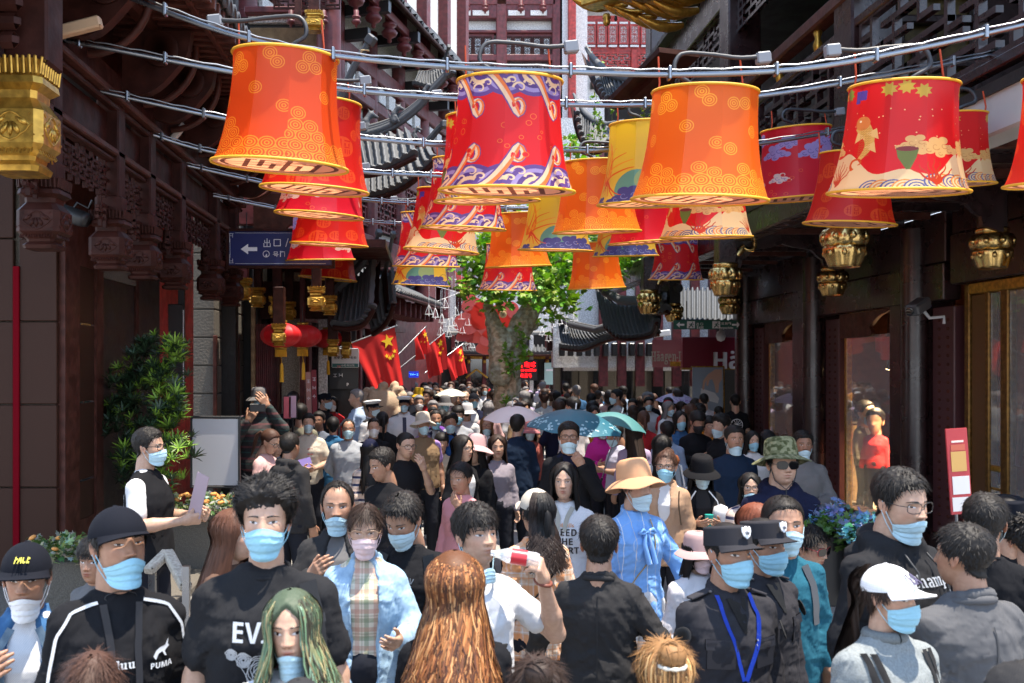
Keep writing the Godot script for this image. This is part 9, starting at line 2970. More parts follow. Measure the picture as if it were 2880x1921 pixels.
const DYE:={
	"bk":Color(0.014,0.014,0.016),"bk2":Color(0.022,0.022,0.024),"ink":Color(0.010,0.011,0.016),"ch":Color(0.036,0.035,0.036),"gy":Color(0.16,0.155,0.155),"lg":Color(0.34,0.34,0.34),"lg2":Color(0.33,0.35,0.38),"wh":Color(0.66,0.66,0.67),
	"nv":Color(0.014,0.016,0.038),"nv2":Color(0.014,0.026,0.052),"bl":Color(0.03,0.10,0.30),"bl2":Color(0.04,0.14,0.26),"lb":Color(0.36,0.46,0.62),"de":Color(0.05,0.13,0.26),"dl":Color(0.34,0.48,0.60),"te":Color(0.022,0.11,0.16),"slate":Color(0.13,0.15,0.19),
	"pk":Color(0.68,0.30,0.32),"lp":Color(0.70,0.44,0.42),"pk2":Color(0.62,0.40,0.40),"dp":Color(0.52,0.34,0.32),"mg":Color(0.52,0.03,0.27),"rd":Color(0.48,0.03,0.035),"ru":Color(0.34,0.10,0.08),"rose":Color(0.40,0.16,0.17),"or":Color(0.58,0.23,0.03),"wp":Color(0.74,0.70,0.71),
	"be":Color(0.56,0.50,0.41),"tn":Color(0.44,0.28,0.18),"tn2":Color(0.60,0.33,0.18),"kh":Color(0.23,0.155,0.09),"br":Color(0.12,0.07,0.05),"cream":Color(0.55,0.48,0.36),"ol":Color(0.20,0.19,0.14),"yel":Color(0.65,0.38,0.03),"vio":Color(0.40,0.26,0.55),"pur":Color(0.16,0.06,0.30),"lil":Color(0.45,0.36,0.52),"lv":Color(0.52,0.52,0.64),"gl":Color(0.28,0.25,0.29),
	"uni":Color(0.034,0.033,0.038),"suit":Color(0.105,0.105,0.11),"knit":Color(0.24,0.26,0.26),"camo":Color(0.20,0.20,0.13),
	"mb":Color(0.27,0.52,0.64),"mb2":Color(0.40,0.58,0.65),"mw":Color(0.70,0.70,0.70),"mw2":Color(0.44,0.58,0.63),"mp":Color(0.68,0.50,0.50),
	"bk1":Color(0.008,0.007,0.007),"dbrown":Color(0.030,0.017,0.012),"brown":Color(0.10,0.040,0.022),"brown2":Color(0.060,0.028,0.018),"copper":Color(0.10,0.038,0.015),"green0":Color(0.055,0.075,0.045),"blond":Color(0.24,0.12,0.045),"auburn":Color(0.16,0.045,0.022),"ginger":Color(0.28,0.14,0.06),"grey":Color(0.16,0.15,0.15),
}
var dyes:={}
func dye(k:String)->Variant:
	if dyes.has(k):
		return dyes[k]
	var t:Texture2D
	var sc:=3.0
	match k:
		"plaid":t=plaid_tex(Color(0.62,0.46,0.33),[[0.0,0.42,Color(0.72,0.22,0.03),0.55],[0.46,0.5,Color(0.7,0.7,0.7),0.6],[0.90,0.94,Color(0.7,0.7,0.7),0.6],[0.64,0.70,Color(0.6,0.2,0.05),0.5]]); sc=7.5
		"dress":t=plaid_tex(Color(0.66,0.58,0.46),[[0.0,0.24,Color(0.10,0.17,0.08),0.55],[0.5,0.74,Color(0.46,0.20,0.14),0.55],[0.84,0.9,Color(0.12,0.10,0.06),0.4]]); sc=11.0
		"bstripe":t=stripes_tex([[0.0,1.0,Color(0.16,0.34,0.66)],[0.1,0.13,Color(0.7,0.7,0.66)],[0.55,0.57,Color(0.62,0.5,0.35)]],256,true); sc=7.0
		"nstripe":t=stripes_tex([[0.0,1.0,Color(0.62,0.47,0.38)],[0.0,0.32,Color(0.02,0.025,0.07)],[0.32,0.36,Color(0.6,0.6,0.6)]]); sc=12.0
		"dstripe":t=stripes_tex([[0.0,1.0,Color(0.016,0.02,0.022)],[0.0,0.18,Color(0.10,0.03,0.035)],[0.5,0.62,Color(0.02,0.06,0.055)]]); sc=9.0
		"wcap":t=plaid_tex(Color(0.72,0.71,0.71),[[0.1,0.3,Color(0.50,0.49,0.50),0.45],[0.6,0.75,Color(0.52,0.51,0.52),0.35]]); sc=60.0
		"camo":return cloth(DYE.camo,"camo")
		_:
			return DYE[k]
	var m:=tri(mat(Color.WHITE,0.88,{albedo_texture=t}),sc)
	dyes[k]=m
	return m

func strip(g: MB, pts: Array, w: float, m: Material, t: Node, called: String, front := 1.0) -> void:  # a band laid along the cloth
	var b:=MB.new()
	var p:=PackedVector3Array()
	var n:=24
	for k in n:
		var s:=k/(n-1.0)
		var f:=s*(pts.size()-1)
		var i:=mini(int(f),pts.size()-2)
		var q:Vector2=pts[i].lerp(pts[i+1],f-i)
		var d:Vector2=(pts[i+1]-pts[i]).normalized()
		for sd in [-1,0,1]:
			var r:Vector2=q+v2(-d.y,d.x)*w*0.5*sd
			p.push_back(v3(r.x,r.y,0.006 if sd==0 else 0.0))
	b.grid(p,3,n)
	put(called,printed(b,g,1.0,Vector3.ZERO,front),m,t)

func blaze(t:Node,g:MB,txt:String,sc:float,x:float,y:float,m:Material,front:=1.0,serif:=false)->void:
	put("lettering",printed(letters(txt,serif),g,sc,v3(x,y,0),front),m,t)

func blob(pts:Array,depth:=0.02)->MB:
	var q:=PackedVector2Array()
	for k in range(0,pts.size(),2):
		q.push_back(v2(pts[k],pts[k+1]))
	return MB.new().prism(q,depth)

func wrist(o:Dictionary,s:float)->Vector3:
	var v:=side(ARM[o.get("la" if s<0 else "ra","dn")][1],s)
	return v

func extra(kind:String,o:Dictionary,t:Node3D,g:MB,hx:Transform3D,h:Dictionary)->void:
	var wh:Material=W.white
	var bk:Material=W.black
	match kind:
		"denim":
			put("lettering",letters("FACE"),plainm(Color(0.45,0.42,0.05),0.7),t,hx*Transform3D(Basis(Vector3.RIGHT,-0.5).scaled(v3(0.022,0.022,0.2)),v3(0.0,0.198,0.084)))
			strip(g,[v2(0.12,1.39),v2(0.135,1.2),v2(0.15,1.0)],0.035,plainm(Color(0.10,0.012,0.03),0.6),t,"bag_strap")
			for s in [-1,1]:
				strip(g,[v2(s*0.05,1.40),v2(s*0.085,1.34),v2(s*0.075,1.2)],0.03,cloth(DYE.dl*0.5,"denim"),t,"lapel")
				strip(g,[v2(s*0.09,1.22),v2(s*0.16,1.22)],0.012,cloth(DYE.dl*0.6,"denim"),t,"pocket_seam")
		"track":
			for s in [-1,1]:
				strip(g,[v2(s*0.07,1.415),v2(s*0.15,1.39),v2(s*0.195,1.32),v2(s*0.215,1.2),v2(s*0.23,1.05)],0.009,wh,t,"piping")
				strip(g,[v2(s*0.055,1.41),v2(s*0.04,1.28),v2(s*0.05,1.0)],0.022,plainm(Color(0.02,0.02,0.024),0.5),t,"jacket_edge")
			blaze(t,g,"PUMA",0.026,0.115,1.215,wh)
			put("emblem",printed(blob([-0.5,-0.3,-0.3,0.0,-0.1,0.12,0.25,0.2,0.5,0.5,0.42,0.22,0.5,0.12,0.3,0.0,0.2,-0.12,0.32,-0.4,0.2,-0.36,0.05,-0.1,-0.2,-0.2,-0.35,-0.5]),g,0.055,v3(0.115,1.262,0)),wh,t)
			put("lettering",printed(letters("luu",true),g,0.035,v3(0.0,1.235,0)),wh,t)
			var ch:=MB.new()
			ch.tube(range(13).map(func(k):return v3(0.05*sin(PI*(k/6.0-1)),1.41+0.035*(1-cos(PI*(k/6.0-1)))*0.5,0.05)),0.0016,5)
			put("necklace",ch,W.black,t)
		"evi":
			blaze(t,g,"EVI",0.075,-0.03,1.275,wh)
			for q in [[-0.05,1.20,0.022],[-0.085,1.215,0.016],[0.0,1.165,0.05],[0.03,1.12,0.04],[-0.03,1.10,0.03],[0.05,1.19,0.025]]:
				var m:=MB.new()
				for k in 7:
					var rr:float=q[2]*(1.0-0.13*k)
					m.tube(range(14).map(func(i):return v3(cos(TAU*i/13+k)*rr*(1.0+0.15*sin(i*2.4+k)),sin(TAU*i/13+k)*rr,0)),0.0013,4,false)
				put("flower_print",printed(m,g,1.0,v3(q[0],q[1],0)),plainm(Color(0.4,0.4,0.4),0.8),t)
			strip(g,[v2(0.125,1.40),v2(0.15,1.3),v2(0.17,1.1)],0.05,plainm(Color(0.03,0.028,0.028),0.8),t,"backpack_strap")
			strip(g,[v2(0.148,1.31),v2(0.152,1.285)],0.056,plainm(Color(0.05,0.048,0.048),0.6),t,"strap_pad")
		"green":
			put("dyed_hair",locks(h,1000,0.17,0.08,0.5,3,0.0026,0.34,[Color(0.12,0.19,0.10),Color(0.09,0.15,0.085),Color(0.20,0.21,0.10),Color(0.30,0.24,0.12),Color(0.14,0.22,0.15),Color(0.035,0.03,0.02)],0.1),hair_mat(Color.WHITE),t,hx)
			put("collar",MB.new().tube(range(21).map(func(k):return v3(0.078*sin(TAU*k/20),1.418-0.03*cos(TAU*k/20),-0.012+0.075*cos(TAU*k/20))),0.012,7,false),plainm(Color(0.66,0.25,0.28),0.8),t)
		"dress":
			for k in 6:
				put("button",printed(MB.new().lathe([v2(0,-0.3),v2(1,-0.2),v2(0.9,0.3),v2(0,0.4)],12,Transform3D(Basis(Vector3.RIGHT,PI/2),Vector3.ZERO)),g,0.008,v3(0.0,1.24-k*0.085,0)),plainm(Color(0.06,0.012,0.015),0.4),t)
			put("dress",garment("dress","dn","dn",true,0.98,0.016,0.003,3),dye("dress"),t)
		"deer":
			var m:=blob([-0.12,-0.5,0,-0.7,0.12,-0.5,0.2,-0.1,0.3,0.05,0.15,0.08,0,0.0,-0.15,0.08,-0.3,0.05,-0.2,-0.1])
			for s in [-1,1]:
				m.tube([v3(s*0.1,0.05,0),v3(s*0.3,0.3,0),v3(s*0.7,0.35,0),v3(s*0.85,0.65,0)],0.035,5).tube([v3(s*0.4,0.32,0),v3(s*0.42,0.65,0)],0.03,5).tube([v3(s*0.62,0.34,0),v3(s*0.62,0.7,0)],0.03,5).tube([v3(s*0.5,0.33,0),v3(s*0.7,0.15,0)],0.03,5)
			put("deer_print",printed(m,g,0.075,v3(0.0,1.24,0)),plainm(Color(0.42,0.42,0.42),0.8),t)
			for s in [-1,1]:
				strip(g,[v2(s*0.12,1.40),v2(s*0.145,1.3),v2(s*0.16,1.1)],0.055,plainm(Color(0.022,0.022,0.024),0.7),t,"backpack_strap")
		"bottle":
			var b:=MB.new()
			var a:=hx*v3(0.0,0.047,0.10)
			var e:=wrist(o,1)+v3(-0.02,0.085,0.06)
			var dir:=(e-a).normalized()
			e=a+dir*0.20
			b.tube([a,a+dir*0.02,a+dir*0.04,a+dir*0.07,a+dir*0.185,e],[0.012,0.013,0.02,0.031,0.031,0.026],16)
			put("bottle",b,plainm(Color(0.86,0.9,0.92),0.08,{metallic_specular=0.8,transparency=BaseMaterial3D.TRANSPARENCY_ALPHA,albedo_color=Color(0.9,0.93,0.95,0.35)}),t)
			put("bottle_label",MB.new().tube([a+dir*0.085,a+dir*0.15],0.0322,18,false),plainm(Color(0.55,0.03,0.04),0.35),t)
			put("wristwatch",MB.new().tube(range(13).map(func(k):return wrist(o,1)+v3(0.034*cos(TAU*k/12),0.012-0.01*sin(TAU*k/12)-0.02,0.034*sin(TAU*k/12))),0.008,6,false),plainm(Color(0.16,0.04,0.02),0.5),t)
		"copper":
			put("long_hair",locks(h,2600,0.52,0.17,1.0,21,0.0028,0.26,[Color(0.23,0.085,0.028),Color(0.32,0.13,0.045),Color(0.12,0.042,0.018),Color(0.42,0.21,0.085),Color(0.05,0.02,0.011),Color(0.19,0.07,0.024),Color(0.09,0.034,0.016)],0.30),hair_mat(Color.WHITE),t,hx)
			put("crown_hair",locks(h,1100,0.04,0.03,0.6,22,0.0032,0.0,[Color(0.23,0.085,0.028),Color(0.30,0.12,0.04),Color(0.13,0.045,0.018),Color(0.19,0.07,0.024)],0.0,0.226),hair_mat(Color.WHITE),t,hx)
			put("phone",MB.new().box(Vector3.ZERO,v3(0.075,0.155,0.009),Basis(Vector3.UP,0.5)*Basis(Vector3.RIGHT,-0.6),0.004),bk,t,Transform3D(Basis(),wrist(o,-1)+v3(-0.02,0.09,0.09)))
		"curls":
			put("curls",locks(h,600,0.20,0.24,2.5,9,0.003,0.25,[Color.WHITE],0.35),hair_mat(Color(0.022,0.013,0.010)),t,hx)
			strip(g,[v2(0.15,1.38),v2(0.0,1.2),v2(-0.16,1.0)],0.012,bk,t,"bag_strap",-1.0)
		"need":
			for q in [["NEED",1.265,0.062],["THE",1.205,0.062],["TERRT",1.145,0.062]]:
				blaze(t,g,q[0],q[2],0.015,q[1],bk)
			blaze(t,g,"devils",0.032,0.03,1.31,plainm(Color(0.6,0.3,0.15),0.8))
			for s in [-1,1]:
				strip(g,[v2(s*0.06,1.42),v2(s*0.03,1.36),v2(-0.01+s*0.02,1.27)],0.03,plainm(Color(0.34,0.33,0.29),0.9),t,"scarf")
		"shine":
			strip(g,[v2(0,1.36),v2(0.0,0.85)],0.006,plainm(o.tc_raw*0.6,0.9),t,"back_seam",-1.0)
			put("collar",MB.new().tube(range(13).map(func(k):return v3(0.075*sin(PI*(k/6.0-1)*0.75+PI),1.425+0.02*cos(PI*(k/6.0-1)*0.75),-0.022+0.072*cos(PI*(k/6.0-1)*0.75+PI))),0.017,7),t.get_node("blazer").mesh.surface_get_material(0),t)
			if o.seed==29:
				put("shirt_collar",MB.new().tube(range(13).map(func(k):return v3(0.066*sin(PI*(k/6.0-1)*0.75+PI),1.447+0.015*cos(PI*(k/6.0-1)*0.75),-0.022+0.064*cos(PI*(k/6.0-1)*0.75+PI))),0.012,7),plainm(Color(0.3,0.42,0.62),0.8),t)
		"bow":
			var m:=MB.new()
			for s in [-1,1]:
				m.tube([v3(0,1.34,0.138),v3(s*0.035,1.355,0.152),v3(s*0.055,1.335,0.148),v3(s*0.03,1.33,0.148),v3(0,1.34,0.142)],[0.008,0.013,0.010,0.011,0.008],8)
				m.tube([v3(s*0.006,1.335,0.142),v3(s*0.022,1.27,0.15),v3(s*0.02+0.03,1.15,0.152)],[0.007,0.013,0.018],8)
			put("bow",m,dye("bstripe"),t)
			strip(g,[v2(0.07,1.40),v2(0.05,1.2),v2(-0.12,0.98)],0.008,plainm(Color(0.3,0.2,0.06),0.4),t,"bag_chain")
			put("handbag",MB.new().box(v3(-0.19,0.95,0.10),v3(0.09,0.12,0.06),Basis(Vector3.UP,0.3),0.012),plainm(Color(0.38,0.2,0.12),0.6),t)
		"claw":
			put("hair_claw",MB.new().lathe([v2(0,-0.05),v2(0.03,-0.04),v2(0.045,0),v2(0.03,0.04),v2(0,0.05)],12,Transform3D(Basis(),v3(0.03,0.15,-0.12)),7,0.25),plainm(Color(0.22,0.07,0.025),0.4),t,hx)
			strip(g,[v2(0.12,1.39),v2(0.14,1.1)],0.01,plainm(Color(0.1,0.06,0.03),0.4),t,"bag_chain")
		"panels":
			for s in [-1,1]:
				strip(g,[v2(s*0.06,1.42),v2(s*0.13,1.33),v2(s*0.17,1.15)],0.012,wh,t,"piping")
			put("teal_cup",MB.new().tube([v3(0.0,1.12,0.33),v3(0.0,1.24,0.33)],[0.032,0.04],14),plainm(Color(0.02,0.3,0.26),0.4),t)
			put("white_hood",MB.new().lathe([v2(0.06,-0.07),v2(0.075,0.0),v2(0.06,0.06),v2(0,0.09)],18,Transform3D(Basis(),v3(0.12,1.24,0.26))),plainm(Color(0.6,0.6,0.6),0.8),t)
		"guard","guard2":
			var shield:=blob([-0.4,0.45,-0.2,0.38,0,0.5,0.2,0.38,0.4,0.45,0.45,0.1,0.3,-0.3,0,-0.55,-0.3,-0.3,-0.45,0.1],0.1)
			put("cap_badge",shield,wh,t,hx*Transform3D(Basis(Vector3.RIGHT,-0.12).scaled(v3(0.045,0.045,0.06)),v3(0,0.205,0.102)))
			put("badge_star",MB.new().lathe([v2(0,-0.1),v2(0.2,-0.1),v2(0.2,0.1),v2(0,0.1)],10,Transform3D(Basis(Vector3.RIGHT,PI/2),v3(0,0,0.05))),plainm(Color(0.3,0.3,0.32),0.5),t,hx*Transform3D(Basis(Vector3.RIGHT,-0.12).scaled(v3(0.045,0.045,0.06)),v3(0,0.205,0.102)))
			for s in [-1,1]:
				put("breast_pocket",printed(blob([-0.5,-0.5,0.5,-0.5,0.5,0.5,-0.5,0.5],0.12),g,0.105,v3(s*0.10,1.20,0)),cloth(DYE.uni*1.1),t)
				put("pocket_flap",printed(blob([-0.55,-0.2,0.55,-0.2,0.55,0.2,-0.55,0.2],0.2),g,0.105,v3(s*0.10,1.245,0)),cloth(DYE.uni*1.5),t)
				put("epaulette",MB.new().box(v3(s*0.125,1.428,-0.01),v3(0.11,0.012,0.045),Basis(Vector3.BACK,-s*0.33),0.004),cloth(DYE.uni*1.3),t)
				put("arm_patch",MB.new().lathe([v2(0,-0.003),v2(0.04,-0.003),v2(0.038,0.003),v2(0,0.003)],18,Transform3D(Basis(Vector3.BACK,-s*1.2)*Basis(Vector3.RIGHT,0.5),v3(s*0.232,1.27,0.04))),plainm(Color(0.012,0.012,0.013),0.9),t)
				put("snap",MB.new().lathe([v2(0,-0.004),v2(0.008,0),v2(0,0.004)],10,Transform3D(Basis(Vector3.RIGHT,0.6),v3(s*0.095,1.442,0.022))),W.steel,t)
			put("neck_opening",printed(blob([-0.5,0.6,0.5,0.6,0.08,-0.8,-0.08,-0.8],0.1),g,0.09,v3(0,1.365,0)),bk,t)
			if kind=="guard":
				var blue:=plainm(Color(0.012,0.05,0.42),0.5)
				strip(g,[v2(0.075,1.43),v2(0.085,1.35),v2(0.0,1.10)],0.022,blue,t,"lanyard")
				strip(g,[v2(-0.075,1.43),v2(-0.07,1.32),v2(-0.012,1.10)],0.014,blue,t,"lanyard")
				for k in 11:
					put("lanyard_print",printed(blob([-0.5,-0.5,0.5,-0.5,0.5,0.5,-0.5,0.5],0.6),g,0.007,v3(0.016+0.0062*k,1.155+0.0182*k,0.003)),wh,t)
				put("badge_card",MB.new().box(v3(-0.008,1.035,0.165),v3(0.065,0.085,0.006),Basis(),0.002),plainm(Color(0.05,0.18,0.5),0.2),t)
				put("badge_clip",MB.new().box(v3(-0.006,1.088,0.165),v3(0.014,0.03,0.008)),W.steel,t)
		"strap","strap0":
			strip(g,[v2(0.10,1.40),v2(0.13,1.3),v2(0.15,1.1)] if kind=="strap" else [v2(0.12,1.38),v2(-0.14,1.0)],0.04 if kind=="strap" else 0.025,plainm(Color(0.16,0.16,0.16) if kind=="strap" else Color(0.01,0.01,0.01),0.7),t,"strap",1.0 if kind=="strap" else -1.0)
		"pinkfront":
			put("front_panel",printed(blob([-0.9,0.55,0.9,0.55,1.0,0,0.9,-1.3,-0.9,-1.3,-1.0,0]),g,0.11,v3(0,1.27,0)),cloth(Color(0.62,0.40,0.52)),t)
		"chinstrap":
			put("chin_cord",MB.new().tube([hx*v3(-0.085,0.12,0.02),hx*v3(-0.06,0.02,0.04),hx*v3(0,-0.03,0.06),hx*v3(0.06,0.02,0.04),hx*v3(0.085,0.12,0.02)],0.003,5).tube([hx*v3(0,-0.03,0.06),hx*v3(0,-0.09,0.07)],0.003,5),bk,t)
		"champ":
			blaze(t,g,"Champion",0.050,0.055,1.325,wh,1.0,true)
			put("emblem",printed(MB.new().tube(range(15).map(func(k):return v3(cos(0.7+5.0*k/14),sin(0.7+5.0*k/14),0)),0.22,6),g,0.017,v3(-0.075,1.325,0)),plainm(Color(0.5,0.03,0.04),0.6),t)
			for s in [-1,1]:
				put("drawstring",MB.new().tube([v3(s*0.05,1.41,0.075),v3(s*0.055,1.36,0.135),v3(s*0.06,1.30,0.155)],0.004,6),bk,t)
			put("cord_end",MB.new().tube([v3(0.06,1.30,0.155),v3(0.062,1.275,0.158)],0.006,6),W.steel,t)
		"pinafore":
			var lea:=plainm(Color(0.014,0.014,0.016),0.32)
			for s in [-1,1]:
				for q in [0.0,0.03]:
					strip(g,[v2(s*(0.105+q),1.40),v2(s*(0.10+q),1.3),v2(s*(0.085+q),1.18),v2(s*(0.05+q),1.10)],0.022,lea,t,"strap")
			put("pinafore",pinafore_cut(),lea,t)
			put("lettering",letters("LA"),plainm(Color(0.06,0.05,0.1),0.7),t,hx*Transform3D(Basis(Vector3.RIGHT,-0.3).scaled(v3(0.045,0.045,0.2)),v3(0,0.195,0.09)))
			put("high_collar",MB.new().tube(range(17).map(func(k):return v3(0.056*sin(TAU*k/16),1.44,-0.018+0.056*cos(TAU*k/16))),0.022,8,false),cloth(DYE.knit*0.7,"knit"),t)
		"blondbun":
			put("highlights",locks(h,700,0.02,0.02,0.0,31,0.0028,0.0,[Color(0.42,0.22,0.08),Color(0.30,0.14,0.05),Color(0.09,0.045,0.02),Color(0.55,0.34,0.15)]),hair_mat(Color.WHITE),t,hx)
			put("bead_tie",MB.new().tube(range(19).map(func(k):return v3(0.045*sin(TAU*k/18),0.172,-0.095+0.045*cos(TAU*k/18))),range(19).map(func(k):return 0.005+0.003*(k % 2)),6,false),plainm(Color(0.6,0.55,0.45),0.3),t,hx)
		"vest":
			for k in 2:
				put("character",printed(strokes(["2,9,8,9 2,9,2,6 8,9,8,6 2,6,8,6 0,4,10,4 4,4,3,2 3,2,8,2 8,2,7,0","5,10,5,9 1,8,9,8 2,6,4,5 8,6,6,5 2,3,8,3 5,3,5,0 1,0,9,0"][k],0.11),g,0.055,v3(0.0-0.065*k,1.25,0),-1.0),wh,t)
			put("lettering",printed(letters("VR"),g,0.03,v3(-0.125,1.285,0),-1.0),wh,t)
			put("sleeve",garment("tee","ph","ph",false,0.98,0.018,0.003,2),cloth(DYE.wh),t)
			put("flyer",MB.new().box(v3(-0.08,1.30,0.36),v3(0.10,0.27,0.004),Basis(Vector3.UP,1.2)*Basis(Vector3.BACK,0.3)),plainm(Color(0.34,0.25,0.28),0.6),t)
		"booklet":
			put("booklet",MB.new().box(v3(-0.05,1.12,0.28),v3(0.17,0.13,0.012),Basis(Vector3.BACK,0.25)*Basis(Vector3.RIGHT,-0.5)),plainm(Color(0.16,0.12,0.36),0.5),t)
			put("chest_print",printed(blob([-0.5,-0.6,0.5,-0.6,0.5,0.6,-0.5,0.6]),g,0.06,v3(0.02,1.25,0)),plainm(Color(0.5,0.06,0.06),0.7),t)
		"greenprint":
			put("chest_print",printed(blob([-1.2,-0.5,1.2,-0.5,1.2,0.5,-1.2,0.5]),g,0.10,v3(0.0,1.17,0)),plainm(Color(0.25,0.26,0.26),0.8),t)
			blaze(t,g,"PROTECT",0.03,0.0,1.245,plainm(Color(0.03,0.3,0.08),0.7))
		"pockets":
			for s in [-1,1]:
				for y in [1.22,1.05]:
					put("pocket",printed(blob([-0.5,-0.5,0.5,-0.5,0.5,0.5,-0.5,0.5],0.2),g,0.09,v3(s*0.09,y,0)),cloth(DYE.kh*1.15),t)
			put("sleeve",garment("tee","dn","dn",false,0.98,0.021,0.003,2),cloth(DYE.vio),t)
		"hatprint":
			put("hat_print",MB.new().box(v3(0,0.195,0.098),v3(0.09,0.03,0.006),Basis(Vector3.RIGHT,-0.15)),plainm(Color(0.6,0.42,0.08),0.7),t,hx)
			put("chest_script",printed(letters("Island",true),g,0.05,v3(0.0,1.22,0)),plainm(Color(0.4,0.4,0.4),0.7),t)
		"phone","rphone":
			put("phone",MB.new().box((wrist(o,1)+wrist(o,-1))*0.5+v3(0,0.06,0.08),v3(0.075,0.15,0.009) if kind=="phone" else v3(0.15,0.075,0.009),Basis(Vector3.RIGHT,-0.9) if kind=="phone" else Basis(),0.003),bk,t)
		"whitebag":
			put("shoulder_bag",MB.new().box(v3(-0.24,1.02,-0.02),v3(0.10,0.30,0.28),Basis(),0.03).tube([v3(-0.2,1.4,-0.05),v3(-0.23,1.17,-0.1)],0.012,6).tube([v3(-0.2,1.4,0.0),v3(-0.23,1.17,0.08)],0.012,6),plainm(Color(0.6,0.58,0.55),0.7),t)
		"letteru":
			put("lettering",printed(letters("U"),g,0.10,v3(0,1.17,0)),plainm(Color(0.12,0.09,0.05),0.8),t)
		"wheel":
			var m:=MB.new().tube(range(25).map(func(k):return v3(cos(TAU*k/24),sin(TAU*k/24),0)),0.05,5,false)
			for k in 12:
				m.tube([Vector3.ZERO,v3(cos(TAU*k/12),sin(TAU*k/12),0)],0.035,4)
			put("wheel_print",printed(m,g,0.10,v3(0,1.2,0),-1.0),wh,t)
		"tie":
			strip(g,[v2(0,1.40),v2(0,1.05)],0.05,plainm(Color(0.02,0.025,0.06),0.6),t,"tie")
			for s in [-1,1]:
				put("epaulette",MB.new().box(v3(s*0.125,1.425,-0.01),v3(0.10,0.012,0.045),Basis(Vector3.BACK,-s*0.33)),plainm(Color(0.015,0.015,0.02),0.6),t)

func pinafore_cut()->MB:
	var rows:=[]
	for r in FTRUNK:
		if r[0]<1.14:
			rows.push_back([r[0],r[1]+0.032,r[2]+0.032,r[3]])
	rows.push_back([1.15,0.17,0.135,0.004])
	rows.insert(0,[0.5,0.24,0.2,0])
	return nets([],[rows,0.05],0.016,0.004,[[v3(0,1.20,0.16),v3(0,1.14,0.16),0.075]])

func make_people()->void:
	for q in PEOPLE:
		var o:Dictionary=q.duplicate()
		for k in ["tc","inner","hcol","hc","mask","gc","lc"]:
			if o.has(k):
				if k=="tc":o.tc_raw=DYE.get(o.tc,Color(0.3,0.3,0.3))
				o[k]=dye(o[k])
		if o.has("more"):
			o.more=func(t,g,hx,h):extra(q.more,o,t,g,hx,h)
		person(o)

var far_cache:={}
func far_mesh(k:String,made:Callable)->Mesh:
	if not far_cache.has(k):
		far_cache[k]=made.call().mesh(null)
	return far_cache[k]

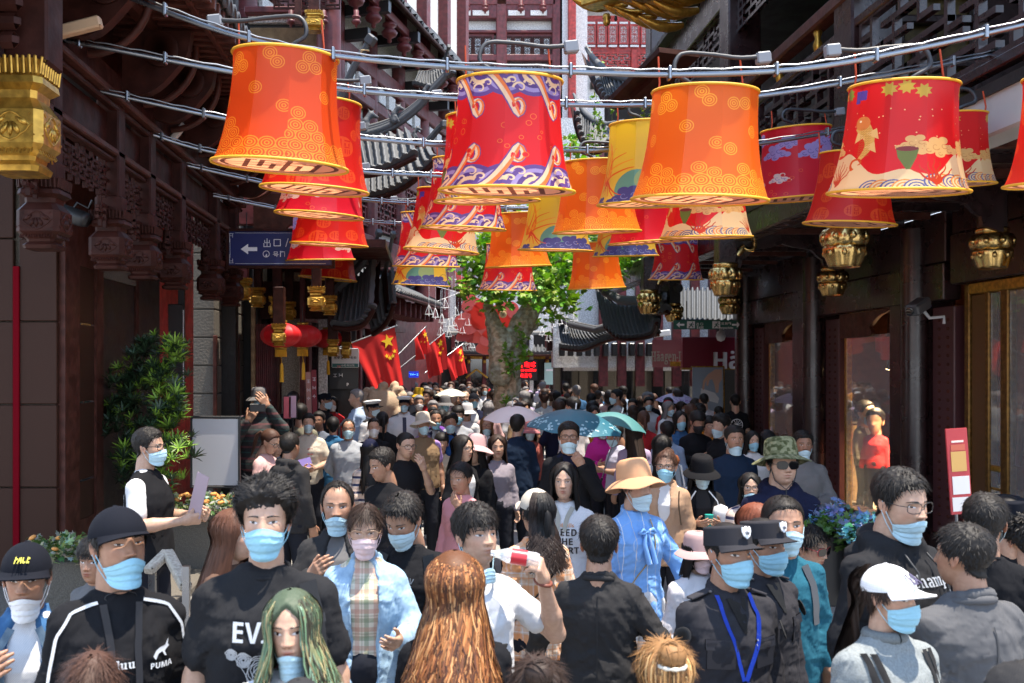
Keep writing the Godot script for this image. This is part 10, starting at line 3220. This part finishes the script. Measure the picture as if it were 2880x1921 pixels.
func make_far_crowd()->void:
	var r:=RandomNumberGenerator.new()
	r.seed=77
	var said:={}
	var up:=Transform3D(Basis(),v3(0,1.473,0.006))
	var tops:=[["white","wh"],["black","bk"],["black","bk2"],["navy","nv"],["red","rd"],["pale grey","lg"],["white","wh"],["cream","wp"],["grey","gy"],["light blue","lb"],["beige","be"],["pink","lp"],["white","wh"],["brown","kh"],["orange","or"],["denim blue","de"],["violet","lil"],["dark grey","ch"]]
	var spots:=[]
	var d:=13.6
	while d<31.5:
		var x0:=maxf(-1.75,-1.75+0.10*(d-14.0))
		var x1:=0.265*d if d<24.5 else 4.2
		var x:=x0
		while x<x1:
			var p:=v2(x+r.randf_range(-0.16,0.16),d+r.randf_range(-0.25,0.25))
			var ok:=r.randf()<0.80 and p.distance_to(v2(1.46,19.0))>0.7 and p.distance_to(v2(-0.7,14.6))>0.75 and p.distance_to(v2(-1.0,14.0))>0.5
			for q in PEOPLE:
				if ok and absf(q.x-p.x)<0.42 and absf(q.d-p.y)<0.5:
					ok=false
			if ok:
				spots.push_back(p)
			x+=0.60
		d+=0.78
	for p in spots:
		var px:float=987.8+p.x/p.y*2285.7
		var away:bool=r.randf()<(0.75 if px>1230 else 0.25)
		var turn:float=(180.0 if away else 0.0)+r.randfn()*28.0
		var fem:=r.randf()<0.5
		var tc:Array=tops[r.randi() % tops.size()]
		var hk:Array=[["black haired","bk1"],["black haired","bk1"],["dark haired","dbrown"],["brown haired","brown2"],["grey haired","grey"]][r.randi() % 5]
		var st:String=["tied","long","bob"][r.randi() % 3] if fem else ["short","buzz","short"][r.randi() % 3]
		var cap:=r.randf()<0.13
		var mask:=r.randf()<0.7
		var style:String="tee" if r.randf()<0.45 else "long"
		var pose:String="ph" if r.randf()<0.2 else "dn"
		var zone:="left of the tree" if px<1090 else ("by the tree trunk" if px<1215 else ("under the red coffee sign" if px<1290 and p.y>24 else ("beyond the umbrellas" if px<1400 else "near the ice cream shop")))
		var far:="nearer" if p.y<17 else ("midway" if p.y<23 else "distant")
		var base:="%s%s %s in %s %s, %s" % ["capped " if cap else "",hk[0],"woman" if fem else "man",tc[0],"tee" if style=="tee" else "top","back turned" if away else ("masked" if mask else "face bare")]
		var hats:=["red","white","black","tan"]
		var hat:String=hats[r.randi() % 4]
		if cap:base=base.replace("capped",hat+" capped")
		var lab:="%s, %s %s" % [base,far,zone]
		for word in [" with phone" if pose=="ph" else ""," hair tied" if st=="tied" else " hair loose" if fem else " hair short"]:
			if said.has(lab):lab+=word
		said[lab]=true
		var t:=thing("person",lab,"person",v3(p.x,0,-p.y),deg_to_rad(turn),"people of the far crowd")
		t.scale=Vector3.ONE*(r.randf_range(0.90,0.98) if fem else r.randf_range(0.96,1.05))
		var h:Dictionary=HEADS["f" if fem else "m"]
		put("body",far_mesh("b%s%s" % [fem,pose],func():return MB.new().add(arms_skin("short",pose,pose,fem,1.0,0.024,["",""])).add(head(h,false)[0],up)),skin_mat([0,0,1,2][r.randi() % 4]),t)
		put("shirt" if style=="tee" else "sweatshirt",far_mesh("g%s%s%s" % [style,fem,pose],func():return garment(style,pose,pose,fem,1.0,0.026,0.003,1)),cloth(DYE[tc[1]]),t)
		put("trousers",legs("stand" if r.randf()<0.5 else "walk")[0],cloth([DYE.nv,DYE.bk,DYE.ch,DYE.de,DYE.be][r.randi() % 5]),t)
		put("hair",far_mesh("h"+st+str(fem),func():
			var m:=MB.new().add(hair_shell(h,"long" if st in ["long","bob"] else st,0.022,0.011,0.4,false),up)
			if st in ["long","bob"]:m.add(locks(h,60,0.26 if st=="long" else 0.08,0.03,1.0,5,0.014,0.12,[Color.WHITE],0.25),up)
			return m),hair_mat(DYE[hk[1]]),t)
		if mask:
			put("face_mask",far_mesh("m"+str(fem),func():return MB.new().add(mask_mesh(h,0.0,2),up)),plainm(DYE["mb2" if r.randf()<0.7 else "mw"],0.75),t)
		if cap:
			put("cap",far_mesh("c"+str(fem),func():
				var m:=cap_mesh(h)
				return MB.new().add(m[0],up).add(m[1],up)),cloth({"red":DYE.rd,"white":DYE.wh,"black":DYE.bk,"tan":DYE.tn2}[hat]),t)
